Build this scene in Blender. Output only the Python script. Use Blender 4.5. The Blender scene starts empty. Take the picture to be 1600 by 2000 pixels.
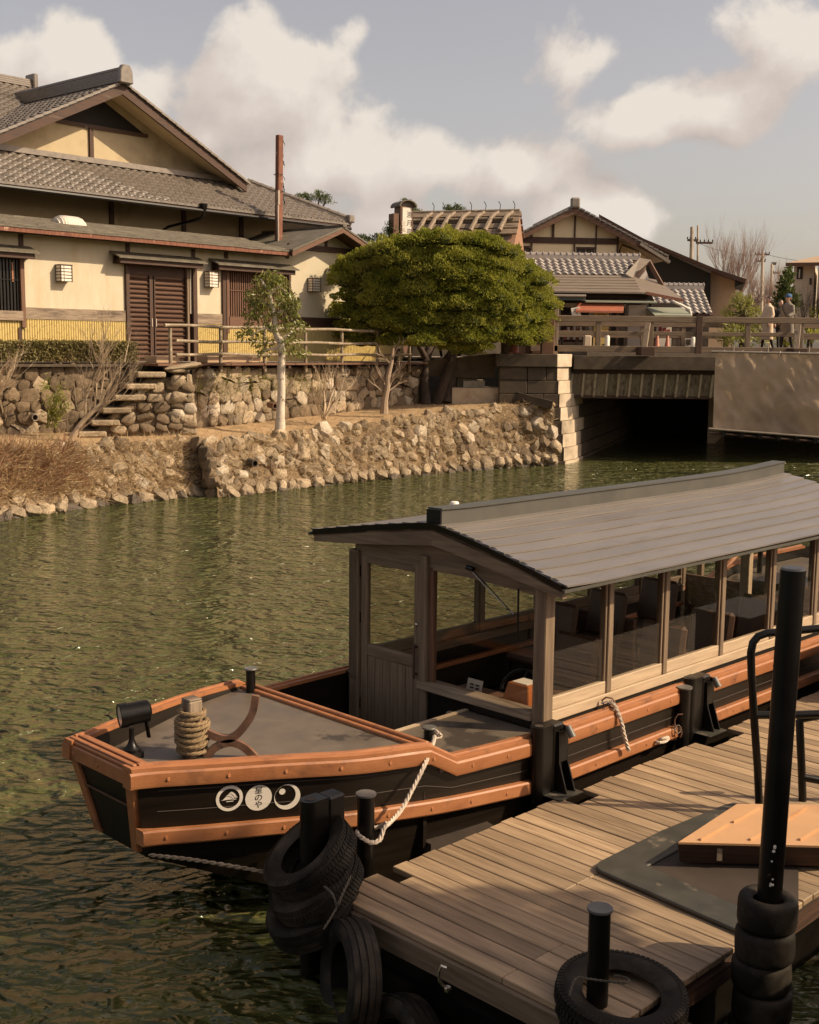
import bpy, bmesh, math, random
import numpy as np
from mathutils import Vector, Matrix, noise
random.seed(7); rng = np.random.default_rng(7)
SC = bpy.context.scene
COL = SC.collection
R = math.radians
# ------------------------------------------------------------------ camera
F, PITCH, ROLL, EYE = 2333.0, math.atan(320/2333.0), 0.010, 3.4
cam_data = bpy.data.cameras.new('camera'); cam = bpy.data.objects.new('camera', cam_data); COL.objects.link(cam)
cam_data.sensor_fit = 'HORIZONTAL'; cam_data.sensor_width = 24.0; cam_data.lens = 24.0*F/1600.0
cam_data.clip_start = .1; cam_data.clip_end = 3000
CAMM = Matrix.Translation((0, 0, EYE)) @ Matrix.Rotation(math.pi/2-PITCH, 4, 'X') @ Matrix.Rotation(ROLL, 4, 'Z')
cam.matrix_world = CAMM
SC.camera = cam
# ------------------------------------------------------------------ render and exposure
SC.render.engine = 'CYCLES'
SC.cycles.use_denoising = True
SC.cycles.max_bounces = 6; SC.cycles.diffuse_bounces = 3; SC.cycles.glossy_bounces = 3
SC.cycles.transparent_max_bounces = 12; SC.cycles.transmission_bounces = 4
SC.cycles.caustics_reflective = False; SC.cycles.caustics_refractive = False
SC.view_settings.view_transform = 'Standard'; SC.view_settings.look = 'None'
SC.view_settings.gamma = 1.0; SC.view_settings.use_curve_mapping = False
SC.view_settings.exposure = 0.2
# ------------------------------------------------------------------ sun
SUN = Vector((1.43, -.24, 1.12)).normalized()
SUN_EL = math.asin(SUN.z); SUN_ROT = math.atan2(SUN.x, SUN.y)
sd = bpy.data.lights.new('sun', 'SUN'); sd.energy = 5.0; sd.angle = R(.55); sd.color = (1.0, .81, .56)
so = bpy.data.objects.new('sun', sd); COL.objects.link(so); so.rotation_euler = SUN.to_track_quat('Z', 'Y').to_euler()

def ray(x, y):
    d = CAMM.to_3x3() @ Vector(((x-800)/F, (1000-y)/F, -1.0))
    return d
CAMP = Vector((0, 0, EYE))
def atz(x, y, z=0.0):
    d = ray(x, y); return CAMP + d*((z-EYE)/d.z)
def aty(x, y, Y):
    d = ray(x, y); return CAMP + d*(Y/d.y)
# ------------------------------------------------------------------ sky with cumulus
W = bpy.data.worlds.new("World"); SC.world = W; W.use_nodes = True
def build_world():
    nt = W.node_tree; nt.nodes.clear(); N = nt.nodes.new; L = nt.links.new
    def math_(op, a, b=None, clamp=False):
        n = N('ShaderNodeMath'); n.operation = op; n.use_clamp = clamp
        for i, v in enumerate((a, b)):
            if v is None: continue
            if isinstance(v, (int, float)): n.inputs[i].default_value = v
            else: L(v, n.inputs[i])
        return n.outputs[0]
    def vm(op, a, b=None, out=0):
        n = N('ShaderNodeVectorMath'); n.operation = op
        for i, v in enumerate((a, b)):
            if v is None: continue
            if isinstance(v, tuple): n.inputs[i].default_value = v
            else: L(v, n.inputs[i])
        return n.outputs[out]
    tc = N('ShaderNodeTexCoord'); gen = tc.outputs['Generated']
    sky = N('ShaderNodeTexSky'); sky.sky_type = 'NISHITA'; sky.sun_disc = False
    sky.sun_elevation = SUN_EL; sky.sun_rotation = SUN_ROT; sky.air_density = 1.0; sky.dust_density = 2.5
    blobs = [(90,150,270,120,1.0),(20,110,150,110,.9),(215,150,80,70,.6),(560,200,210,170,1.15),(470,150,110,90,.9),(640,310,300,150,1.0),
             (400,330,130,120,.7),(690,70,95,55,.45),(860,330,260,110,.95),(1000,330,150,80,.9),(1080,110,110,85,.5),(1400,200,240,100,.95),(1560,110,150,120,.9),
             (1250,240,130,60,.7),(1500,60,120,80,.8),(1200,420,420,75,.72),(1460,440,160,70,.6),(760,430,500,60,.75),(250,330,200,120,.6),(1580,450,120,50,.55),(830,75,50,35,.45),(1550,300,100,45,.62)]
    def density(vec):
        sep = N('ShaderNodeSeparateXYZ'); L(vec, sep.inputs[0])
        az = math_('ARCTAN2', sep.outputs[0], sep.outputs[1]); el = math_('ARCSINE', sep.outputs[2])
        n1 = N('ShaderNodeTexNoise'); L(vec, n1.inputs['Vector']); n1.inputs['Scale'].default_value = 8.5
        n1.inputs['Detail'].default_value = 9; n1.inputs['Roughness'].default_value = .56; n1.inputs['Distortion'].default_value = .25
        n2 = N('ShaderNodeTexNoise'); L(vec, n2.inputs['Vector']); n2.inputs['Scale'].default_value = 2.2
        n2.inputs['Detail'].default_value = 3
        vo = N('ShaderNodeTexVoronoi'); vo.feature = 'SMOOTH_F1'; L(vm('ADD', vec, vm('MULTIPLY', n1.outputs['Color'], (.03,.03,.03))), vo.inputs['Vector']); vo.inputs['Scale'].default_value = 26
        comb = N('ShaderNodeCombineXYZ'); L(az, comb.inputs[0]); L(el, comb.inputs[1]); ae = comb.outputs[0]
        cur = None
        for (bx, by, rx, ry, st) in blobs:
            d = ray(bx, by).normalized(); a0 = math.atan2(d.x, d.y); e0 = math.asin(d.z)
            q = vm('MULTIPLY', vm('SUBTRACT', ae, (a0, e0, 0)), (F/rx, F/ry, 0))
            ln = vm('LENGTH', q, None, 1)
            v = math_('MULTIPLY', math_('SUBTRACT', 1.0, ln), st*.92)
            cur = v if cur is None else math_('SMOOTH_MAX', cur, v)
            if cur is not v: cur.node.inputs[2].default_value = .12
        outside = math_('MULTIPLY', math_('SUBTRACT', n2.outputs[0], .58), 2.4)
        # beyond the clouds in view the sky goes on with scattered cumulus
        far = math_('SUBTRACT', math_('ABSOLUTE', az), .36, True)
        up = math_('SUBTRACT', el, .33, True)
        w = math_('MULTIPLY', math_('ADD', far, up), 6.0, True)
        mixn = N('ShaderNodeMix'); L(w, mixn.inputs[0]); L(cur, mixn.inputs[2]); L(outside, mixn.inputs[3])
        d0 = math_('ADD', mixn.outputs[0], math_('MULTIPLY', math_('SUBTRACT', n1.outputs[0], .5), 2.6))
        return math_('ADD', d0, math_('MULTIPLY', math_('SUBTRACT', .35, vo.outputs['Distance']), .6))
    d1 = density(gen)
    off = vm('ADD', gen, (SUN.x*.030, 0.0, .034))
    d2 = density(off)
    cover = N('ShaderNodeMapRange'); cover.interpolation_type = 'SMOOTHSTEP'; L(d1, cover.inputs[0]); cover.inputs[1].default_value = .12; cover.inputs[2].default_value = .46
    lit = math_('ADD', .50, math_('MULTIPLY', math_('SUBTRACT', d1, d2), .8), True)
    cr = N('ShaderNodeValToRGB'); L(lit, cr.inputs[0])
    cr.color_ramp.elements[0].position = .12; cr.color_ramp.elements[0].color = (.47, .41, .375, 1)
    cr.color_ramp.elements[1].position = .92; cr.color_ramp.elements[1].color = (.72, .65, .575, 1)
    e = cr.color_ramp.elements.new(.5); e.color = (.58, .505, .455, 1)
    # white balance of the sky: warm film, little blue
    hs = N('ShaderNodeHueSaturation'); hs.inputs['Saturation'].default_value = .62; hs.inputs['Value'].default_value = 1.36; L(sky.outputs[0], hs.inputs['Color'])
    tint = N('ShaderNodeMix'); tint.data_type = 'RGBA'; tint.blend_type = 'MULTIPLY'; tint.inputs[0].default_value = 1
    L(hs.outputs[0], tint.inputs[6]); tint.inputs[7].default_value = (1.08, .90, .78, 1)
    S = .10
    cs = N('ShaderNodeMix'); cs.data_type = 'RGBA'; cs.blend_type = 'MULTIPLY'; cs.inputs[0].default_value = 1
    L(cr.outputs[0], cs.inputs[6]); cs.inputs[7].default_value = (1/S, 1/S, 1/S, 1)
    mx = N('ShaderNodeMix'); mx.data_type = 'RGBA'; L(cover.outputs[0], mx.inputs[0]); L(tint.outputs[2], mx.inputs[6]); L(cs.outputs[2], mx.inputs[7])
    bg = N('ShaderNodeBackground'); bg.inputs['Strength'].default_value = S; L(mx.outputs[2], bg.inputs[0])
    out = N('ShaderNodeOutputWorld'); L(bg.outputs[0], out.inputs[0])
build_world()
W.cycles.sampling_method = 'MANUAL'; W.cycles.sample_map_resolution = 512

# ------------------------------------------------------------------ materials
def mat(name, c1, c2=None, sc=4.0, stretch=(1,1,1), rough=.75, bump=.3, dist=.01, metal=0.0, rnd=0.0, c3=None, sc3=1.2, th3=(.55,.7), detail=6,
        fine=0.0, spec=.5, st3=None, translucent=0.0, coat=0.0, rvar=.1, alpha=None):
    m = bpy.data.materials.new(name); m.use_nodes = True; nt = m.node_tree; nt.nodes.clear(); N = nt.nodes.new; L = nt.links.new
    out = N('ShaderNodeOutputMaterial'); b = N('ShaderNodeBsdfPrincipled')
    tc = N('ShaderNodeTexCoord'); oi = N('ShaderNodeObjectInfo')
    add = N('ShaderNodeVectorMath'); add.operation = 'MULTIPLY_ADD'; add.inputs[0].default_value = (1,1,1)
    cmb = N('ShaderNodeCombineXYZ'); rm = N('ShaderNodeMath'); rm.operation = 'MULTIPLY'; rm.inputs[1].default_value = 37.0; L(oi.outputs['Random'], rm.inputs[0])
    for i in range(3): L(rm.outputs[0], cmb.inputs[i])
    ad = N('ShaderNodeVectorMath'); ad.operation = 'ADD'; L(tc.outputs['Object'], ad.inputs[0]); L(cmb.outputs[0], ad.inputs[1])
    mp = N('ShaderNodeVectorMath'); mp.operation = 'MULTIPLY'; L(ad.outputs[0], mp.inputs[0]); mp.inputs[1].default_value = stretch
    nz = N('ShaderNodeTexNoise'); nz.inputs['Scale'].default_value = sc; nz.inputs['Detail'].default_value = detail; nz.inputs['Roughness'].default_value = .62
    L(mp.outputs[0], nz.inputs['Vector'])
    mr = N('ShaderNodeMapRange'); mr.inputs[1].default_value = .32; mr.inputs[2].default_value = .68; L(nz.outputs[0], mr.inputs[0])
    mx = N('ShaderNodeMix'); mx.data_type = 'RGBA'; L(mr.outputs[0], mx.inputs[0]); mx.inputs[6].default_value = (*c1, 1); mx.inputs[7].default_value = (*(c2 or c1), 1)
    col = mx.outputs[2]
    if c3:
        n3 = N('ShaderNodeTexNoise'); n3.inputs['Scale'].default_value = sc3; n3.inputs['Detail'].default_value = 7; n3.inputs['Roughness'].default_value = .6
        v3 = N('ShaderNodeVectorMath'); v3.operation = 'MULTIPLY'; L(ad.outputs[0], v3.inputs[0]); v3.inputs[1].default_value = st3 or (1,1,1); L(v3.outputs[0], n3.inputs['Vector'])
        r3 = N('ShaderNodeMapRange'); r3.inputs[1].default_value = th3[0]; r3.inputs[2].default_value = th3[1]; L(n3.outputs[0], r3.inputs[0])
        m3 = N('ShaderNodeMix'); m3.data_type = 'RGBA'; L(r3.outputs[0], m3.inputs[0]); L(col, m3.inputs[6]); m3.inputs[7].default_value = (*c3, 1); col = m3.outputs[2]
    if rnd:
        hs = N('ShaderNodeHueSaturation'); mrr = N('ShaderNodeMapRange'); L(oi.outputs['Random'], mrr.inputs[0]); mrr.inputs[3].default_value = 1-rnd; mrr.inputs[4].default_value = 1+rnd
        L(mrr.outputs[0], hs.inputs['Value']); L(col, hs.inputs['Color']); col = hs.outputs[0]
    L(col, b.inputs['Base Color'])
    b.inputs['Metallic'].default_value = metal; b.inputs['Specular IOR Level'].default_value = spec; b.inputs['Coat Weight'].default_value = coat
    rr = N('ShaderNodeMapRange'); L(nz.outputs[0], rr.inputs[0]); rr.inputs[3].default_value = max(.02, rough-rvar); rr.inputs[4].default_value = min(1, rough+rvar); L(rr.outputs[0], b.inputs['Roughness'])
    if bump:
        bp = N('ShaderNodeBump'); bp.inputs['Strength'].default_value = bump; bp.inputs['Distance'].default_value = dist
        h = nz.outputs[0]
        if fine:
            nf = N('ShaderNodeTexNoise'); nf.inputs['Scale'].default_value = sc*fine; nf.inputs['Detail'].default_value = 3; L(mp.outputs[0], nf.inputs['Vector'])
            am = N('ShaderNodeMath'); am.operation = 'MULTIPLY_ADD'; L(nf.outputs[0], am.inputs[0]); am.inputs[1].default_value = .5; L(h, am.inputs[2]); h = am.outputs[0]
        L(h, bp.inputs['Height']); L(bp.outputs[0], b.inputs['Normal'])
    if translucent:
        tr = N('ShaderNodeBsdfTranslucent'); L(col, tr.inputs[0]); ms = N('ShaderNodeMixShader'); ms.inputs[0].default_value = translucent
        L(b.outputs[0], ms.inputs[1]); L(tr.outputs[0], ms.inputs[2]); L(ms.outputs[0], out.inputs[0])
    else: L(b.outputs[0], out.inputs[0])
    return m
def glass_mat(name, tint=(.9,.9,.88), glossy=.12):
    m = bpy.data.materials.new(name); m.use_nodes = True; nt = m.node_tree; nt.nodes.clear(); N = nt.nodes.new; L = nt.links.new
    out = N('ShaderNodeOutputMaterial'); t = N('ShaderNodeBsdfTransparent'); t.inputs[0].default_value = (*tint, 1)
    g = N('ShaderNodeBsdfGlossy'); g.inputs['Roughness'].default_value = .02; g.inputs[0].default_value = (.9,.9,.9,1)
    lw = N('ShaderNodeLayerWeight'); lw.inputs[0].default_value = .5; pw = N('ShaderNodeMath'); pw.operation = 'POWER'; L(lw.outputs['Facing'], pw.inputs[0]); pw.inputs[1].default_value = 4.0
    fr = N('ShaderNodeMath'); fr.operation = 'MULTIPLY_ADD'; L(pw.outputs[0], fr.inputs[0]); fr.inputs[1].default_value = .9; fr.inputs[2].default_value = .03
    ms = N('ShaderNodeMixShader'); L(fr.outputs[0], ms.inputs[0]); L(t.outputs[0], ms.inputs[1]); L(g.outputs[0], ms.inputs[2]); L(ms.outputs[0], out.inputs[0])
    return m
G = {}
def wood(key, c1, c2, axis='z', rough=.7, **k):
    s = {'x': (.9,14,14), 'y': (14,.9,14), 'z': (14,14,.9)}[axis]
    kk = dict(st3=tuple(max(.35, q/6) for q in s), sc=2.6, stretch=s, rough=rough, bump=.5, dist=.004, fine=5); kk.update(k)
    G[key] = mat(key, c1, c2, **kk)
for ax in 'xyz':
    wood('grey_wood_'+ax, (.11,.072,.042), (.225,.158,.10), ax, c3=(.10,.062,.038), sc3=2.2, th3=(.56,.8))
    wood('pale_wood_'+ax, (.36,.26,.165), (.50,.38,.25), ax, c3=(.22,.15,.09), sc3=2, th3=(.6,.85))
    wood('dark_wood_'+ax, (.035,.016,.009), (.085,.04,.022), ax, c3=(.15,.11,.08), sc3=3, th3=(.62,.8))
    wood('brown_wood_'+ax, (.09,.040,.022), (.165,.082,.045), ax)
    wood('worn_wood_'+ax, (.14,.095,.062), (.34,.26,.18), ax, c3=(.06,.04,.025), sc3=4, th3=(.52,.72))
wood('plank_wood', (.235,.158,.09), (.40,.28,.17), 'y', rnd=.26, c3=(.12,.08,.052), sc3=1.6, th3=(.52,.74), rough=.62)
G['orange'] = mat('orange_paint', (.30,.112,.042), (.37,.15,.058), sc=3, stretch=(.8,4,4), rough=.52, bump=.45, dist=.003, c3=(.17,.070,.034), sc3=5.5, th3=(.54,.74), fine=8, rvar=.2)
G['orange_deck'] = mat('orange_gangway_paint', (.50,.28,.135), (.56,.32,.16), sc=4, rough=.5, bump=.15, c3=(.4,.2,.09), sc3=3, th3=(.6,.75))
G['hull_black'] = mat('black_hull_planking', (.007,.0045,.003), (.015,.010,.006), sc=2, stretch=(.5,1,9), spec=.3, rough=.42, bump=.25, dist=.003, c3=(.09,.065,.045), sc3=6, th3=(.68,.78))
G['deck_grey'] = mat('grey_deck_sheet', (.10,.077,.055), (.15,.118,.087), sc=5, rough=.5, bump=.2, dist=.003, c3=(.05,.038,.028), sc3=1.8, th3=(.56,.6), fine=9, rvar=.25)
G['boat_roof'] = mat('boat_roof_sheet', (.135,.115,.10), (.17,.148,.13), sc=2.2, stretch=(.6,2,2), rough=.34, bump=.1, dist=.002, c3=(.085,.07,.06), sc3=3.0, th3=(.58,.85), st3=(.5,2,2), rnd=.1, rvar=.14, spec=.9)
G['boat_ridge'] = mat('boat_ridge_sheet', (.05,.047,.038), (.075,.07,.055), sc=3, rough=.5, bump=.15)
G['black_steel'] = mat('black_painted_steel', (.004,.003,.0022), (.008,.006,.0045), sc=6, spec=.3, rough=.36, bump=.12, dist=.002, c3=(.07,.045,.03), sc3=9, th3=(.7,.76))
G['bollard_cap'] = mat('grey_worn_steel', (.09,.085,.075), (.14,.13,.115), sc=8, rough=.45, bump=.2, dist=.002)
G['rust'] = mat('rusted_iron', (.11,.05,.028), (.20,.105,.06), sc=14, rough=.6, bump=.35, dist=.002, c3=(.05,.035,.028), sc3=8)
G['chrome'] = mat('galvanised_metal', (.5,.45,.38), (.6,.55,.48), sc=9, rough=.25, metal=1.0, bump=.1)
G['rubber'] = mat('tyre_rubber', (.009,.007,.005), (.019,.0145,.010), sc=9, spec=.22, rough=.7, bump=.3, dist=.003, c3=(.07,.054,.038), sc3=3.5, th3=(.5,.72), fine=5)
G['mat_rubber'] = mat('black_rubber_mat', (.035,.033,.025), (.06,.055,.042), sc=6, rough=.5, bump=.2, c3=(.22,.17,.12), sc3=4.5, th3=(.6,.7))
G['rope_white'] = mat('white_rope', (.62,.52,.42), (.42,.34,.26), sc=60, rough=.8, bump=.8, dist=.004)
G['rope_tan'] = mat('tan_rope', (.30,.20,.10), (.15,.10,.05), sc=60, rough=.8, bump=.8, dist=.004)
G['rope_dark'] = mat('dark_rope', (.06,.05,.035), (.10,.08,.055), sc=60, rough=.8, bump=.6, dist=.003)
G['lantern_wood'] = mat('varnished_wood', (.36,.11,.03), (.46,.16,.05), sc=4, stretch=(8,1,1), rough=.3, bump=.2, dist=.003)
G['paper'] = mat('white_paper', (.72,.66,.58), (.66,.6,.52), sc=8, rough=.8, bump=.05)
G['white'] = mat('white_paint', (.72,.66,.57), (.66,.60,.51), sc=6, rough=.5, bump=.05)
G['decal'] = mat('worn_white_decal', (.70,.63,.54), (.64,.57,.48), sc=5, stretch=(1,1,14), rough=.5, bump=.1, c3=(.35,.28,.22), sc3=14, th3=(.66,.74))
G['ink'] = mat('black_ink', (.02,.016,.012), rough=.5, bump=0)
G['glass'] = glass_mat('window_glass', (.80,.78,.74))
G['lens'] = mat('lamp_lens', (.55,.52,.47), (.4,.38,.34), sc=9, rough=.08, bump=.3, dist=.003, spec=.9)
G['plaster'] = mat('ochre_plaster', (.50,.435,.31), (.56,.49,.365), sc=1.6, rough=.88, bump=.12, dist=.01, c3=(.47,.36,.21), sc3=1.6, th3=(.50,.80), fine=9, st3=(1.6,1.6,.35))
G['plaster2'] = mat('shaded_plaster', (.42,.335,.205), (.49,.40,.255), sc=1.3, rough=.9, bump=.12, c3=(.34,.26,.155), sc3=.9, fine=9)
G['cream'] = mat('cream_plaster', (.80,.66,.42), (.76,.61,.38), sc=1.2, rough=.9, bump=.08)
G['whiteplaster'] = mat('white_plaster', (.72,.63,.55), (.66,.57,.49), sc=1.2, rough=.9, bump=.05)
G['tanplaster'] = mat('tan_plaster', (.42,.29,.185), (.36,.25,.16), sc=1.5, rough=.9, bump=.08)
G['bamboo_yellow'] = mat('yellow_bamboo_cladding', (.53,.405,.15), (.60,.465,.19), sc=9, stretch=(6,6,.6), rough=.5, bump=.2, dist=.003)
G['bamboo_grey'] = mat('weathered_bamboo', (.30,.235,.155), (.17,.12,.075), sc=9, stretch=(2,2,2), rough=.65, bump=.3, dist=.004, c3=(.46,.38,.27), sc3=7)
G['tile'] = mat('grey_roof_tile', (.135,.112,.092), (.205,.172,.142), sc=9, rough=.42, bump=.2, dist=.004, rnd=.22, spec=.6, c3=(.10,.085,.06), sc3=1.3)
G['mossy_boards'] = mat('weathered_mossy_boards', (.27,.225,.155), (.14,.105,.065), sc=3.2, stretch=(6,6,.6), rough=.85, bump=.5, dist=.006, rnd=.18, c3=(.05,.035,.022), sc3=2.4, th3=(.52,.7), st3=(2.5,2.5,.9))
G['batten'] = mat('pale_batten_wood', (.42,.35,.25), (.30,.24,.16), sc=3, stretch=(8,8,.8), rough=.85, bump=.5, dist=.004, c3=(.09,.065,.04), sc3=4, th3=(.56,.7))
G['tile_light'] = mat('silver_roof_tile', (.27,.235,.21), (.36,.315,.285), sc=6, rough=.42, bump=.15, rnd=.1)
G['shingle'] = mat('weathered_shingle', (.085,.072,.05), (.155,.13,.095), sc=3, stretch=(3,1,1), rough=.7, bump=.3, c3=(.19,.175,.125), sc3=2.2)
G['sheet_roof'] = mat('brown_sheet_roof', (.15,.115,.085), (.20,.155,.115), sc=2, stretch=(1,4,1), rough=.55, bump=.1)
G['soffit'] = mat('soffit_boards', (.52,.42,.26), (.58,.47,.30), sc=2, rough=.85, bump=.1)
G['thatch'] = mat('thatch', (.13,.085,.055), (.27,.19,.12), sc=16, stretch=(1,1,.25), rough=.95, bump=1.0, dist=.05, c3=(.10,.10,.05), sc3=1.2)
G['thatch_cut'] = mat('cut_thatch_edge', (.34,.19,.115), (.24,.125,.075), sc=30, rough=.95, bump=.8, dist=.02)
G['bark_grey'] = mat('bare_bark', (.27,.19,.125), (.38,.28,.19), sc=14, stretch=(1,1,.4), rough=.85, bump=.5, dist=.01)
G['twig'] = mat('pale_twigs', (.42,.31,.20), (.52,.40,.27), sc=9, rough=.85, bump=.1)
G['far_twig'] = mat('far_winter_twigs', (.30,.20,.15), (.40,.28,.21), sc=3, rough=.9, bump=0)
G['bark_dark'] = mat('dark_bark', (.032,.022,.016), (.075,.05,.035), sc=8, stretch=(2,2,.5), rough=.9, bump=.9, dist=.03)
G['bark_white'] = mat('mottled_white_bark', (.68,.58,.46), (.50,.41,.31), sc=12, stretch=(1,1,.7), rough=.8, bump=.5, dist=.01, c3=(.13,.09,.06), sc3=9, th3=(.58,.64))
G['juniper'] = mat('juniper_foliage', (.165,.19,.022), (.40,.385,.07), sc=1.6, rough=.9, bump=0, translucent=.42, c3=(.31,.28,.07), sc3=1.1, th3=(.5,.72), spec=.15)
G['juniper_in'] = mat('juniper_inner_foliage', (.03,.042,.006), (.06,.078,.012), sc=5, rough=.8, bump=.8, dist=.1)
G['leaf'] = mat('broad_leaves', (.14,.155,.025), (.29,.285,.075), sc=7, rough=.38, bump=0, translucent=.3, c3=(.035,.06,.012), sc3=6)
G['bamboo_leaf'] = mat('bamboo_leaves', (.20,.21,.035), (.34,.33,.08), sc=3, rough=.5, bump=0, translucent=.4)
G['hedge'] = mat('hedge_leaves', (.12,.105,.028), (.25,.20,.07), sc=6, rough=.65, bump=0, translucent=.25, c3=(.20,.10,.045), sc3=2.4)
G['pine'] = mat('pine_needles', (.05,.075,.012), (.11,.135,.028), sc=2, rough=.65, bump=0, translucent=.2)
G['dry_grass'] = mat('dry_grass', (.40,.27,.135), (.56,.42,.24), sc=4, rough=.85, bump=0, translucent=.25, c3=(.28,.15,.08), sc3=1.5)
G['red_twig'] = mat('dead_bramble', (.20,.085,.045), (.28,.14,.08), sc=4, rough=.85, bump=0)
G['litter'] = mat('leaf_litter_ground', (.30,.19,.095), (.46,.32,.18), sc=7, rough=.95, bump=.9, dist=.03, c3=(.17,.12,.055), sc3=1.1, fine=6)
G['earth'] = mat('dry_earth', (.15,.10,.055), (.25,.175,.10), sc=6, rough=.95, bump=1.0, dist=.04, c3=(.15,.10,.055), sc3=2, fine=5)
G['stone'] = mat('rough_stone', (.25,.185,.115), (.42,.325,.215), sc=5, rough=.85, bump=1.0, dist=.03, rnd=.32, c3=(.15,.11,.065), sc3=3.5, th3=(.5,.7), fine=4)
G['stone_pale'] = mat('pale_stone', (.50,.43,.33), (.40,.32,.23), sc=5, rough=.85, bump=.9, dist=.03, rnd=.15, fine=4, c3=(.26,.2,.14), sc3=4)
G['stone_wet'] = mat('wet_stone', (.05,.036,.022), (.10,.07,.045), sc=5, rough=.28, bump=.9, dist=.03, rnd=.3, fine=4)
G['stone_brown'] = mat('brown_field_stone', (.105,.072,.042), (.20,.14,.083), sc=4, rough=.85, bump=.8, dist=.03, rnd=.34, fine=4, c3=(.11,.08,.045), sc3=2.5)
G['mortar'] = mat('dark_mortar', (.10,.07,.042), (.19,.14,.085), sc=5, rough=.95, bump=1.0, dist=.04, fine=4)
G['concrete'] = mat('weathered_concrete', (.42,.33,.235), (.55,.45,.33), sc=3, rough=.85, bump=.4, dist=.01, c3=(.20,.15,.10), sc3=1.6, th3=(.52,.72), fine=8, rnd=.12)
G['concrete_dark'] = mat('stained_shaded_concrete', (.045,.032,.02), (.10,.072,.046), sc=3, rough=.9, bump=.4, dist=.01, c3=(.06,.045,.03), sc3=1.4, th3=(.5,.7), fine=8, rnd=.15)  # dark stained copy of the concrete, also holds painted shade on the abutment
G['asphalt'] = mat('street_surface', (.20,.16,.125), (.26,.21,.165), sc=8, rough=.9, bump=.3)
G['far_ground'] = mat('far_ground', (.14,.12,.07), (.2,.16,.1), sc=.2, rough=.95, bump=0)
G['tarp'] = mat('beige_tarpaulin', (.42,.30,.19), (.50,.365,.24), sc=1.2, rough=.5, bump=.35, dist=.05, c3=(.28,.20,.14), sc3=.8, th3=(.5,.7), translucent=.35)
G['cone'] = mat('orange_red_plastic', (.30,.095,.05), (.36,.12,.065), sc=5, rough=.5, bump=0)
G['blackwall'] = mat('charred_black_boards', (.007,.005,.004), (.012,.008,.006), sc=3, stretch=(8,8,.6), rough=.8, bump=.3)
G['green_awning'] = mat('grey_green_awning', (.22,.23,.17), (.28,.285,.21), sc=4, rough=.6, bump=.1)
G['dark_green'] = mat('dark_green_awning', (.035,.042,.035), (.05,.06,.05), sc=4, rough=.6, bump=.1)
G['yellow_banner'] = mat('yellow_banner_cloth', (.62,.43,.15), (.68,.48,.18), sc=4, rough=.8, bump=.05)
G['red'] = mat('red_print', (.30,.05,.03), rough=.7, bump=0)
G['interior'] = mat('dark_interior', (.03,.02,.014), (.05,.033,.022), sc=3, rough=.8, bump=.1)
G['seat_brown'] = mat('brown_leather', (.10,.055,.035), (.15,.085,.05), sc=8, rough=.35, bump=.15)
G['skin'] = mat('skin', (.52,.30,.20), (.55,.33,.22), rough=.55, bump=0)
G['hair'] = mat('dark_hair', (.03,.014,.009), (.05,.022,.014), sc=20, rough=.5, bump=.2)
G['coat_beige'] = mat('beige_cloth', (.70,.53,.38), (.62,.46,.32), sc=4, rough=.9, bump=.4, dist=.02)
G['coat_grey'] = mat('grey_padded_cloth', (.22,.185,.145), (.17,.14,.11), sc=6, rough=.85, bump=.5, dist=.03)
G['cloth_black'] = mat('black_cloth', (.018,.014,.012), (.03,.024,.02), sc=5, rough=.9, bump=.3)
G['denim'] = mat('blue_denim', (.16,.19,.22), (.22,.25,.28), sc=9, rough=.9, bump=.2)
G['cap_blue'] = mat('blue_knit', (.045,.10,.22), (.06,.125,.26), sc=30, rough=.9, bump=.3)
G['shoe'] = mat('white_shoe', (.72,.62,.58), rough=.6, bump=0)
G['pipe'] = mat('scaffold_pipe', (.36,.30,.24), (.28,.23,.18), sc=6, rough=.4, metal=.5, bump=.1)
G['house_pale'] = mat('pale_siding', (.50,.41,.31), (.55,.455,.345), sc=1, rough=.85, bump=.05)
G['lampglass'] = mat('lantern_paper_glass', (.80,.73,.62), (.74,.67,.56), sc=6, rough=.4, bump=0)
G['rusty_red'] = mat('rusty_red_timber', (.12,.042,.025), (.23,.095,.055), sc=7, stretch=(3,3,.5), rough=.85, bump=.7, dist=.01, c3=(.42,.27,.19), sc3=5, th3=(.6,.68))

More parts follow.
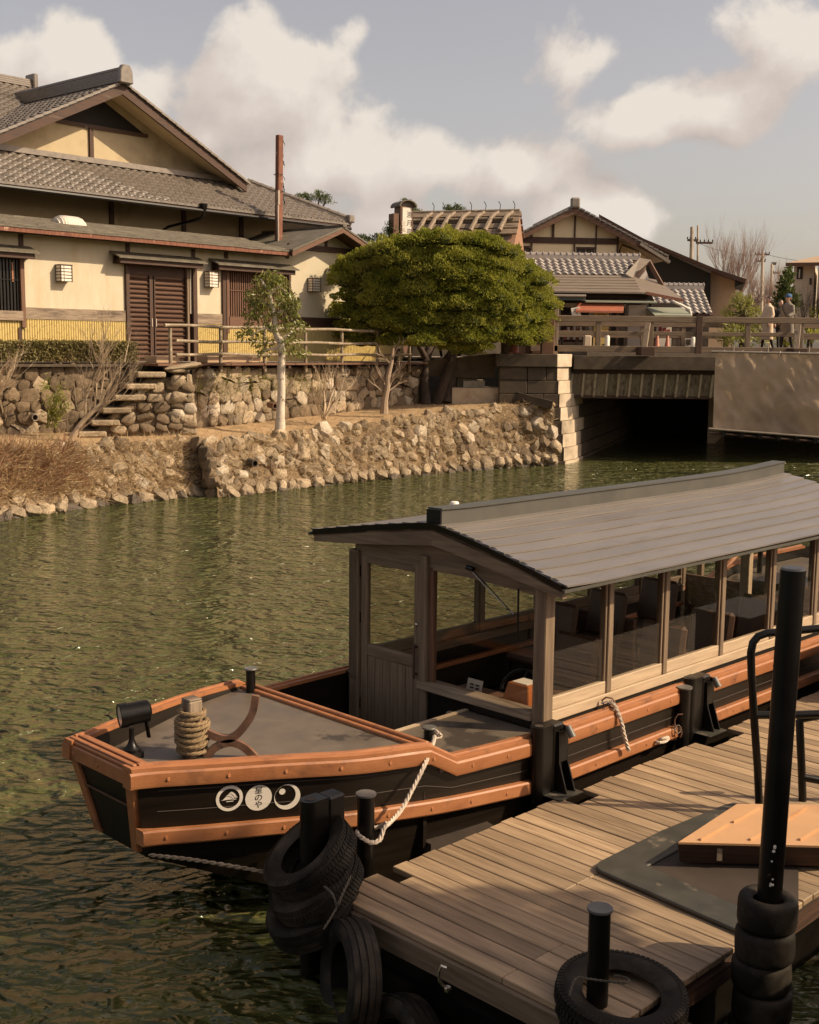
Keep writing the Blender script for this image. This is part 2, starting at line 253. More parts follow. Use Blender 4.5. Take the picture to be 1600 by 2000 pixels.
# ------------------------------------------------------------------ mesh builder
INV = {}
class MB:
    def __init__(s): s.v = []; s.f = []; s.m = []; s.mi = 0
    def add(s, vs, fs):
        o = len(s.v); s.v += [tuple(p) for p in vs]; s.f += [tuple(o+i for i in f) for f in fs]; s.m += [s.mi]*len(fs); return s
    def box(s, x0, x1, y0, y1, z0, z1):
        return s.add([(x0,y0,z0),(x1,y0,z0),(x1,y1,z0),(x0,y1,z0),(x0,y0,z1),(x1,y0,z1),(x1,y1,z1),(x0,y1,z1)],
                     [(0,3,2,1),(4,5,6,7),(0,1,5,4),(1,2,6,5),(2,3,7,6),(3,0,4,7)])
    def bar(s, a, b, w, h, up=(0,0,1)):
        a = Vector(a); b = Vector(b); d = (b-a).normalized(); side = d.cross(Vector(up))
        if side.length < 1e-4: side = d.cross(Vector((1,0,0)))
        side.normalize(); u = side.cross(d).normalized(); vs = []
        for p in (a, b):
            for sx, sz in ((-1,-1),(1,-1),(1,1),(-1,1)): vs.append(p+side*sx*w/2+u*sz*h/2)
        return s.add(vs, [(0,1,2,3),(7,6,5,4),(0,4,5,1),(1,5,6,2),(2,6,7,3),(3,7,4,0)])
    def prism(s, loop, vec):
        n = len(loop); vec = Vector(vec); a = [Vector(p) for p in loop]; b = [p+vec for p in a]
        return s.add(a+b, [tuple(range(n))[::-1], tuple(range(n, 2*n))]+[(i, (i+1)%n, n+(i+1)%n, n+i) for i in range(n)])
    def tube(s, pts, r, seg=8, closed=False, cap=True):
        P = [Vector(p) for p in pts]; n = len(P); rs = r if isinstance(r, (list, tuple)) else [r]*n
        up = None; o = len(s.v); rings = []
        for i in range(n):
            if closed: d = P[(i+1)%n]-P[i-1]
            else: d = P[min(i+1,n-1)]-P[max(i-1,0)]
            d = d.normalized() if d.length > 1e-9 else Vector((0,0,1))
            if up is None:
                up = Vector((0,0,1)) if abs(d.z) < .9 else Vector((1,0,0))
            sd_ = d.cross(up); 
            if sd_.length < 1e-5: sd_ = d.cross(Vector((1,.3,0)))
            sd_.normalize(); up = sd_.cross(d).normalized()
            rings.append([P[i]+(sd_*math.cos(2*math.pi*k/seg)+up*math.sin(2*math.pi*k/seg))*rs[i] for k in range(seg)])
        vs = [p for rg in rings for p in rg]; fs = []
        for i in range(n if closed else n-1):
            j = (i+1) % n
            for k in range(seg): fs.append((i*seg+k, i*seg+(k+1)%seg, j*seg+(k+1)%seg, j*seg+k))
        if cap and not closed: fs += [tuple(range(seg))[::-1], tuple((n-1)*seg+k for k in range(seg))]
        return s.add(vs, fs)
    def lathe(s, prof, M=None, seg=16, cap=True):
        M = M or Matrix(); vs = []; fs = []; n = len(prof)
        for (r, z) in prof:
            for k in range(seg): vs.append(M @ Vector((r*math.cos(2*math.pi*k/seg), r*math.sin(2*math.pi*k/seg), z)))
        for i in range(n-1):
            for k in range(seg): fs.append((i*seg+k, i*seg+(k+1)%seg, (i+1)*seg+(k+1)%seg, (i+1)*seg+k))
        if cap: fs += [tuple(range(seg))[::-1], tuple((n-1)*seg+k for k in range(seg))]
        return s.add(vs, fs)
    def cyl(s, a, b, r, r2=None, seg=10): return s.tube([a, b], [r, r if r2 is None else r2], seg)
    def sheet(s, rows):
        n = len(rows); m = len(rows[0]); return s.add([p for r_ in rows for p in r_], [(i*m+j, i*m+j+1, (i+1)*m+j+1, (i+1)*m+j) for i in range(n-1) for j in range(m-1)])
    def slab(s, rows, t):
        """A curved sheet with thickness t downwards."""
        n = len(rows); m = len(rows[0]); top = [Vector(p) for r_ in rows for p in r_]; bot = [p-Vector((0,0,t)) for p in top]; k = n*m
        fs = [(i*m+j, i*m+j+1, (i+1)*m+j+1, (i+1)*m+j) for i in range(n-1) for j in range(m-1)]
        fs += [tuple(k+q for q in f[::-1]) for f in fs]
        ring = [j for j in range(m)]+[i*m+m-1 for i in range(1, n)]+[(n-1)*m+j for j in range(m-2, -1, -1)]+[i*m for i in range(n-2, 0, -1)]
        fs += [(ring[q], k+ring[q], k+ring[(q+1)%len(ring)], ring[(q+1)%len(ring)]) for q in range(len(ring))]
        return s.add(top+bot, fs)
    def torus(s, M, R_, r, seg=28, rs=8, sq=1.0):
        vs = []; fs = []
        for i in range(seg):
            a = 2*math.pi*i/seg
            for k in range(rs):
                b = 2*math.pi*k/rs; vs.append(M @ Vector(((R_+r*math.cos(b))*math.cos(a), (R_+r*math.cos(b))*math.sin(a), r*sq*math.sin(b))))
        for i in range(seg):
            for k in range(rs): fs.append((i*rs+k, ((i+1)%seg)*rs+k, ((i+1)%seg)*rs+(k+1)%rs, i*rs+(k+1)%rs))
        return s.add(vs, fs)
    def mesh(s, name, mats, smooth=False, inv=None, ang=.7):
        me = bpy.data.meshes.new(name)
        vs = s.v if inv is None else [tuple(inv @ Vector(p)) for p in s.v]
        me.from_pydata(vs, [], s.f)
        for m in (mats if isinstance(mats, list) else [mats]): me.materials.append(G[m] if isinstance(m, str) else m)
        if any(s.m): me.polygons.foreach_set('material_index', s.m)
        bm = bmesh.new(); bm.from_mesh(me); bmesh.ops.recalc_face_normals(bm, faces=bm.faces); bm.to_mesh(me); bm.free()
        if smooth:
            me.polygons.foreach_set('use_smooth', [True]*len(me.polygons)); me.set_sharp_from_angle(angle=ang)
        me.update(); return me
    def build(s, name, mats, parent=None, smooth=False, w=False, bevel=0, ang=.7, **props):
        """One object. w: vertices are in world space and are brought into the frame of the thing."""
        inv = INV.get(parent.name) if (w and parent is not None) else None
        me = s.mesh(name, mats, smooth, inv, ang); o = bpy.data.objects.new(name, me); COL.objects.link(o)
        if parent is not None: o.parent = parent; INV[o.name] = INV.get(parent.name, Matrix())
        if bevel:
            b = o.modifiers.new('bevel', 'BEVEL'); b.width = bevel; b.segments = 1; b.limit_method = 'ANGLE'
        for k, v in props.items(): o[k] = v
        return o
def thing(name, label, cat, M=None, group=None):
    """An Empty at the base of a thing; M is its frame."""
    o = bpy.data.objects.new(name, None); COL.objects.link(o); o.empty_display_size = .2
    M = M if M is not None else Matrix()
    if isinstance(M, Vector): M = Matrix.Translation(M)
    o.matrix_world = M; INV[o.name] = M.inverted(); o['label'] = label; o['category'] = cat
    if group: o['group'] = group
    return o
def tag(o, label, cat, group=None, kind=None):
    o['label'] = label; o['category'] = cat
    if group: o['group'] = group
    if kind: o['kind'] = kind
    return o
def struct(o): o['kind'] = 'structure'; return o
def inst(name, me, parent, M, **props):
    o = bpy.data.objects.new(name, me); COL.objects.link(o); o.parent = parent; o.matrix_local = M
    for k, v in props.items(): o[k] = v
    return o
def frame(p, ang, z=None):
    """Frame at world point p, x axis turned by ang from world X, y axis pointing away from the viewer."""
    return Matrix.Translation(p) @ Matrix.Rotation(ang, 4, 'Z')
def fpt(M, x, y, d=0.0):
    """Pixel on the vertical plane y = d of frame M, in the frame's own coordinates."""
    I = M.inverted(); o = I @ CAMP; dr = I.to_3x3() @ ray(x, y); return o + dr*((d-o.y)/dr.y)
def fpx(M, x, y, s):
    I = M.inverted(); o = I @ CAMP; dr = I.to_3x3() @ ray(x, y); return o + dr*((s-o.x)/dr.x)
def basis(x, y, z, o=(0,0,0)):
    M = Matrix((x, y, z)).transposed().to_4x4(); M.translation = Vector(o); return M
def leaf_mesh(name, C, D, S, mats, parent=None, w=False, ratio=.4, wid=None, **props):
    """N small leaf rhombs: centres C, growing directions D, lengths S."""
    n = len(C); D = D/np.maximum(np.linalg.norm(D, axis=1, keepdims=True), 1e-6)
    rnd_ = rng.normal(size=(n, 3)); B = np.cross(D, rnd_); B /= np.maximum(np.linalg.norm(B, axis=1, keepdims=True), 1e-6)
    S = np.asarray(S).reshape(-1, 1)*np.ones((n, 1))
    V = np.stack([C-D*S*.5, C+B*S*ratio*.5, C+D*S*.5, C-B*S*ratio*.5], axis=1).reshape(-1, 3)
    if w and parent is not None:
        I = np.array(INV[parent.name]); V = V @ I[:3,:3].T + I[:3,3]
    me = bpy.data.meshes.new(name); me.vertices.add(4*n); me.vertices.foreach_set('co', V.astype(np.float32).ravel())
    me.loops.add(4*n); me.loops.foreach_set('vertex_index', np.arange(4*n, dtype=np.int32))
    me.polygons.add(n); me.polygons.foreach_set('loop_start', np.arange(0, 4*n, 4, dtype=np.int32)); me.polygons.foreach_set('loop_total', np.full(n, 4, dtype=np.int32))
    for m in (mats if isinstance(mats, list) else [mats]): me.materials.append(G[m])
    me.update(calc_edges=True); me.validate()
    o = bpy.data.objects.new(name, me); COL.objects.link(o)
    if parent is not None: o.parent = parent
    for k, v in props.items(): o[k] = v
    return o
def text_mesh(body, size):
    cu = bpy.data.curves.new('lettering', 'FONT'); cu.body = body; cu.size = size; cu.align_x = 'CENTER'; cu.align_y = 'CENTER'; cu.extrude = .001; cu.resolution_u = 3
    o = bpy.data.objects.new('lettering', cu); COL.objects.link(o); bpy.context.view_layer.update()
    me = bpy.data.meshes.new_from_object(o.evaluated_get(bpy.context.evaluated_depsgraph_get())); bpy.data.objects.remove(o); return me
def lettering(body, size, parent, M, m='ink', name='lettering'):
    me = text_mesh(body, size); me.materials.clear(); me.materials.append(G[m]); return inst(name, me, parent, M)
def smooth_noise(p, s): return noise.noise(Vector(p)*s)
U = Vector((.70711,.70711,0)); Vv = Vector((-.70711,.70711,0))
def UV(u, v, z=0.0): return U*u+Vv*v+Vector((0,0,z))
# ================================================================== WATER AND GROUND
def water_mat():
    m = bpy.data.materials.new('river_water'); m.use_nodes = True; nt = m.node_tree; nt.nodes.clear(); N = nt.nodes.new; L = nt.links.new
    out = N('ShaderNodeOutputMaterial'); b = N('ShaderNodeBsdfPrincipled'); tc = N('ShaderNodeTexCoord')
    def nz(sc, st, det, dis=0.0, rot=0.0):
        mp = N('ShaderNodeMapping'); mp.inputs['Scale'].default_value = st; mp.inputs['Rotation'].default_value = (0,0,rot); L(tc.outputs['Object'], mp.inputs[0])
        n = N('ShaderNodeTexNoise'); n.inputs['Scale'].default_value = sc; n.inputs['Detail'].default_value = det; n.inputs['Distortion'].default_value = dis
        n.inputs['Roughness'].default_value = .5; L(mp.outputs[0], n.inputs['Vector']); return n.outputs[0]
    a = nz(1.3, (1,1.5,1), 3, .6, .3); c = nz(3.6, (1,1.5,1), 1.2, 1.0, -.25); d = nz(8.5, (1,1.5,1), 1.5, .8, .1)
    def mul(x, k):
        n = N('ShaderNodeMath'); n.operation = 'MULTIPLY'; L(x, n.inputs[0]); n.inputs[1].default_value = k; return n.outputs[0]
    def add(x, y):
        n = N('ShaderNodeMath'); n.operation = 'ADD'; L(x, n.inputs[0]); L(y, n.inputs[1]); return n.outputs[0]
    e = nz(24, (1,1.5,1), 2, .6, -.1); h = add(add(add(mul(a, 1.0), mul(c, .62)), mul(d, .16)), mul(e, .02))
    bp = N('ShaderNodeBump'); bp.inputs['Strength'].default_value = 1.0; bp.inputs['Distance'].default_value = .40; L(h, bp.inputs['Height']); L(bp.outputs[0], b.inputs['Normal'])
    # river bed tint with golden flecks
    bed = nz(.55, (1,1.2,1), 5, 1.5); mr = N('ShaderNodeMapRange'); mr.inputs[1].default_value = .35; mr.inputs[2].default_value = .65; L(bed, mr.inputs[0])
    mx = N('ShaderNodeMix'); mx.data_type = 'RGBA'; L(mr.outputs[0], mx.inputs[0]); mx.inputs[6].default_value = (.050,.058,.018,1); mx.inputs[7].default_value = (.078,.082,.028,1)
    fl = nz(6.5, (1,2.2,1), 4, 1.6, .15); r2 = N('ShaderNodeMapRange'); r2.inputs[1].default_value = .57; r2.inputs[2].default_value = .63; L(fl, r2.inputs[0])
    m2 = N('ShaderNodeMix'); m2.data_type = 'RGBA'; L(mul(r2.outputs[0], .6), m2.inputs[0]); L(mx.outputs[2], m2.inputs[6]); m2.inputs[7].default_value = (.16,.115,.038,1)
    L(m2.outputs[2], b.inputs['Base Color']); b.inputs['Roughness'].default_value = .07; b.inputs['IOR'].default_value = 1.33
    L(b.outputs[0], out.inputs[0]); return m
G['water'] = water_mat()
wt = MB().sheet([[(-120, 1, 0), (220, 1, 0)], [(-120, 260, 0), (220, 260, 0)]]); struct(wt.build('water', 'water'))

def interp(tab, x):
    if x <= tab[0][0]: return tab[0][1]
    for (a, va), (b, vb) in zip(tab, tab[1:]):
        if x <= b:
            t = (x-a)/(b-a)
            return va*(1-t)+vb*t if not isinstance(va, Vector) else va.lerp(vb, t)
    return tab[-1][1]
# polylines of the far bank, tabulated by pixel column
BOT1 = [(-160, atz(-160,1043)), (0, atz(0,1018)), (200, atz(200,989)), (412, atz(412,966))]
BOT2 = [(432, atz(432,973)), (560, atz(560,956)), (700, atz(700,941)), (900, atz(900,921)), (1040, atz(1040,910)), (1092, atz(1092,909))]
def back_of(p, d): return p + Vector((-.72, .70, 0))*d
ZT1 = [(-160,1.32),(0,1.30),(200,1.22),(412,1.28)]; ZT2 = [(432,1.20),(560,1.26),(700,1.40),(900,1.62),(1040,1.80),(1090,1.80)]
def bank(x, t):
    """Riprap face: column x, t from 0 at the water to 1 at the terrace edge."""
    B, Z, off = (BOT1, ZT1, 1.15) if x < 425 else (BOT2, ZT2, .62)
    if x < 425: off = 1.15 - .5*max(0, x/425)
    if x > 1000: off = .62-.4*(x-1000)/90
    p = back_of(interp(B, x), off*t); zt = interp(Z, x); p.z = -.25+(zt+.25)*t if t > 0 else -.25
    return p
WL = {}
W1a, W1b = aty(-160, 800, 25.9), aty(345, 800, 29.5)
Q0, Q1 = aty(150, 800, 27.3), aty(368, 800, 28.2)
R0, R1_, R2_ = aty(378, 800, 29.0), aty(560, 800, 31.8), aty(830, 800, 36.4)
for p in (W1a, W1b, Q0, Q1, R0, R1_, R2_): p.z = 0
BACK = [(-160, W1a), (345, W1b), (378, R0), (560, R1_), (830, R2_), (960, aty(960,800,37.8)), (1100, aty(1100,800,35.9))]
def ter_z(x, t):
    zf = interp(ZT1 if x < 425 else ZT2, x); zb = interp([(-160,1.38),(200,1.4),(378,1.45),(560,1.55),(830,1.78),(1100,1.95)], x)
    return zf*(1-t)+zb*t
def terr(x, t):
    f = bank(x, 1.0); b = interp(BACK, x).copy(); b.z = 0
    b = b + Vector((-.7,.7,0))*.5*1.0
    p = f.lerp(b, t); p.z = ter_z(x, t) + .035*smooth_noise((p.x,p.y,0), 1.3) - (.0 if t > 0 else .05); return p
xs = [-160+ i*(1100+160)/90 for i in range(91)]
rows = [[terr(x, t) for x in xs] for t in (0,.08,.2,.35,.5,.7,.85,1.0)]
struct(MB().sheet(rows).build('terrace_ground', 'litter', smooth=True))
# street and far ground
ZS = 3.0
wl = [W1a+Vector((-30,-20,0)), W1a, W1b, R0+Vector((-.6,.6,0)), R1_, R2_, aty(960,800,37.9)]
land = [Vector((p.x, p.y, ZS)) for p in wl] + [Vector((4.2,36.0,ZS)), Vector((5.2,41.5,ZS)), Vector((28,64,ZS)), Vector((160,196,ZS)), Vector((160,900,ZS)), Vector((-500,900,ZS)), Vector((-500,0,ZS))]
g = MB(); g.add(land, [tuple(range(len(land)))]); struct(g.build('street', 'asphalt'))
g = MB(); g.add([(22,36,2.9),(60,36,2.9),(700,36,2.9),(700,900,2.9),(175,196,2.9),(42,63,2.9)], [(0,1,2,3,4,5)]); struct(g.build('far_ground', 'far_ground'))

# ================================================================== STONE WORK
def stone_mesh(seed, n=30, angular=1.0):
    r_ = random.Random(seed); bm = bmesh.new()
    for i in range(n):
        v = Vector((r_.gauss(0,1), r_.gauss(0,1), r_.gauss(0,1))).normalized()
        p = .74
        v = Vector([math.copysign(abs(c)**p, c) for c in v]); v *= r_.uniform(.46, .53) if angular > .5 else r_.uniform(.46, .54)
        bm.verts.new(v)
    bmesh.ops.convex_hull(bm, input=bm.verts)
    for v in [v for v in bm.verts if not v.link_faces]: bm.verts.remove(v)
    bmesh.ops.bevel(bm, geom=list(bm.edges), offset=.03 if angular > .5 else .06, segments=1, affect='EDGES') if angular <= .5 else None
    bmesh.ops.triangulate(bm, faces=bm.faces)
    me = bpy.data.meshes.new('stone'); bm.to_mesh(me); bm.free()
    me.polygons.foreach_set('use_smooth', [True]*len(me.polygons))
    if angular > .5: me.set_sharp_from_angle(angle=.55)
    return me
def stone_set(seed, k, angular, m, n=30):
    out = []
    for i in range(k):
        me = stone_mesh(seed+i, n, angular); me.materials.append(G[m]); out.append(me)
    return out
ANG = {m: stone_set(10*i, 7, 1.0, m) for i, m in enumerate(('stone','stone_pale','stone_wet','stone_brown'))}
RND = {m: stone_set(100+10*i, 6, .4, m, 16) for i, m in enumerate(('stone','stone_pale','stone_wet','stone_brown'))}
def put_stone(parent, me, p, nrm, tilt, sz, wld=True):
    n = nrm.normalized(); t = Vector((0,0,1)).cross(n).normalized(); u = n.cross(t)
    B = basis(t, n, u).to_3x3() @ Matrix.Rotation(tilt, 3, 'Y') @ Matrix.Diagonal(sz)
    M = B.to_4x4(); M.translation = p
    return inst('stone', me, parent, INV[parent.name] @ M)
def riprap(x0, x1, name, label, nrows, seed):
    random.seed(seed); t = thing(name, label, 'stone wall', Matrix.Translation(bank((x0+x1)/2, .1)))
    N_ = 60; rows = [[bank(x0+(x1-x0)*i/N_, t_)+Vector((.08,-.08,0))*smooth_noise((i*.7, t_*5, seed), 1.0) for i in range(N_+1)] for t_ in (0,.15,.3,.5,.7,.85,1.0)]
    MB().sheet(rows).build('earth_backing', 'earth', t, smooth=True, w=True)
    cnt = 0
    for r_ in range(nrows):
        tt = .10+.82*r_/(nrows-1); x = x0+random.uniform(0, 6)
        while x < x1-3:
            p = bank(x, tt); px_per_m = F/p.y*.72; wd = random.uniform(.20,.50) if r_ else random.uniform(.26,.48)
            x += wd*px_per_m*.5; 
            if x > x1: break
            p = bank(x, max(.05, min(1, tt+random.uniform(-.07,.07)))); n = Vector((.66,-.66,.36))
            skip = seed == 1 and x < 190 and 1 <= r_ <= 3 and random.random() < .75
            if not skip and random.random() > (.05 if r_ else 0) and cnt < 300:
                m = 'stone_wet' if r_ == 0 else random.choices(['stone','stone_pale','stone_brown'], [6, 1.6 if seed == 2 and r_ >= 3 else .5, 2])[0]
                if r_ == 0: p.z = max(p.z, .02)
                put_stone(t, random.choice(ANG[m]), p+n*random.uniform(-.13,-.01), n+Vector((random.uniform(-.3,.3), random.uniform(-.3,.3), random.uniform(-.2,.25))), random.uniform(.0,.9) if seed == 2 else random.uniform(-.7,.7),
                          (wd*random.uniform(1.0,1.25), random.uniform(.28,.42), random.uniform(.26,.50))); cnt += 1
                if r_ == 0 and cnt < 300 and random.random() < .75:
                    q = bank(x+random.uniform(-2,2), tt+.10); put_stone(t, random.choice(ANG['stone']), q+n*.05, n, random.uniform(.1,.7), (wd, .35, .34)); cnt += 1
            x += wd*px_per_m*.5
    fill = MB(); nf = 420 if seed == 2 else 260      # small rubble between the big stones
    for k in range(nf):
        x = random.uniform(x0+4, x1-3); tt = random.uniform(.12,.97)
        if seed == 1 and x < 190 and random.random() < .6: continue
        p = bank(x, tt)+Vector((.66,-.66,.36))*random.uniform(-.05,.03); me = random.choice(ANG['stone']); q = random.uniform(.10,.24)
        Mx = Matrix.Translation(p) @ Matrix.Rotation(random.uniform(0,6.28), 4, Vector((random.gauss(0,1),random.gauss(0,1),random.gauss(0,1))).normalized()) @ Matrix.Diagonal((q*1.3,q,q*random.uniform(.7,1.4),1))
        fill.add([Mx @ v.co for v in me.vertices], [tuple(f.vertices) for f in me.polygons])
    o = fill.build('rubble_fill', 'stone', t, w=True); o['kind'] = 'stuff'
    return t
riprap(432, 1090, 'riprap_embankment', 'sunlit embankment of leaning angular stones between the notch and the bridge abutment', 6, 2)
riprap(-150, 424, 'riprap_embankment', 'left embankment of rubble stones overgrown with dry grass beside the notch in the bank', 6, 1)
# side of the notch between the two embankments
tn = thing('embankment_return', 'shaded stone return face in the notch between the two embankments', 'stone wall', Matrix.Translation(atz(430,970)))
a0, a1 = bank(432, 0), bank(432, 1); b0 = bank(424, 0)+Vector((-.6,.6,0)); b1 = bank(424,1)+Vector((-.3,.3,0)); b1.z = a1.z
MB().add([a0, a1, b1, b0], [(0,1,2,3)]).build('earth_backing', 'earth', tn, w=True)
for k in range(22):
    s_, h = random.random(), random.random(); p = a0.lerp(b0, s_).lerp(a1.lerp(b1, s_), h)
    put_stone(tn, random.choice(ANG['stone_brown']), p, Vector((-.7,-.7,.1)), random.uniform(-.4,.4), (.42,.3,.38))

def field_wall(name, label, a, b, z0, z1, size, seed, top=None, mort='mortar', mats=('stone_brown','stone','stone_pale'), wts=(6,3,.6), th=.5, flt=None):
    """A mortared wall of rounded field stones between plan points a and b, backing box plus stones."""
    random.seed(seed); d = (b-a); Lw = d.length; d.normalize(); n = Vector((d.y, -d.x, 0))
    if n.dot(CAMP-a) < 0: n = -n
    M = Matrix.Translation(Vector((a.x, a.y, z0 if isinstance(z0, float) else z0(0))))
    t = thing(name, label, 'stone wall', M)
    zf0 = z0 if callable(z0) else (lambda s: z0); zf1 = z1 if callable(z1) else (lambda s: z1)
    nx, nz_ = 40, 8
    rows = [[a+d*Lw*i/nx+Vector((0,0,zf0(i/nx)-.3+(zf1(i/nx)-zf0(i/nx)+.3)*j/nz_))+n*(.03*smooth_noise((i*.9, j*.9, seed), 1)-.02) for i in range(nx+1)] for j in range(nz_+1)]
    m = MB().sheet(rows); m.sheet([rows[-1], [p-n*th for p in rows[-1]]]); m.build('mortar_core', mort, t, w=True, smooth=True)
    cnt = 0; nr = max(2, int(round((zf1(.5)-zf0(.5)+.1)/(size*.80))))
    for r_ in range(nr):
        s_ = random.uniform(0,.5)*size + (size*.5 if r_ % 2 else 0)
        while s_ < Lw:
            w_ = size*random.uniform(.75,1.45); f_ = min(1, (s_+w_/2)/Lw)
            z = zf0(f_)-.05+(r_+.5)*(zf1(f_)-zf0(f_)+.05)/nr + random.uniform(-.25,.25)*size*.4
            p = a+d*(s_+w_/2)+Vector((0,0,z))+n*random.uniform(-.05,.01)
            if s_+w_/2 < Lw and cnt < 300 and z < zf1(f_)+.02 and (flt is None or flt(s_+w_/2, z)):
                mm = random.choices(mats, wts)[0]; hh = size*random.uniform(.75,1.2)
                put_stone(t, random.choice(RND[mm]), p, n+Vector((random.uniform(-.15,.15), random.uniform(-.15,.15), random.uniform(-.1,.1))), random.uniform(-.7,.7), (w_*1.18, size*.5, hh*1.28)); cnt += 1
            s_ += w_*.97
    return t
field_wall('retaining_wall', 'dark field stone retaining wall under the clipped hedge at the left', W1a, W1b, 1.36, 2.90, .35, 11, wts=(9,1,.15))
field_wall('retaining_wall', 'field stone retaining wall under the bamboo fence behind the white barked tree', R0, R1_, lambda s: 1.45+.1*s, 2.86, .36, 12, wts=(3,4,2))
field_wall('retaining_wall', 'shaded field stone retaining wall behind the bare shrub and the trunks of the clipped tree', R1_, R2_, lambda s: 1.55+.25*s, 2.86, .36, 13, wts=(4,3,2))
# kerb on the left wall
t = thing('coping', 'thin concrete coping on top of the dark wall under the hedge', 'coping', Matrix.Translation(W1a+Vector((0,0,2.9))))
MB().bar(W1a+Vector((.03,-.03,2.93)), W1b+Vector((.03,-.03,2.93)), .28, .06).build('coping_slab', 'concrete_dark', t, w=True)
# stair block in front of the left wall
FS = frame(Vector((Q0.x, Q0.y, 0)), math.atan2(Q1.y-Q0.y, Q1.x-Q0.x))
steps_px = [(161,842),(187,820),(210,796),(236,771),(259,749),(277,726)]
st = thing('stone_stair', 'rough stone stair climbing to the right against the dark retaining wall', 'stair', FS)
sp = [fpt(FS, *q) for q in steps_px]; send = fpt(FS, 366, 800).x
for i, q in enumerate(sp):
    x1 = (sp[i+1].x+.25) if i+1 < len(sp) else send
    MB().box(q.x+.12, x1, .04, 1.5, q.z-.34, q.z-.131).build('step_core', 'mortar', st); MB().box(q.x-.14+random.uniform(-.03,.03), q.x+.52, -.20+random.uniform(-.03,.03), 1.5, q.z-.13, q.z).build('step', 'stone', st, bevel=.025)
rows = []
tab = [(sp[0].x-.3, 1.45)]+[(q.x+.06, q.z-.03) for q in sp]+[(send, sp[-1].z+.02)]
def stair_top(s): return max(1.4, interp(tab, s)-.16)
nn = 26; Sx = [tab[0][0]+(send-tab[0][0])*i/nn for i in range(nn+1)]
m = MB().sheet([[Vector((x, .02*smooth_noise((x*2,j,3),1), 1.1+(stair_top(x)-1.1)*j/6)) for x in Sx] for j in range(7)])
m.sheet([[Vector((x, 0, stair_top(x))) for x in Sx], [Vector((x, .35, stair_top(x))) for x in Sx]])
m.add([(send,0,1.1),(send,1.4,1.1),(send,1.4,2.9),(send,0,2.9)], [(0,1,2,3)]); m.build('cheek_wall', 'mortar', st, smooth=True)
random.seed(5)
for r_ in range(7):
    s_ = tab[0][0]+random.uniform(0,.2)
    while s_ < send-.08:
        w_ = random.uniform(.24,.42); z = 1.5+r_*.235+random.uniform(-.04,.04)
        if z < stair_top(s_+w_/2)-.10:
            mm = random.choices(['stone_brown','stone','stone_pale'], [5,5,1])[0]
            B = Matrix.Translation((s_+w_/2, -.02, z)) @ Matrix.Rotation(random.uniform(-.6,.6), 4, 'Y') @ Matrix.Diagonal((w_*1.15, .2, random.uniform(.27,.36), 1))
            inst('stone', random.choice(RND[mm]), st, B)
        s_ += w_
for (z_, sx) in ((1.75,.62),(2.15,.52),(2.55,.46),(2.84,.7)):   # big corner stones
    inst('corner_stone', random.choice(RND['stone_pale' if z_ < 2 else 'stone']), st, Matrix.Translation((send-.2, .1, z_)) @ Matrix.Rotation(random.uniform(-.2,.2),4,'Y') @ Matrix.Diagonal((sx,.6,.46 if z_ < 2.7 else .22,1)))
inst('corner_stone', RND['stone'][2], st, Matrix.Translation((send-.05, .1, 2.93)) @ Matrix.Rotation(-.12,4,'Y') @ Matrix.Diagonal((1.0,.7,.16,1)))
pa, pb = fpt(FS, 352, 843, -.04), fpt(FS, 386, 728, -.04)
MB().prism([(pa.x,-.06,pa.z-.1),(pb.x,-.06,pa.z-.1),(pb.x-.12,.02,pb.z),(pa.x+.1,.02,pb.z)], (0,.9,0)).build('corner_pillar', 'stone', st, bevel=.06)
# drain pipes
def drain(px, py, Y, r, label, m='pipe'):
    p = aty(px, py, Y); o = MB(); o.lathe([(r*.75,.02),(r*.75,-.25),(r,-.25),(r,.03),(r*.75,.03),(r*.75,-.2)], basis(Vector((.7,.7,0)), Vector((0,0,1)), Vector((.65,-.75,-.1)), p), 14, cap=False)
    e = thing('drain_pipe', label, 'pipe', p); o.build('pipe_tube', m, e, w=True, smooth=True)
    MB().lathe([(r*.74,-.1),(.001,-.1)], basis(Vector((.7,.7,0)), Vector((0,0,1)), Vector((.65,-.75,-.1)), p), 14, cap=False).build('dark_bore', 'interior', e, w=True)
drain(68, 815, 27.25, .085, 'white plastic drain pipe poking out of the dark wall at the left')
drain(536, 793, 30.7, .08, 'rusty drain pipe poking out of the wall beside the white trunk', 'rust')
drain(497, 905, 27.75, .09, 'clay drain pipe in the lower embankment right of the notch', 'concrete_dark')

# concrete stair and drain channel near the bridge pier
def cbox(name, label, pts, parent=None, m='concrete'):
    pass
cs = thing('concrete_stair', 'pale concrete steps descending beside the bridge pier behind the clipped tree', 'stair', Matrix.Translation(aty(950,770,36.0)))
FC = frame(aty(950, 770, 36.0), 0.0)
for (x0, y0, x1, y1, dy) in ((893,724,932,748,.8),(905,743,947,768,.45),(883,757,1000,790,.0)):
    a = fpt(FC, x0, y0, dy); b = fpt(FC, x1, y1, dy)
    MB().box(a.x, b.x, dy, dy+1.2, b.z-.2, a.z).build('step', 'concrete', cs, bevel=.01)
tc_ = thing('drain_channel', 'tilted concrete drain channel lying on stones beside the bridge pier', 'channel', Matrix.Translation(aty(1040,780,35.3)))
o = MB(); a, b = aty(1010,772,35.55), aty(1078,790,35.25)
for q in (-.16, .16): o.bar(a+Vector((0,q,0)), b+Vector((0,q,0)), .05, .2)
o.bar(a-Vector((0,0,.1)), b-Vector((0,0,.1)), .36, .05); o.build('channel_trough', 'concrete_dark', tc_, w=True)

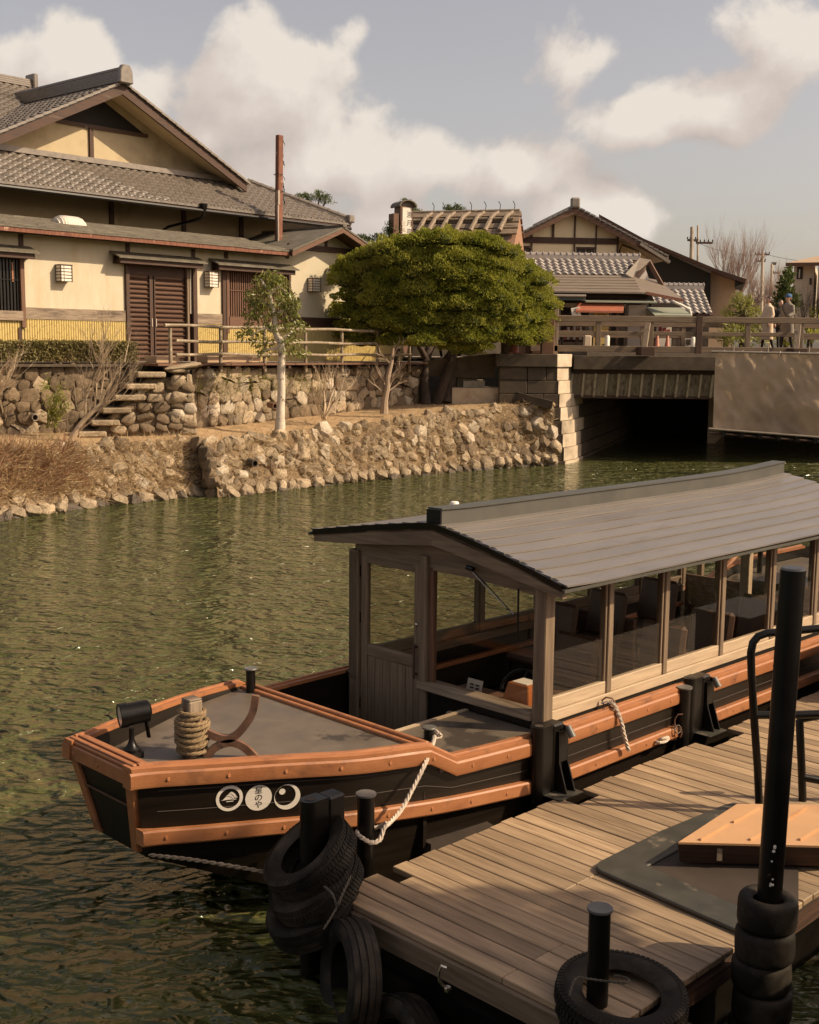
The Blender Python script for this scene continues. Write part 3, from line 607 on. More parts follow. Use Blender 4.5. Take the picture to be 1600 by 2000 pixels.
# ================================================================== BRIDGE
YB = 35.72
FB = frame(Vector((4.6, YB, 0)), 0.0)
pier = thing('bridge_abutment', 'tall dressed stone abutment at the left end of the timber bridge', 'abutment', FB)
def bp_(x, y, d=0.0): return fpt(FB, x, y, d)
xl, xr, xrt = bp_(1093,850).x, bp_(1118,850).x, bp_(1120,700).x
zc0, zc1 = bp_(1100,717).z, bp_(1100,692).z
xL = bp_(975, 750).x
# courses of blocks on the front face; the lit return runs along the canal
nc = 8; zz = [-.3+(zc0+.3)*i/nc for i in range(nc+1)]
random.seed(3)
def batter(z): return .30*(1-z/zc0)
for i in range(nc):
    x = xL; k = 0; z0_, z1_ = zz[i]+.008, zz[i+1]-.008; zm = (z0_+z1_)/2
    xe = bp_(1088, 700).x+batter(zm)
    while x < xe-.1:
        w_ = random.uniform(.55,.95); x2 = min(x+w_, xe-.3) if xe-.3-x > .5 else xe
        if x2 >= xe-.31: x2 = xe
        MB().box(x+.008, x2-.008, -batter(zm)*.4+random.uniform(0,.02), .6, z0_, z1_).build('block', 'concrete_dark', pier, bevel=.012)  # front blocks darkened for wet stain and tree shade
        x = x2
    MB().prism([(xe+.003,-batter(zm)*.4,z0_),(xe+.42,.61,z0_),(xe+.003,.61,z0_)], (0,0,z1_-z0_)).build('block', 'concrete', pier)
    # return face blocks going back along u, deeper ones darkened for bridge shade
    yy = 0.62; x0_ = xe+.42-.62*.33
    while yy < 13:
        w_ = random.uniform(.5,.7) if yy < 1.3 else random.uniform(.9,1.3); a = Vector((x0_+yy*.33, yy, 0)); b = Vector((x0_+(yy+w_)*.33, yy+w_, 0))
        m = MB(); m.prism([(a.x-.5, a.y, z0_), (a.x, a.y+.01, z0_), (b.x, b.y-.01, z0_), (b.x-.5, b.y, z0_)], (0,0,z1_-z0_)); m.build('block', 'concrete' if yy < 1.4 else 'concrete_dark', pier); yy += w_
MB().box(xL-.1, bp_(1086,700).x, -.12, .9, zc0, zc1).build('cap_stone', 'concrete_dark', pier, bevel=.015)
cxa = bp_(1086,700).x; MB().prism([(cxa+.01,-.12,zc0-.003),(cxa+.05,-.12,zc0-.003),(cxa+.56,.60,zc0-.003),(cxa+.56,.9,zc0-.003),(cxa+.01,.9,zc0-.003)], (0,0,zc1-zc0+.007)).build('cap_stone', 'concrete', pier, bevel=.015)  # paler concrete imitates the sunlit end of the cap
MB().prism([(xL-2.2,.5,zc0+.02-.35),(xL-.11,.5,zc0-.35),(xL-.11,.5,zc1),(xL-2.2,.5,ZS+.03)], (0,.5,0)).build('ramp_wall', 'concrete_dark', pier)
pr = thing('bridge_pier', 'far stone pier of the bridge beside the hanging tarpaulin', 'pier', frame(aty(1384,860,44.5), 0))
MB().prism([(-.05,0,-.4),(.25,0,-.4),(4.0,11.5,-.4),(3.7,11.5,-.4)], (0,0,3.3)).build('pier_wall', 'concrete', pr)

FB = FB @ Matrix.Translation((0,.62,0)); br = thing('timber_bridge', 'dark timber bridge with a weathered three rail parapet across the canal', 'bridge', FB)
xrt = bp_(1120,700).x
XE = 26.0; zdk = 3.25
xs0 = xrt+.02
MB().box(xs0, XE, -.05, .25, bp_(1200,722).z, bp_(1200,695).z).build('fascia_beam', 'concrete_dark', br, bevel=.01)
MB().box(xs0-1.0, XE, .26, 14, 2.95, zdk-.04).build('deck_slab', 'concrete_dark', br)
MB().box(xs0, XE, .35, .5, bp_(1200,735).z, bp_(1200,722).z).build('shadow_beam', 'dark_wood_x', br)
MB().box(xs0-.3, XE, 13.6, 14, -.35, 2.95).build('shade_backing', 'dark_wood_x', br)  # added dark wall closing the far end, keeps the opening under the deck black
# weathered boarding with battens under the beam, leaning back
za, zb = bp_(1200,731,.3).z, bp_(1200,772,.3).z; x = xs0; i = 0; bw = (bp_(1390,750).x-bp_(1122,750).x)/11.6
while x < XE-.3 and i < 60:
    MB().prism([(x+.03,.32,za),(x+bw-.01,.32,za),(x+bw-.01,.50,zb+random.uniform(-.04,.02)),(x+.03,.50,zb+random.uniform(-.04,.02))], (0,.02,0)).build('weather_board', 'mossy_boards', br)
    MB().prism([(x-.03,.26,za+.02),(x+.035,.26,za+.02),(x+.015,.44,zb-.05),(x-.05,.44,zb-.05)], (0,.05,0)).build('batten', 'batten', br)
    x += bw; i += 1
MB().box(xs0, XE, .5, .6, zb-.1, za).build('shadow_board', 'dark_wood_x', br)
MB().box(xs0+.5, XE, .75, 7.0, zdk-.039, 3.42).build('walkway', 'asphalt', br)
# parapets, front and back
def parapet(d, front):
    z = lambda y: bp_(1250, y, 0).z
    zt, zt0, zm, zm0, zb1, zb0 = z(617), z(629), z(647), z(655), z(676), z(688)
    if not front: zb1 -= .0
    X0 = bp_(1084,640).x
    MB().box(X0, XE, d-.07, d+.07, zt0, zt).build('top_rail', 'grey_wood_x', br, bevel=.012)
    MB().box(X0, XE, d-.035, d+.035, zm0, zm).build('middle_rail', 'grey_wood_x', br, bevel=.008)
    MB().box(X0, XE, d-.06, d+.06, zb0, zb1).build('bottom_rail', 'grey_wood_x', br, bevel=.01)
    posts = [(1170,0),(1273,1),(1367,2),(1463,0),(1567,1),(1660,2),(1760,0)] if front else [(1240,0),(1345,0),(1440,0),(1540,0)]
    for q, kind in posts:
        xx = bp_(q, 650).x; w_ = .075 if kind < 2 else .09
        MB().box(xx-w_, xx+w_, d-.05 if kind < 2 else d-.09, d+.05, zb1 if kind < 2 else zb0-.02, zt0 if kind < 2 else zt+.02).build('post', 'grey_wood_z' if kind < 2 else 'dark_wood_z', br, bevel=.008)
        if kind == 1:
            MB().bar((xx-.12, d-.10, zt0-.02), (xx-.30, d-.55, zb0+.02), .17, .07).build('brace', 'worn_wood_z', br, bevel=.01)
            MB().box(xx-.42, xx+.0, d-.75, d+.05, zb0-.09, zb1-.02).build('outrigger', 'dark_wood_y', br, bevel=.012)
    if front: MB().box(bp_(1058,650).x, bp_(1083,650).x, d-.2, d+.2, zdk, bp_(1070,601).z).build('end_post', 'brown_wood_z', br, bevel=.02)
    if front: MB().box(bp_(1083,650).x+.005, bp_(1091,650).x, d-.06, d+.12, zdk, bp_(1070,601).z-.01).build('end_post_plank', 'worn_wood_z', br, bevel=.01)
parapet(.12, True); parapet(7.2, False)

# tarpaulin hung on scaffold pipes in front of the bridge
FT = frame(aty(1390, 700, 33.2), R(-9))
tp = thing('tarpaulin_screen', 'beige tarpaulin laced to scaffold pipes hanging on the right of the bridge', 'tarpaulin', FT)
A = fpt(FT,1398,688); Bq = fpt(FT,1392,838); Cq = fpt(FT,1640,857); D_ = fpt(FT,1640,693); XM = 9.0
nx, nz_ = 140, 30; rows = []
Lr = D_.x-A.x
for j in range(nz_+1):
    r_ = []
    for i in range(nx+1):
        s_ = i/nx; f_ = s_*3.4; x = A.x*(1-j/nz_)+Bq.x*(j/nz_)+f_*Lr*.62; z = (A.z+(D_.z-A.z)*f_*.62)*(1-j/nz_)+(Bq.z+(Cq.z-Bq.z)*f_*.62)*(j/nz_)
        y = .10*smooth_noise((x*1.6, 3, z*1.1), 1)+.05*smooth_noise((x*4+z*3, 7, z*1.8-x), 1)+.03*math.sin(x*2.2+z)-.02*abs(math.sin(x*4.2))-.02*abs(math.sin(z*3.6))
        r_.append(Vector((x, y, z)))
    rows.append(r_)
MB().sheet(rows).build('tarpaulin_sheet', 'tarp', tp, smooth=True, ang=3)
for off, nm in ((0,'top_pipe'),(nz_,'bottom_pipe')):
    p0, p1 = rows[off][0]+Vector((-.12,-.06,.02)), rows[off][-1]+Vector((0,-.06,.02)); MB().cyl(p0, p1, .03, seg=8).build(nm, 'pipe', tp, smooth=True)
p0, p1 = rows[-1][0]+Vector((-.08,.15,-.12)), rows[-1][-1]+Vector((0,.15,-.12)); MB().cyl(p0, p1, .028, seg=8).build('lower_pipe', 'dark_wood_x', tp, smooth=True)
for k in range(14):
    q = rows[-1][min(nx, 6+k*10)]; MB().box(q.x-.05,q.x+.05,-.12,.2,q.z-.17,q.z+.04).build('clamp', 'black_steel', tp, bevel=.01)
    q = rows[0][min(nx, 4+k*10)]; MB().tube([q+Vector((0,-.05,-.06)), q+Vector((.02,-.09,.03)), q+Vector((.04,-.02,.06))], .008, 5).build('lacing', 'rope_white', tp)
q = bp_(1433,676); 
for (x_, y_) in ((1433,690),(1500,691),(1580,692)):
    a = fpt(FT, x_, y_, 0); MB().cyl(a, a+Vector((0,.0,.22)), .02, seg=6).build('upright_stub', 'pipe', tp)
# ================================================================== TILED ROOFS
def tile_mesh(w=.27, l=.31, m='tile', amp=.032, lip=.035):
    n = 7; xs_ = [w*1.06*i/n for i in range(n+1)]
    def prof(x): 
        t = x/w; return amp*math.cos(2*math.pi*(t-.80)) + (.012 if t > 1 else 0)
    v = []
    for y, dz in ((0, lip+.012), (l, .0)):
        v += [(x, y, prof(x)+dz) for x in xs_]
    v += [(x, .004, prof(x)+.002) for x in xs_]
    k = n+1; f = [(i, i+1, k+i+1, k+i) for i in range(n)]+[(2*k+i, 2*k+i+1, i+1, i) for i in range(n)]
    me = bpy.data.meshes.new('tile'); me.from_pydata(v, [], f); me.materials.append(G[m]); me.polygons.foreach_set('use_smooth', [True]*n+[False]*n); return me
def tile_roof(parent, o, ex, up, W_, L_, me, keep=lambda x, y: True, dx=.27, dy=.25, budget=300, name='roof_tile', base='tile'):
    """Tiles over the plane o + ex*x + up*y (parent space). The nearest are objects, the rest one joined part."""
    ex = Vector(ex).normalized(); up = Vector(up).normalized(); nr = ex.cross(up).normalized()
    if nr.z < 0: nr = -nr
    cells = []
    for j in range(int(L_/dy)):
        for i in range(int(W_/dx)):
            x, y = i*dx, j*dy
            if keep(x+dx/2, y+dy/2): cells.append((x, y))
    Mw = INV[parent.name].inverted()
    cells.sort(key=lambda c: (Mw @ (Vector(o)+ex*c[0]+up*c[1]) - CAMP).length)
    rest = MB(); vs = [tuple(v.co) for v in me.vertices]; fs = [tuple(p.vertices) for p in me.polygons]
    for k, (x, y) in enumerate(cells):
        j_ = random.uniform(-.008,.008)
        M = basis(ex, up, nr, Vector(o)+ex*(x+j_)+up*(y+random.uniform(-.006,.006))+nr*.01) @ Matrix.Rotation(random.uniform(-.015,.015), 4, 'Z')
        if k < budget: inst(name, me, parent, M)
        else: rest.add([M @ Vector(v) for v in vs], fs)
    if rest.v:
        ob = rest.build(name+'_field', me.materials[0], parent, smooth=True); ob['kind'] = 'stuff'
TILE = tile_mesh(); TILE_L = tile_mesh(.27, .31, 'tile_light', .035, .03)
# ================================================================== FRONT BUILDING (left bank)
FH = frame(Vector((aty(310,700,31).x, 31.0, 0)), R(49))
def h(x, y, d=0.0): return fpt(FH, x, y, d)
fb = thing('plaster_building', 'long ochre plaster building with bamboo cladding and a brown louvred double door', 'building', FH)
SE = 9.5; S0 = -9.0; ztop = 6.06
def wallbox(nm, x0, x1, z0, z1, m, d0=0.0, d1=.15, par=fb, **k): return MB().box(x0, x1, d0, d1, z0, z1).build(nm, m, par, **k)
zb_, zm_ = h(120,625).z, h(120,604).z       # band
dx0, dx1 = -.93, 1.05                        # door
wl0, wl1 = -5.2, h(38,560).x                 # left window
wr0, wr1 = h(443,560).x, h(562,560).x
zw0, zw1 = h(20,607).z, h(20,498).z
zr0, zr1 = h(500,620).z, h(500,530).z
wallbox('wall_panel', S0, wl0, zm_, ztop, 'plaster'); wallbox('wall_panel', wl0, wl1, zw1, ztop, 'plaster')
wallbox('wall_panel', wl1, h(181,560).x, zm_, ztop, 'plaster'); wallbox('wall_panel', h(181,560).x+.004, dx0, zm_, ztop, 'plaster', .004)
wallbox('wall_panel', dx0, dx1, h(310,520).z, ztop, 'plaster'); wallbox('wall_panel', dx1, wr0, zm_, ztop, 'plaster')
wallbox('wall_panel', wr0, wr1, zr1, ztop, 'plaster'); wallbox('wall_panel', wr1, SE, zm_, ztop+.0, 'plaster')
# gable top of the cross gable
gs, gz = 6.06, 6.80; ge = 4.05; GS = (gz-6.02)/(gs-ge)
MB().prism([(ge+.1,.0,ztop+.002),(2*gs-ge-.1,.0,ztop+.002),(gs,.0,gz-.02)], (0,.15,0)).build('gable_panel', 'plaster', fb)
wallbox('gable_beam', ge+.5, SE, 6.15, 6.31, 'dark_wood_x', -.05, .02)
wallbox('gable_strut', gs-.04, gs+.04, 6.312, gz-.1, 'dark_wood_z', -.04, .02)
# interior darkness behind openings, side walls and rear
wallbox('rear_wall', S0, SE, 3.0, 6.2, 'interior', 1.5, 1.6)
wallbox('side_wall', SE-.15, SE, 3.0, ztop, 'plaster', .151, 3)
# band rail and bamboo cladding
for a, b in ((S0, wl0), (wl1+.08, dx0-.07), (dx1+.12, wr0-.1), (wr1+.1, SE)):
    wallbox('dado_rail', a, b, zb_, zm_+.02, 'worn_wood_x' if a < 2 else 'dark_wood_x', -.035, .01, bevel=.006)
bm_ = MB()
def canes(a, b, z0, z1):
    x = a; 
    while x < b:
        r_ = .031; n_ = 4
        ring = [(x+r_-r_*math.cos(math.pi*k/n_), -.002-r_*math.sin(math.pi*k/n_)) for k in range(n_+1)]
        zt = z1-.005; hz = z0
        segs = [z0]; 
        zq = z0+random.uniform(.05,.3)
        while zq < zt-.03: segs.append(zq); zq += random.uniform(.22,.34)
        segs.append(zt)
        for s0_, s1_ in zip(segs, segs[1:]):
            bm_.sheet([[(px_, py_, s0_+.004) for px_, py_ in ring], [(px_, py_-.0, s1_-.004) for px_, py_ in ring]])
            bm_.sheet([[(px_, py_-.0045, s1_-.012) for px_, py_ in ring], [(px_, py_-.0045, s1_+.0) for px_, py_ in ring]])
        x += .0655
for a, b in ((-5.2, wl1-.02), (wl1+.08, dx0-.07), (dx1+.16, wr0-.12), (wr0+.0, 8.2)): canes(a, b, 3.0, zb_ if a != -5.2 else zw0-.07)
o = bm_.build('bamboo_canes', 'bamboo_yellow', fb, smooth=True); o['kind'] = 'stuff'
wallbox('cladding_backing', S0, dx0-.05, 3.0, zb_, 'bamboo_yellow', .004, .1); wallbox('cladding_backing', dx1+.15, SE, 3.0, zb_, 'bamboo_yellow', .004, .1)
# short studs under the eave
for q in (41, 249, 377, 441, 561):
    s_ = h(q, 490).x; wallbox('stud', s_-.055, s_+.055, h(q,505).z if q > 60 else 5.5, 6.1, 'dark_wood_z', -.03, .01)
def post(x, z0, z1, w_=.07, d=-.07, m='dark_wood_z', nm='post'): return wallbox(nm, x-w_, x+w_, z0, z1, m, d, .08, bevel=.008)
post(h(248,600).x, 3.0, h(248,520).z+.12, .055); post(h(379,600).x, 3.0, h(379,520).z+.1, .07); post(h(367,600).x-.0, 3.0, h(367,520).z+.1, .035, -.03, 'grey_wood_z')
post(wl1+.04, h(42,640).z, zw1+.05, .055, -.09, 'brown_wood_z'); post(h(38,650).x, 3.0, h(38,640).z, .05, -.05)
post(wr0-.12, 3.0, zr1+.15, .065, -.06); post(wr0-.02, 3.75, zr1+.15, .045, -.08, 'brown_wood_z'); post(wr1+.04, 3.9, zr1+.1, .045, -.06)
# canopies
def canopy(x0, x1, px_y, nm='window_canopy'):
    z = px_y
    c = MB().prism([(x0,-.42,z-.10),(x0,-.42,z-.07),(x0,.0,z+.09),(x0,.0,z+.04)], (x1-x0,0,0)).build(nm, 'shingle', fb)
    MB().box(x0+.08, x1-.08, -.34, -.27, z-.22, z-.085).build('canopy_beam', 'dark_wood_x', c, bevel=.006)
    for xx in (x0+.14, x1-.2): MB().box(xx, xx+.07, -.27, -.0, z-.20, z-.10).build('bracket', 'dark_wood_y', c)
    MB().box(x0+.1, x1-.1, -.06, -.0, z-.22, z+.04).build('fascia', 'dark_wood_x', c)
canopy(-6.5, h(75,495,-.35).x, h(75,494,-.42).z+.08); canopy(h(230,500,-.35).x, h(403,512,-.35).x, h(310,507,-.42).z+.08, 'door_canopy'); canopy(h(424,518,-.35).x, h(582,526,-.35).x, h(500,521,-.42).z+.08)
# lattice windows
def lattice(x0, x1, z0, z1, sp, m, wsp, sill):
    w_ = wallbox('window', x0, x1, z0, z1, 'interior', .10, .13)
    x = x0+.02
    while x < x1-.02:
        MB().box(x, x+sp*wsp, -.02, .03, z0, z1).build('lattice_bar', m, w_); x += sp
    MB().box(x0-.02, x1+.02, -.10, .02, z0-sill, z0).build('sill', 'worn_wood_x' if sill > .15 and x0 < 0 else 'brown_wood_x', w_, bevel=.006)
    MB().box(x0, x1, -.04, .03, z0+(z1-z0)*.55, z0+(z1-z0)*.55+.02).build('lattice_tie', m, w_)
lattice(wl0, wl1-.0, zw0, zw1, .085, 'black_steel', .55, .22); lattice(wr0+.03, wr1, zr0, zr1, .078, 'brown_wood_z', .5, .26)
p_ = wallbox('paper_charm', h(23,520).x-.02, h(23,520).x+.015, h(23,550).z, h(23,512).z, 'orange', -.035, -.025)
# double door
zd0, zd1 = 3.02, h(310,522).z
wallbox('door_head', dx0, dx1, zd1-.22, zd1+.05, 'dark_wood_x', .06, .12)
dmid = h(302,600).x
for x0, x1 in ((dx0+.03, dmid-.02), (dmid+.02, dx1-.08)):
    dr = MB(); dr.box(x0, x1, .09, .13, zd0, zd1-.22); dr = dr.build('door', 'brown_wood_x', fb)
    mm = MB(); st_ = .10 if x0 < 0 else .05
    mm.box(x0, x0+(.035 if x0 < 0 else .10), .03, .088, zd0, zd1-.22); mm.box(x1-(.10 if x0 < -.5 else .05), x1, .03, .088, zd0, zd1-.22); mm.build('door_stile', 'dark_wood_z', dr)
    n_ = 18
    for k in range(n_):
        z = zd0+.08+(zd1-.30-zd0-.08)*k/(n_-1)
        MB().prism([(x0+.04,.088,z-.03),(x0+.04,.052,z-.03),(x0+.04,.035,z-.012),(x0+.04,.088,z+.02)], (x1-x0-.10,0,0)).build('louvre', 'dark_wood_x', dr)
    MB().box((x1-.06) if x0 < -.5 else (x0+.03), (x1-.035) if x0 < -.5 else (x0+.055), .015, .03, h(300,638).z, h(300,622).z).build('handle', 'chrome', dr)
wallbox('door_panel_side', dx1-.08, dx1+.04, zd0, zd1, 'dark_wood_z', .05, .12)
# wall lanterns
for (x0, y0, x1, y1, lab) in ((115,519,137,549,''),(405,532,423,560,''),(607,545,623,569,'')):
    a, b = h(x0, y1, -.14), h(x1, y0, -.14); L0 = b.x-a.x; 
    ln = MB().box(a.x, b.x, -.22, -.02, a.z, b.z).build('wall_lantern', 'lampglass', fb)
    fr_ = MB()
    for xx in (a.x, b.x-.018):
        for yy in (-.228, -.035): fr_.box(xx-.003, xx+.021, yy, yy+.018, a.z-.01, b.z+.01)
    xm_ = a.x+(b.x-a.x)*.28; fr_.box(xm_, xm_+.012, -.226, -.219, a.z, b.z)
    for k in range(6):
        z = a.z+(b.z-a.z)*k/5; fr_.box(a.x-.005, b.x+.005, -.228, -.218, z-.008, z+.008); fr_.box(a.x-.006, a.x+.004, -.22, -.02, z-.008, z+.008)
    fr_.box(a.x-.01, b.x+.01, -.23, -.01, b.z, b.z+.02); fr_.build('lantern_frame', 'dark_wood_z', ln)
# lower shingle roof
e0, e1 = -9.4, ge
rws = []
for j, (d, z) in enumerate(((-.62,6.035),(-.1,6.13),(.6,6.28),(1.7,6.52))):
    rws.append([Vector((e0+(e1-e0)*i/60, d, z+.012*smooth_noise((i*.4, j, 1), 1))) for i in range(61)])
MB().slab(rws, .035).build('shingle_roof', 'shingle', fb)
for k, (d, z) in enumerate(((-.60,5.985),)): MB().box(e0, e1+.1, d, d+.04, z-.085, z+.025).build('eave_board', 'rusty_red', fb); MB().box(e0, e1+.05, d+.12, d+.16, z-.11, z-.0).build('gutter_board', 'dark_wood_x', fb)
for k in range(34): x = e0+.2+k*.4; MB().box(x, x+.05, -.55, .0, 6.0-.04, 6.03).build('rafter', 'dark_wood_y', fb)
sh = MB(); random.seed(8)
for j in range(8):
    d0_ = -.60+j*.28; z0_ = 6.042+(d0_+.6)*.213; x = e0+random.uniform(0,.3)
    while x < e1-.05:
        w_ = random.uniform(.22,.42); t_ = random.uniform(.008,.02)
        sh.add([(x,d0_,z0_),(x+w_,d0_,z0_),(x+w_,d0_,z0_+t_),(x,d0_,z0_+t_),(x,d0_+.28,z0_+.06),(x+w_,d0_+.28,z0_+.06)], [(0,1,2,3),(3,2,5,4)]); x += w_+.008
sh = sh.build('shingle', 'shingle', fb); sh['kind'] = 'stuff'
# cross gable roof
for sgn in (-1, 1):
    x1 = gs+sgn*(gs-ge)
    MB().prism([(gs,-.75,gz),(x1,-.75,6.02),(x1,-.75,6.07),(gs,-.75,gz+.05)], (0,3.5,0)).build('gable_roof', 'shingle', fb)
    MB().prism([(gs,-.73,gz-.13),(x1,-.73,5.88),(x1,-.73,6.01),(gs,-.73,gz-.005)], (0,.05,0)).build('barge_board', 'brown_wood_x', fb)
    MB().prism([(gs,-.70,gz-.05),(x1,-.70,5.97),(x1,-.70,6.0),(gs,-.70,gz-.012)], (0,.7,0)).build('gable_soffit', 'dark_wood_x', fb)
MB().box(gs-.07, gs+.07, -.78, 2.7, gz+.03, gz+.09).build('gable_ridge', 'shingle', fb)

# ================================================================== MAIN HALL with tiled hip and gable roof
mh = thing('tiled_hall', 'large hall with grey tiled hip and gable roof rising behind the ochre plaster building', 'building', FH)
DE, ZE = 1.5, 7.27; SX = 8.67; HX, HD, HZ = 6.55, 3.75, 8.42
def mwall(nm, x0, x1, z0, z1, m, d0, d1): return MB().box(x0, x1, d0, d1, z0, z1).build(nm, m, mh)
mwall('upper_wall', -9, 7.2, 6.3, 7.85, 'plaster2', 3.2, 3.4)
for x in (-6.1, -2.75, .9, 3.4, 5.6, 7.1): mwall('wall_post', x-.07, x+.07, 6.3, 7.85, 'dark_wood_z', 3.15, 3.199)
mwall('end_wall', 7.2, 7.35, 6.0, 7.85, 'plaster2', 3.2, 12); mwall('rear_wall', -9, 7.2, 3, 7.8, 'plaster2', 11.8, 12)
# skirt roof base and soffit
sl = (HZ-ZE)/(HD-DE)
MB().slab([[Vector((-10,DE,ZE-.02)), Vector((SX,DE,ZE-.02))], [Vector((-10,HD,HZ-.02)), Vector((HX,HD,HZ-.02))]], .05).build('roof_boards', 'dark_wood_x', mh)
MB().add([(SX,DE,ZE-.02),(SX,14,ZE-.02),(HX,14,HZ-.02),(HX,HD,HZ-.02)], [(0,1,2,3)]).build('hip_roof_boards', 'tile', mh)
tile_roof(mh, Vector((-8.1, DE-.02, ZE-.0)), (1,0,0), (0,1,sl), 16.8, 2.55, TILE, keep=lambda x, y: -8.1+x < SX-.1-y*.87, budget=300)
ev = MB()
for i in range(63):
    x = -8.1+i*.27+.215
    if x < SX-.05: ev.cyl((x, DE-.045, ZE+.015), (x, DE+.02, ZE+.02), .052, seg=8)
ev.box(-8.1, SX, DE-.04, DE-.02, ZE-.055, ZE+.01); ev = ev.build('eave_tile_row', 'tile', mh, smooth=True); ev['kind'] = 'stuff'
MB().box(-9, SX, DE-.01, DE+.05, ZE-.14, ZE-.06).build('eave_fascia', 'dark_wood_x', mh)
MB().tube([(-9, DE-.10, ZE-.12), (2, DE-.10, ZE-.15), (SX-.1, DE-.10, ZE-.17)], .05, 8).build('gutter', 'black_steel', mh, smooth=True)
MB().prism([(-9,DE+.05,ZE-.11),(SX-.1,DE+.05,ZE-.11),(HX+.8,3.2,ZE+.35),(-9,3.2,ZE+.35)], (0,0,.01)).build('eave_soffit', 'dark_wood_y', mh)
# downpipe hopper and bent pipe
q = h(398,405,DE-.1)
MB().lathe([(.03,-.25),(.05,-.12),(.10,-.02),(.11,.10),(.12,.10)], Matrix.Translation(q), 8).build('rain_hopper', 'black_steel', mh, smooth=True)
MB().tube([q+Vector((0,0,-.2)), q+Vector((-.04,.1,-.3)), q+Vector((-.3,1.2,-.48)), q+Vector((-.34,1.55,-.62)), q+Vector((-.34,1.6,-1.3))], .04, 8).build('downpipe', 'black_steel', mh, smooth=True)
# gable: plane at depth GD, overhang to GO
GO, GD = 2.75, 3.7; pk = h(238,163,GO); pl = h(0,270,GO); prr = h(481,349,GO); sR = (pk.z-prr.z)/(prr.x-pk.x); sL = (pk.z-pl.z)/(pk.x-pl.x); sm = (sR+sL)/2
PX, PZ = pk.x, pk.z
def rz(x): return PZ-abs(x-PX)*sm
XR = prr.x; XL = PX-(XR-PX)-.2
DB = 13.0
for sgn, xe in ((1, XR+.0), (-1, XL-.9)):
    MB().prism([(PX,GO,PZ),(xe,GO,rz(xe)),(xe,GO,rz(xe)-.05),(PX,GO,PZ-.05)], (0,DB-GO,0)).build('upper_roof_boards', 'tile', mh)
    MB().prism([(PX,GO-.03,PZ-.03),(xe,GO-.03,rz(xe)-.03),(xe,GO-.03,rz(xe)-.25),(PX,GO-.03,PZ-.28)], (0,.07,0)).build('barge_board', 'dark_wood_x', mh)
    MB().prism([(PX,GO+.05,PZ-.055),(xe,GO+.05,rz(xe)-.055),(xe,GO+.05,rz(xe)-.075),(PX,GO+.05,PZ-.075)], (0,GD-GO+.2,0)).build('gable_soffit', 'soffit', mh)
gb0 = HZ-.1
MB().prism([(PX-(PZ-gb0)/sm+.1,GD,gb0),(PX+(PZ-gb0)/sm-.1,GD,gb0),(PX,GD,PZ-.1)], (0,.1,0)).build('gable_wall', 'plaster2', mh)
# dark attic opening and struts on the gable
a1, a2, a3 = h(205,208,GD-.05), h(283,262,GD-.05), h(118,232,GD-.05)
zt_ = (a2.z+a3.z)/2; MB().prism([(a3.x,GD-.02,zt_),(a2.x,GD-.02,zt_),(a1.x+.25,GD-.02,rz(a1.x+.25)-.32),(a1.x,GD-.02,rz(a1.x)-.32)], (0,.02,0)).build('attic_opening', 'blackwall', mh)
MB().box(a3.x-.1, a2.x+.1, GD-.07, GD-.021, zt_-.10, zt_).build('gable_tie_beam', 'dark_wood_x', mh); MB().box(PX-.45, PX-.33, GD-.065, GD, gb0, zt_-.101).build('gable_post', 'dark_wood_z', mh)
MB().box(PX-3.9, PX+4.0, GD-.35, GD, gb0+.0, gb0+.14).build('flashing_ridge', 'tile', mh)
# tiles on the visible left slope of the upper roof
ul = Vector((1,0,sm)).normalized(); sLn = (XR-PX+.9)*math.sqrt(1+sm*sm)
tile_roof(mh, Vector((PX-(XR-PX+.9), DB-.3, rz(PX-(XR-PX+.9))+.01)), (0,-1,0), (1,0,sm), DB-GO-.3, sLn-.1, TILE, budget=0, name='upper_roof_tile')
rt = MB()   # rake edge tiles both sides
for sgn in (-1, 1):
    L_ = XR-PX
    k = 0
    while k*.25 < L_:
        x = PX+sgn*k*.25; x2 = PX+sgn*(k+1)*.25
        rt.bar((x,GO-.02,rz(x)+.035),(x2,GO-.02,rz(x2)+.05),.16,.06); k += 1
rt = rt.build('rake_tile_row', 'tile', mh); rt['kind'] = 'stuff'
rd = MB()
for k in range(5): rd.box(PX-.17+.015*k, PX+.17-.015*k, GO-.05, DB, PZ+.02+k*.062, PZ+.02+k*.062+.052)
rd.tube([(PX, GO-.06, PZ+.36), (PX, DB, PZ+.36)], .085, 8); rd.build('ridge_tiles', 'tile', mh)
on = MB(); on.prism([(PX-.22,0,PZ-.02),(PX+.22,0,PZ-.02),(PX+.20,0,PZ+.30),(PX+.12,0,PZ+.46),(PX-.12,0,PZ+.46),(PX-.20,0,PZ+.30)], (0,.16,0)); on = on.build('ridge_end_ornament', 'tile', mh, bevel=.025); on.location.y = GO-.24
hp = MB(); hA, hB = Vector((HX-.1,HD+.1,HZ+.03)), Vector((SX+.02,DE-.04,ZE+.03)); hp.bar(hA, hB, .22, .10); hp.tube([hA+Vector((0,0,.1)), hB+Vector((0,0,.1))], .07, 8); n_ = 11
for k in range(n_): p = hA.lerp(hB, (k+.5)/n_)+Vector((0,0,.1)); dd = (hB-hA).normalized(); hp.cyl(p-dd*.02, p+dd*.02, .085, seg=8)
hp.build('hip_ridge_tiles', 'tile', mh, smooth=True)
MB().box(SX-.16, SX+.1, DE-.1, DE+.16, ZE+.02, ZE+.26).build('hip_end_ornament', 'tile', mh, bevel=.03)
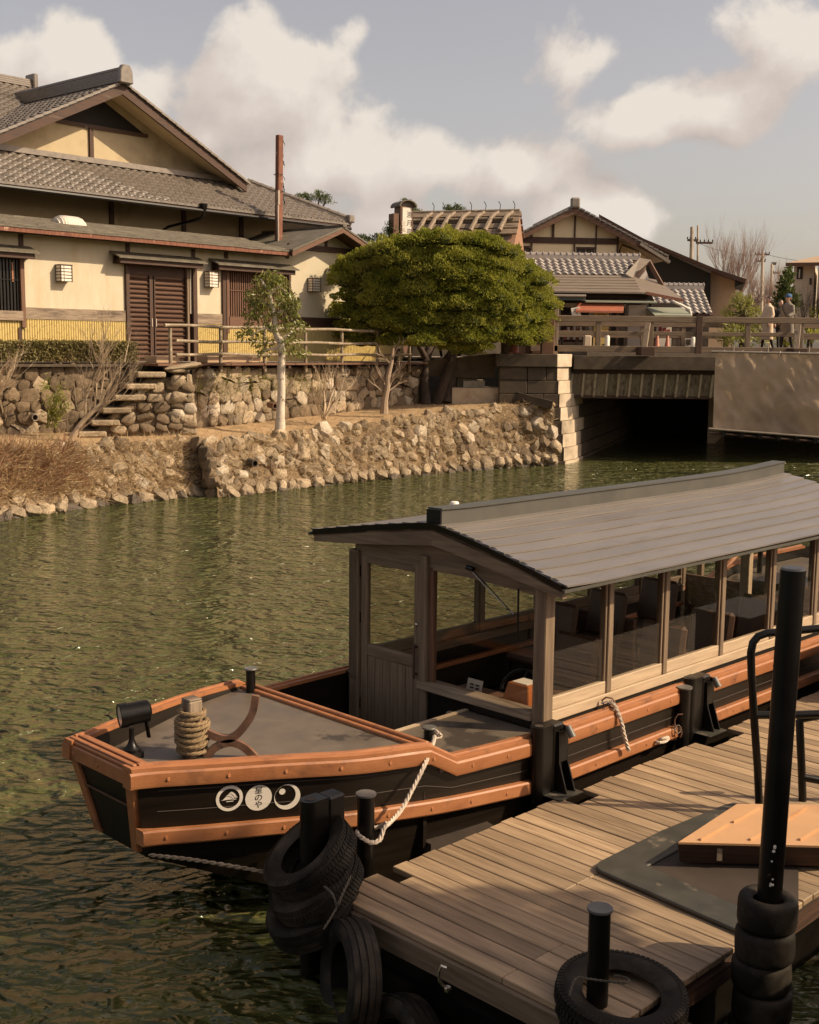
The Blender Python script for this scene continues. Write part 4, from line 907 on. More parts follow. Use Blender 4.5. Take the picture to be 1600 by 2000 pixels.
# higher wing behind at the far left
pw = fpx(FH, 55, 158, PX-.9); FW = 10.5
wg = thing('tiled_wing', 'tiled roof wing showing at the upper left edge behind the big gable', 'building', FH)
rg = h(58,172,9.0); MB().slab([[Vector((rg.x-12,rg.y-3.2,rg.z-1.75)), Vector((rg.x,rg.y-3.2,rg.z-1.75))],[Vector((rg.x-12,rg.y,rg.z)), Vector((rg.x,rg.y,rg.z))]], .06).build('roof_boards', 'tile', wg)
tile_roof(wg, Vector((rg.x-5.4, rg.y-3.2, rg.z-1.73)), (1,0,0), (0,3.2,1.75), 5.4, 3.6, TILE, budget=0)
m = MB()
for k in range(4): m.box(rg.x-12, rg.x, rg.y-.15+.01*k, rg.y+.15-.01*k, rg.z+.01+k*.06, rg.z+.06+k*.06)
m.build('ridge_tiles', 'tile', wg); MB().box(rg.x, rg.x+.16, rg.y-.25, rg.y+.25, rg.z-.05, rg.z+.42).build('ridge_end_ornament', 'tile', wg, bevel=.03)
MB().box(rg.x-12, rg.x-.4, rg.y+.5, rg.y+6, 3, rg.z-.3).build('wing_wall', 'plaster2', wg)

# rusty timber mast standing through the lower roof
ma, mb_ = h(544,466,1.0), h(546,264,1.0)
ms_ = thing('timber_mast', 'rusty red timber post with brackets standing up through the lower roof', 'post', FH @ Matrix.Translation(ma))
ms_w = INV[ms_.name]
o = MB(); o.bar((0,0,-.3), tuple(mb_-ma), .19, .15, up=(0,1,0)); o.build('post_shaft', 'rusty_red', ms_, bevel=.015)
o = MB(); o.box(-.13,-.085,-.12,-.05,-.1,1.3); o.box(-.135,-.06,-.14,-.05,.95,1.35); o.build('conduit', 'pipe', ms_)
HH = (mb_-ma).z
for k, (f_, dx_) in enumerate(((.94,.16),(.97,.10),(.74,.15),(.76,.12),(.60,.16),(.5,.14),(.44,.12),(.38,.15),(.83,.1),(.55,.1))):
    MB().tube([(.08,0,HH*f_), (.08+dx_*.6,-.03,HH*f_+.02), (.08+dx_,-.03,HH*f_-.05), (.08+dx_*.9,-.03,HH*f_-.12), (.08+dx_*.6,-.02,HH*f_-.1)], .012, 5).build('wire_hook', 'black_steel' if k % 2 else 'chrome', ms_)
for f_ in (.62,.46): MB().torus(Matrix.Translation((0,0,HH*f_)), .13, .008, 14, 5).build('wire_band', 'black_steel', ms_)
MB().tube([(.1,-.03,HH*.62),(.2,-.03,HH*.5),(.14,-.03,HH*.44),(.2,-.03,HH*.36),(.25,-.02,HH*.32)], .008, 5).build('loose_wire', 'black_steel', ms_)
# white roof ventilator
vp = h(134,447,.9); vt = thing('roof_ventilator', 'white quilted roof ventilator behind the edge of the lower roof', 'ventilator', FH @ Matrix.Translation(vp))
o = MB(); ns = 12
for k in range(ns):
    a0_, a1_ = k/ns, (k+1)/ns; x0_, x1_ = -.42+.84*a0_, -.42+.84*a1_-.006
    r0_ = .30*(1-(2*a0_-1)**4)**.5+.02; r1_ = .30*(1-(2*a1_-1)**4)**.5+.02
    o.tube([(x0_,0,0),((x0_+x1_)/2,0,0),(x1_,0,0)], [r0_*.95,max(r0_,r1_)*1.0,r1_*.95], 16)
o.build('vent_cowl', 'white', vt, smooth=True)
# boardwalk edge and bamboo fence on top of the wall
FF = frame(Vector((R0.x+.05, R0.y-.05, 0)), math.atan2(R2_.y-R0.y, R2_.x-R0.x))
def q_(x, y, d=0.0): return fpt(FF, x, y, d)
bw_ = thing('boardwalk', 'thin weathered boardwalk on the wall edge below the bamboo fence', 'walkway', FF)
x = q_(300,715).x; k = 0
while x < q_(800,715).x:
    MB().box(x, x+1.15, -.16, .85, 2.93, 2.985).build('board', 'brown_wood_x', bw_, bevel=.006); x += 1.165
lg = random.uniform
for k in range(9): xx = q_(340,715).x+k*.95; MB().box(xx, xx+.09, -.12, .8, 2.85, 2.925).build('joist', 'dark_wood_y', bw_)
for (x0, x1) in ((400,505),(300,345)): MB().box(q_(x0,700,.5).x, q_(x1,700,.5).x, .4, .8, 2.99, 3.16).build('kerb_block', 'tanplaster', bw_, bevel=.01)
fn = thing('bamboo_fence', 'grey weathered bamboo fence along the wall top from the stair to the clipped tree', 'fence', FF)
zr = [q_(333,y).z for y in (638,666,692)]
pxs = [333, 431, 517, 597, 668, 738, 800]
for i, px_ in enumerate(pxs):
    x = q_(px_, 690).x; MB().tube([(x,0,q_(px_,726).z),(x,0,(zr[0]+zr[2])/2),(x,0,zr[0]+(.0 if i else -.03))], [.048,.042,.044], 8).build('post', 'bamboo_grey', fn, smooth=True)
for j, z in enumerate(zr):
    x0 = q_(318 if j == 0 else 340, 650).x; x1 = q_(800,650).x; pts = []
    for k in range(26): pts.append((x0+(x1-x0)*k/25, -.07+.012*math.sin(k*1.7+j), z+.012*math.sin(k*.9+j*2)+(.03 if j == 0 else 0)))
    MB().tube(pts, [.036+.005*(k % 4 == 0) for k in range(26)], 8).build('rail', 'bamboo_grey', fn, smooth=True)
# ================================================================== BUILDINGS BEYOND THE BRIDGE
def box_px(M, x0, y0, x1, y1, d0, d1):
    """Box whose front face, at depth d0 of frame M, covers the given pixels."""
    a, b = fpt(M, x0, y1, d0), fpt(M, x1, y0, d0); return MB().box(a.x, b.x, d0, d1, a.z, b.z)
def poly_px(M, pts, d0, th):
    return MB().prism([tuple(fpt(M, x, y, d0)) for x, y in pts], (0, th, 0))
def fr_at(px_, Y, ang): p = aty(px_, 700, Y); return frame(Vector((p.x, p.y, 0)), R(ang))
# ---- thatched hut
FTH = fr_at(900, 47, -15)
th = thing('thatched_hut', 'steep thatched roof with bamboo ridge poles showing above the clipped tree', 'building', FTH)
rl, rr = fpt(FTH,770,424), fpt(FTH,1000,421); zt = rr.z; hw, dz = 3.2, 3.6
x0, x1 = rl.x+.35, rr.x+.05
prof = [(-hw, zt-dz), (0, zt), (hw, zt-dz), (hw-.75, zt-dz-.05), (0, zt-.95), (-hw+.75, zt-dz-.05)]
MB().prism([(x0, y, z) for y, z in prof], (x1-x0, 0, 0)).build('thatch_roof', 'thatch', th)
MB().prism([(x1+.002, y, z) for y, z in [(-hw, zt-dz), (0, zt), (hw, zt-dz), (hw-.75, zt-dz-.05), (0, zt-.95), (-hw+.75, zt-dz-.05)]], (.25, 0, 0)).build('thatch_gable_edge', 'thatch_cut', th)
MB().prism([(x1-.35, -hw+.9, zt-dz), (x1-.35, hw-.9, zt-dz), (x1-.35, 0, zt-1.0)], (.1,0,0)).build('gable_screen', 'dark_wood_z', th)
MB().box(x0+.5, x1-.5, -hw+1, hw-1, 3.0, zt-dz).build('hut_wall', 'plaster2', th)
for sgn in (-1, 1):
    m = MB()
    for k in range(4):
        yy = sgn*(.10+.22*k); z = zt+.10-.24*k
        m.bar((x0, yy, z-.05), (x1+.3, yy, z-.05), .24, .07, up=(0, sgn*.75, .66))
    m.build('bark_ridge_layer', 'brown_wood_x' if sgn > 0 else 'worn_wood_x', th)
    MB().tube([(x0, sgn*.42, zt-.16), (x1+.1, sgn*.42, zt-.14)], .055, 8).build('ridge_pole', 'bamboo_grey', th, smooth=True)
MB().tube([(x0, 0, fpt(FTH,900,413).z), (x1+.25, 0, fpt(FTH,995,411).z)], .055, 8).build('ridge_pole', 'bamboo_grey', th, smooth=True)
for px_ in (832,852,876,905,933,961,989):
    x = fpt(FTH, px_, 420).x
    b_ = MB().tube([(x+.28, 0.02, zt+.16), (x+.08, -.35, zt-.04), (x-.1, -.85, zt-.62)], [.065,.09,.10], 8).build('bark_bundle', 'worn_wood_y', th, smooth=True)
    MB().tube([(x+.3,0,zt+.1),(x+.32,.02,zt+.42),(x+.24,.05,zt+.55)], .015, 5).build('tie_rope', 'black_steel', b_)
# ---- sign tower
FSG = fr_at(790, 44, 28)
sg = thing('sign_tower', 'narrow sign tower with rounded cap and white lettered panel above the clipped tree', 'sign', FSG)
c0, c1 = fpt(FSG,783,500), fpt(FSG,806,404); hwid = (c1.x-c0.x)/2; cx_ = (c0.x+c1.x)/2
MB().box(c0.x-.02, c1.x+.02, 0, .5, 3.0, c1.z).build('tower_body', 'brown_wood_z', sg)
MB().box(c0.x+.05, c1.x-.05, -.02, .0, c0.z, c1.z-.04).build('white_panel', 'white', sg)
m = MB(); n_ = 10; R0_ = hwid+.13
arc = [(cx_-R0_*math.cos(math.pi*k/n_), 0, c1.z+R0_*.62*math.sin(math.pi*k/n_)) for k in range(n_+1)]
m.prism([(a, -.14, c) for a, _, c in arc]+[(a*1+(cx_-a)*.12, -.14, c-.03) for a, _, c in arc[::-1]], (0,.75,0)); m.prism([(a*.96+cx_*.04, .02, c-.02) for a, _, c in arc], (0,.4,0)); m.build('rounded_cap', 'shingle', sg)
w0 = fpt(FSG,771,410), fpt(FSG,779,420); MB().box(w0[0].x-.06, w0[0].x+.14, -.05, .35, 3, w0[1].z+.05).build('side_slab', 'brown_wood_z', sg)
for k, ch in enumerate('渡月亭'): lettering(ch, .25, sg, Matrix.Translation((cx_+.10, -.023, c1.z-.30-.30*k)) @ Matrix.Rotation(math.pi/2, 4, 'X'))
for k, ch in enumerate('松風閣'): lettering(ch, .19, sg, Matrix.Translation((cx_-.14, -.023, c1.z-.62-.22*k)) @ Matrix.Rotation(math.pi/2, 4, 'X'), 'house_pale')
# ---- big gable house
FGH = fr_at(1123, 54, 6)
gh = thing('gable_house', 'cream gabled house with dark timber grid rising behind the shop roof', 'building', FGH)
def g_(x, y, d=0.0): return fpt(FGH, x, y, d)
pk_, le, re = g_(1123,409,-.5), g_(1004,468,-.5), g_(1306,508,-.5)
wp = [g_(1016,600), g_(1016,468), g_(1123,418), g_(1209,462), g_(1209,600)]
MB().prism([tuple(p) for p in wp], (0,.2,0)).build('gable_wall', 'cream', gh)
MB().prism([tuple(g_(x,y,1.1)) for x, y in ((1206,600),(1206,455),(1262,492),(1262,600))], (0,.2,0)).build('side_wall', 'cream', gh)
MB().box(g_(1209,500).x-.2, g_(1209,500).x-.001, .21, 9, 3, g_(1209,480).z).build('return_wall', 'cream', gh)
for (xa, ya, xb, yb) in ((le.x,le.z,pk_.x,pk_.z),(pk_.x,pk_.z,re.x,re.z)):
    MB().prism([(xa,-.5,ya),(xb,-.5,yb),(xb,-.5,yb+.13),(xa,-.5,ya+.13)], (0,9,0)).build('roof_slope', 'tile', gh)
    MB().prism([(xa,-.54,ya-.16),(xb,-.54,yb-.16),(xb,-.54,yb+.06),(xa,-.54,ya+.06)], (0,.04,0)).build('barge_board', 'brown_wood_x', gh)
    m = MB()
    L_ = math.hypot(xb-xa, yb-ya); n_ = int(L_/.26)
    for k in range(n_):
        f_ = k/n_; g2 = (k+.86)/n_; m.bar((xa+(xb-xa)*f_, -.5, ya+(yb-ya)*f_+.15), (xa+(xb-xa)*g2, -.5, ya+(yb-ya)*g2+.165), .22, .07)
    o = m.build('rake_tile_row', 'tile', gh); o['kind'] = 'stuff'
MB().box(pk_.x-.2, pk_.x+.2, -.66, -.4, pk_.z+.05, pk_.z+.5).build('ridge_end_ornament', 'tile', gh, bevel=.06)
MB().box(pk_.x-.1, pk_.x+.1, -.4, 8, pk_.z+.05, pk_.z+.2).build('ridge_tiles', 'tile', gh)
for (x0_, y0_, x1_, y1_) in ((1012,466,1208,474),(1036,455,1040,466),(1078,437,1083,466),(1120,422,1125,500),(1162,440,1166,500),(1204,455,1209,500),(1036,474,1040,500)):
    a, b = g_(x0_,y1_), g_(x1_,y0_); MB().box(a.x, b.x, -.06, -.003, a.z, b.z).build('timber', 'dark_wood_z', gh)
for (x0_, y0_, x1_, y1_) in ((1014,482,1036,500),(1126,484,1161,503)):
    a, b = g_(x0_,y1_), g_(x1_,y0_); w_ = MB().box(a.x, b.x, -.03, -.002, a.z, b.z).build('window', 'interior', gh)
    MB().box(a.x-.02, b.x+.02, -.07, -.03, b.z-.05, b.z+.03).build('window_frame', 'dark_wood_x', w_)
    MB().box((a.x+b.x)/2-.02, (a.x+b.x)/2+.02, -.05, -.03, a.z, b.z-.05).build('window_mullion', 'brown_wood_z', w_)
o = MB(); e1, e2 = g_(1250,476,-.62), g_(1308,512,-.62); o.bar(e1, e2, .2, .12); o.build('verge_cap', 'tile', gh)
MB().tube([g_(1252,492,.9), g_(1215,478,.9), g_(1210,490,.9), g_(1210,530,.9)], .035, 6).build('downpipe', 'black_steel', gh)
aq = thing('air_conditioner', 'white outdoor air conditioner unit on the roof before the cream gable', 'air conditioner', Matrix.Translation(aty(1100,496,51)))
box_px(Matrix.Translation((0,50.5,0)), 1087,489,1113,500,0,.4).build('unit_case', 'white', aq, w=True)
for k in range(3): box_px(Matrix.Translation((0,50.5,0)), 1089,490.5+3*k,1102,491.6+3*k,-.02,-.001).build('vent_slit', 'interior', aq, w=True)
tk = thing('roof_drum', 'small grey drum on the roof behind the clipped tree', 'drum', Matrix.Translation(aty(1045,497,50.5)))
MB().lathe([(.16,-.2),(.16,.0),(.10,.07)], Matrix.Translation(aty(1045,495,50.5)), 12).build('drum_shell', 'pipe', tk, w=True, smooth=True)
# ---- black hall
FBH = fr_at(1320, 62, -14)
bh = thing('black_hall', 'black boarded hall with a long sloping roof behind the cream house', 'building', FBH)
poly_px(FBH, [(1180,640),(1180,430),(1258,474),(1388,534),(1388,640)], 0, .3).build('black_gable_wall', 'blackwall', bh)
poly_px(FBH, [(1388,640),(1388,530),(1436,545),(1436,640)], .6, .3).build('tan_wall', 'tanplaster', bh)
box_px(FBH, 1380,535,1387,600,-.06,-.005).build('downpipe', 'black_steel', bh)
poly_px(FBH, [(1170,418),(1258,466),(1404,527),(1404,533),(1258,473),(1170,426)], -.8, 9).build('roof_slope', 'dark_wood_x', bh)
poly_px(FBH, [(1396,524),(1458,545),(1456,553),(1396,533)], -.4, 8).build('low_roof_slope', 'dark_wood_x', bh)
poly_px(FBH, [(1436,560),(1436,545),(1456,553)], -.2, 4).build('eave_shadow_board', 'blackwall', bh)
# ---- tiled outbuilding
FTO = fr_at(1345, 48, 2)
to = thing('tiled_outbuilding', 'low outbuilding with silvery ribbed tiles between the shop and the bamboo', 'building', FTO)
a, b = fpt(FTO,1285,612), fpt(FTO,1394,564,1.6); a2, b2 = fpt(FTO,1394,612), fpt(FTO,1285,564,1.6)
tile_roof(to, a, (1,0,0), (0,1.6,b.z-a.z), a2.x-a.x, 1.95, TILE_L, budget=140, name='roof_tile')
MB().prism([(a.x,0,a.z-.06),(a2.x,0,a.z-.06),(a2.x,1.6,b.z-.06),(a.x,1.6,b.z-.06)], (0,0,.03)).build('roof_boards', 'dark_wood_x', to)
m = MB(); m.tube([(a.x,1.62,b.z+.12),(a2.x,1.62,b.z+.12)], .10, 8); m.box(a.x,a2.x,1.5,1.75,b.z-.05,b.z+.1)
for k in range(12): x = a.x+(a2.x-a.x)*k/11; m.cyl((x-.02,1.62,b.z+.12),(x+.02,1.62,b.z+.12), .125, seg=8)
m.build('ridge_tiles', 'tile_light', to, smooth=True); MB().box(a.x+.1, a2.x-.1, .25, 1.6, 3, a.z+.1).build('dark_wall', 'interior', to); MB().box(a2.x-.09, a2.x+.9, .25, 1.6, 3, a.z-.1).build('tan_wall', 'tanplaster', to)
# ---- shop
FSH = fr_at(1150, 45, 3)
sh_ = thing('shop_building', 'low shop with silvery tiles over a brown sheet roof and awnings behind the bridge rail', 'building', FSH)
def s_(x, y, d=0.0): return fpt(FSH, x, y, d)
ta, tb, tc2 = s_(1040,536,1.0), s_(1222,536,1.0), s_(1250,506,2.2)
xl_ = s_(1010,536,1.0).x
tile_roof(sh_, Vector((xl_,1.0,ta.z)), (1,0,0), (0,1.2,tc2.z-ta.z), tc2.x-xl_, math.hypot(1.2, tc2.z-ta.z), TILE_L, keep=lambda x, y: xl_+x < tb.x+y*.5, budget=150)
MB().prism([(xl_,.98,ta.z-.06),(tc2.x,.98,ta.z-.06),(tc2.x,2.2,tc2.z-.06),(xl_,2.2,tc2.z-.06)], (0,0,.03)).build('roof_boards', 'dark_wood_x', sh_)
m = MB(); m.box(xl_, tc2.x, 2.1, 2.4, tc2.z-.05, tc2.z+.1)
m.tube([(xl_,2.25,tc2.z+.12),(tc2.x,2.25,tc2.z+.12)], .09, 8)
for k in range(22): x = xl_+(tc2.x-xl_)*k/21; m.cyl((x-.02,2.25,tc2.z+.12),(x+.02,2.25,tc2.z+.12), .125, seg=8)
m.build('ridge_tiles', 'tile_light', sh_, smooth=True)
# sheet roof: front slope, right gable edge
ez = s_(1150,569,-.9).z; tz = s_(1150,537,.95).z
xe_ = s_(1300,575,-.9).x; xg = s_(1262,540,.95).x
MB().slab([[Vector((xl_-1,-.9,ez)), Vector((xe_-.9,-.9,ez)), Vector((s_(1333,586,-.9).x,-.9,s_(1333,586,-.9).z+.05))], [Vector((xl_-1,.95,tz)), Vector((xg-.5,.95,tz)), Vector((xg+.45,.95,tz-.15))]], .06).build('sheet_roof', 'sheet_roof', sh_)
for k in range(1,6):
    f_ = k/6; MB().bar((xl_-1,-.9+1.85*f_,ez+(tz-ez)*f_+.008),(xe_-.9+(xg-.5-xe_+.9)*f_,-.9+1.85*f_,ez+(tz-ez)*f_+.008),.025,.02).build('roof_seam', 'sheet_roof', sh_)
poly_px(FSH, [(1240,538),(1272,510),(1243,540),(1236,547)], .8, .2).build('verge_board', 'brown_wood_x', sh_)
MB().prism([(s_(1236,545,.7).x,.7,s_(1236,545,.7).z),(s_(1272,510,1.6).x,1.6,s_(1272,510,1.6).z),(s_(1250,506,1.6).x,1.6,s_(1250,506,1.6).z),(s_(1222,537,.7).x,.7,s_(1222,537,.7).z)], (0,0,.05)).build('gable_roof', 'sheet_roof', sh_)
poly_px(FSH, [(1243,551),(1262,527),(1272,557)], .72, .1).build('gable_panel', 'whiteplaster', sh_)
MB().bar(s_(1268,512,.9), s_(1296,562,.4), .07, .16).build('barge_board', 'brown_wood_x', sh_)
MB().bar(s_(1262,572,-.9), s_(1336,587,-.9), .06, .10).build('eave_beam', 'rusty_red', sh_)
box_px(FSH, 1060,571,1266,581,-.3,-.2).build('eave_fascia', 'dark_wood_x', sh_); box_px(FSH, 1060,581,1262,594,.6,.7).build('shadow_board', 'interior', sh_)
box_px(FSH, 1060,592,1277,694,1.8,1.9).build('inner_wall', 'interior', sh_); 
def pan(x0, y0, x1, y1, d0, m_, nm='panel', th_=.06): return box_px(FSH, x0, y0, x1, y1, d0, d0+th_).build(nm, m_, sh_)
pan(1225,596,1263,700,.0,'whiteplaster','white_panel'); pan(1083,592,1096,664,.2,'whiteplaster','wall_panel'); pan(1101,592,1128,600,.2,'whiteplaster','transom'); pan(1212,594,1225,600,.2,'whiteplaster','transom')
pan(1096,590,1101,694,.12,'dark_wood_z','post'); pan(1188,592,1192,694,.3,'dark_wood_z','post'); pan(1221,592,1225,694,-.01,'dark_wood_z','post'); pan(1149,602,1158,694,.35,'whiteplaster','narrow_panel')
pan(1101,664,1150,668,.3,'brown_wood_x','shelf'); pan(1192,600,1221,700,.5,'interior','dark_doorway')
pan(1072,700,1300,705,-.2,'concrete','floor_kerb')
# awnings
m = MB(); a, b = s_(1060,571,-.9), s_(1142,586,-1.1); m.prism([(a.x,-.4,a.z),(a.x,-1.3,b.z+.12),(a.x,-1.3,b.z-.02),(a.x,-.4,a.z-.2)], (b.x-a.x,0,0)); m.build('dark_awning', 'dark_green', sh_); MB().cyl((a.x,-1.32,b.z+.14),(b.x,-1.32,b.z+.14),.05,seg=8).build('awning_roller', 'pipe', sh_)
m = MB(); a, b = s_(1136,584,-.4), s_(1284,592,-1.2); m.prism([(a.x,-.2,a.z),(a.x,-1.2,b.z+.05),(a.x,-1.2,b.z),(a.x,-.2,a.z-.05)], (b.x-a.x,0,0)); m.build('green_awning', 'green_awning', sh_)
a, b = s_(1270,604,-.5), s_(1352,616,-1.2); MB().prism([(a.x,.2,a.z+.1),(a.x,-1.2,b.z),(a.x,-1.2,b.z-.05),(a.x,.2,a.z+.05)], (b.x-a.x,0,0)).build('side_awning', 'green_awning', sh_)
MB().tube([s_(1318,590,-.9), s_(1332,596,-.9), s_(1347,604,-.9), s_(1350,616,-.9)], .05, 8).build('white_gutter', 'white', sh_, smooth=True)
box_px(FSH, 1272,592,1330,606,.8,1.2).build('bamboo_blind', 'interior', sh_)
def shop_item(name, label, cat, fn_, group=None):
    t_ = thing(name, label, cat, FSH @ Matrix.Translation(s_(1150,690))); t_.matrix_world = FSH; INV[t_.name] = FSH.inverted()
    if group: t_['group'] = group
    fn_(t_); return t_
def f1(t_):
    a, b = s_(1125,606,-1.4), s_(1218,594,-1.4); MB().prism([(a.x,-1.4,a.z),(a.x+.12,-1.0,b.z+.04),(a.x+.12,-1.0,b.z-.05),(a.x,-1.4,a.z-.07)], (b.x-a.x,0,0)).build('canopy_top', 'cone', t_)
    MB().box(a.x+.05,a.x+.12,-1.3,-1.2,3.0,a.z).build('leg', 'dark_wood_z', t_); MB().box(b.x-.2,b.x-.13,-1.3,-1.2,3.0,a.z).build('leg', 'dark_wood_z', t_)
shop_item('stall_canopy', 'orange red stall canopy standing before the shop front', 'canopy', f1)
def f2(t_):
    a, b = s_(1158,692,-.9), s_(1190,605,-.9); p_ = MB().box(a.x, b.x, -.92, -.9, a.z, b.z).build('banner_cloth', 'yellow_banner', t_)
    MB().tube([((a.x+b.x)/2+.26*math.cos(t__*.5), -.925, b.z-.33+.16*math.sin(t__*.5)) for t__ in range(13)], .012, 4).build('printed_emblem', 'ink', p_)
    for k in range(8): lettering('名物和菓子抹茶'[k % 7], .13, p_, Matrix.Translation((a.x+.13,-.925,b.z-.75-.15*k)) @ Matrix.Rotation(math.pi/2,4,'X'), 'red')
    for k, ch in enumerate('あぶ'): lettering(ch, .2, p_, Matrix.Translation(((a.x+b.x)/2+.12,-.925,a.z+.30-.2*k)) @ Matrix.Rotation(math.pi/2,4,'X'), 'ink')
shop_item('shop_banner', 'tall yellow banner with printed characters seen through the bridge rails', 'banner', f2)
def f3(t_):
    a, b = s_(1118,628,-1.3), s_(1134,603,-1.3); M_ = Matrix.Translation(((a.x+b.x)/2, -1.3, (a.z+b.z)/2)) @ Matrix.Rotation(R(-10), 4, 'Y')
    me = MB().box(-.16,.16,-.01,.01,-.28,.28).mesh('sign_board', 'paper'); inst('sign_board', me, t_, M_)
    for k, ch in enumerate('千枚'): lettering(ch, .22, t_, M_ @ Matrix.Translation((.02,-.013,.13-.25*k)) @ Matrix.Rotation(math.pi/2,4,'X'), 'ink', 'sign_lettering')
shop_item('tilted_sign', 'small tilted white sign with black characters hanging at the shop window', 'sign', f3)
def f4(t_):
    for k in range(7):
        x = 1102+k*6; pan_ = box_px(FSH, x, 640+random.uniform(-6,4), x+5, 663, .0, .1); pan_.build('packet', ['red','paper','brown_wood_z','whiteplaster'][k % 4], t_)
shop_item('shelf_of_packets', 'row of small red and white packets on the shop window shelf', 'packets', f4)
for k, (x, y0, y1, w_) in enumerate(((1186,655,693,5.5),(1354,658,676,5))):
    def f5(t_, x=x, y0=y0, y1=y1, w_=w_):
        a, b = s_(x-w_,y1,-2.5), s_(x+w_,y0,-2.5); r_ = (b.x-a.x)/2; MB().lathe([(r_,a.z-.1),(r_,b.z-.05),(r_*.6,b.z)], Matrix.Translation((a.x+r_,-2.5,0)), 12).build('bollard_body', 'white', t_, smooth=True)
    shop_item('white_bollard', ['white rounded bollard in front of the yellow banner','white rounded bollard right of the shop beside the black bridge post'][k], 'bollard', f5)
def f6(t_):
    a, b = s_(1141,692,-2.2), s_(1156,655,-2.2); MB().box(a.x, b.x, -2.2, -1.9, a.z, b.z).build('stone_post', 'concrete', t_, bevel=.03)
shop_item('stone_post', 'short square stone post left of the yellow banner', 'post', f6)
def f7(t_):
    a, b = s_(1281,690,-.4), s_(1313,628,-.4); p_ = MB().box(a.x, b.x, -.4, -.35, a.z, b.z).build('notice_panel', 'paper', t_)
    for k in range(3): q0 = s_(1290+k*8, 640+k*3, -.41); MB().box(q0.x-.06, q0.x+.06, -.412, -.402, q0.z-.16, q0.z+.05).build('red_print', 'red', p_)
shop_item('notice_board', 'white notice board with red print behind the traffic cones', 'notice board', f7)
def f8(t_):
    a, b = s_(1336,678,-1.0), s_(1356,655,-1.0); p_ = MB().box(a.x, b.x, -1.0, -.6, a.z, b.z).build('box_body', 'white', t_); MB().box(a.x+.08, b.x-.1, -1.02, -1.001, a.z+.1, b.z-.14).build('box_window', 'interior', p_)
shop_item('white_cabinet', 'small white cabinet with a dark opening beside the lattice panel', 'cabinet', f8)
def f9(t_):
    a, b = s_(1313,690,-1.6), s_(1332,600,-1.6)
    for k in range(8): x = a.x+(b.x-a.x)*k/8; MB().box(x, x+(b.x-a.x)/8-.012, -1.6, -1.57, a.z, b.z-.5).build('slat', 'worn_wood_z', t_)
shop_item('slatted_screen', 'grey slatted timber screen seen between the bridge rails', 'screen', f9)
# traffic cones
def cone_at(p, hgt, label):
    t_ = thing('traffic_cone', label, 'traffic cone', Matrix.Translation(p), 'orange traffic cones')
    MB().lathe([(hgt*.20,.03),(hgt*.18,.05),(hgt*.05,hgt*.97),(hgt*.03,hgt)], None, 16).build('cone_body', 'cone', t_, smooth=True)
    MB().box(-hgt*.27,hgt*.27,-hgt*.27,hgt*.27,0,.035).build('cone_base', 'cone', t_, bevel=.01)
p = aty(1005, 690, 36.4); p.z = 3.27; cone_at(p, .78, 'orange cone left of the bridge end post on the stone cap')
for q, lb in ((1283,'orange cone behind the rails, left one of the pair at the notice board'),(1303,'orange cone behind the rails, right one of the pair at the notice board')):
    p = aty(q, 690, 43.0); p.z = 3.28; cone_at(p, .72, lb)
# stone box and wooden post by the tree
t_ = thing('stone_box', 'low grey stone box on the street behind the tree trunks', 'box', Matrix.Translation(aty(928,698,38.2)))
MB().box(-.26,.26,-.2,.25,-.08,.33).build('box_body', 'concrete', t_, bevel=.015); MB().box(-.29,.29,-.23,.28,.33,.40).build('box_lid', 'concrete', t_, bevel=.01)
t_ = thing('wooden_post', 'squat weathered wooden post beside the orange cone', 'post', Matrix.Translation(aty(988,690,37.0)))
MB().box(-.15,.15,-.15,.15,-.1,.62).build('post_body', 'worn_wood_z', t_, bevel=.02)
t_ = thing('street_step', 'grey pavement slab edge behind the clipped tree trunks', 'step', Matrix.Translation(aty(860,700,38.5)))
MB().box(-3.4,2.6,.0,6,-.02,.03).build('paving_slab', 'asphalt', t_)
# ---- dark building behind the tree on the right of the hut
FDB = fr_at(1040, 50, 0)
db = thing('dark_shopfront', 'dark timber shopfront in shade between the clipped tree and the bridge post', 'building', FDB)
box_px(FDB, 985,560,1085,700,0,4).build('front_wall', 'dark_wood_z', db); box_px(FDB, 1040,655,1062,690,-.05,-.005).build('lattice', 'brown_wood_z', db)
# ---- modern house
FMH = fr_at(1570, 72, -20)
mo = thing('modern_house', 'pale two storey house with small dark windows at the right edge', 'building', FMH)
def m_(x, y, d=0.0): return fpt(FMH, x, y, d)
box_px(FMH, 1545,517,1592,640,0,7).build('wall', 'house_pale', mo); box_px(FMH, 1592.2,519,1640,640,-.8,6).build('side_wing', 'house_pale', mo)
a, b = m_(1535,516,-1.0), m_(1640,512,-1.0)
MB().prism([(a.x,-1,a.z),(b.x,-1,a.z),(b.x-1,3.2,a.z+.75),(a.x+2,3.2,a.z+.75)], (0,0,.08)).build('roof', 'tanplaster', mo); MB().box(a.x, b.x, -1.1, -1, a.z-.12, a.z+.08).build('gutter', 'brown_wood_x', mo)
for (x0_, y0_, x1_, y1_) in ((1556,521,1569,545),(1581,543,1586,556),(1594,585,1602,600)):
    w_ = box_px(FMH, x0_, y0_, x1_, y1_, -.05 if x0_ < 1590 else -.85, -.003 if x0_ < 1590 else -.803).build('window', 'interior', mo)
    a, b = m_(x0_+4, y1_-2, -.06), m_(x0_+7.5, y0_+5, -.06)
    if x0_ == 1556: MB().box(a.x, b.x, -.06, -.052, a.z, b.z).build('pane', 'lens', w_)
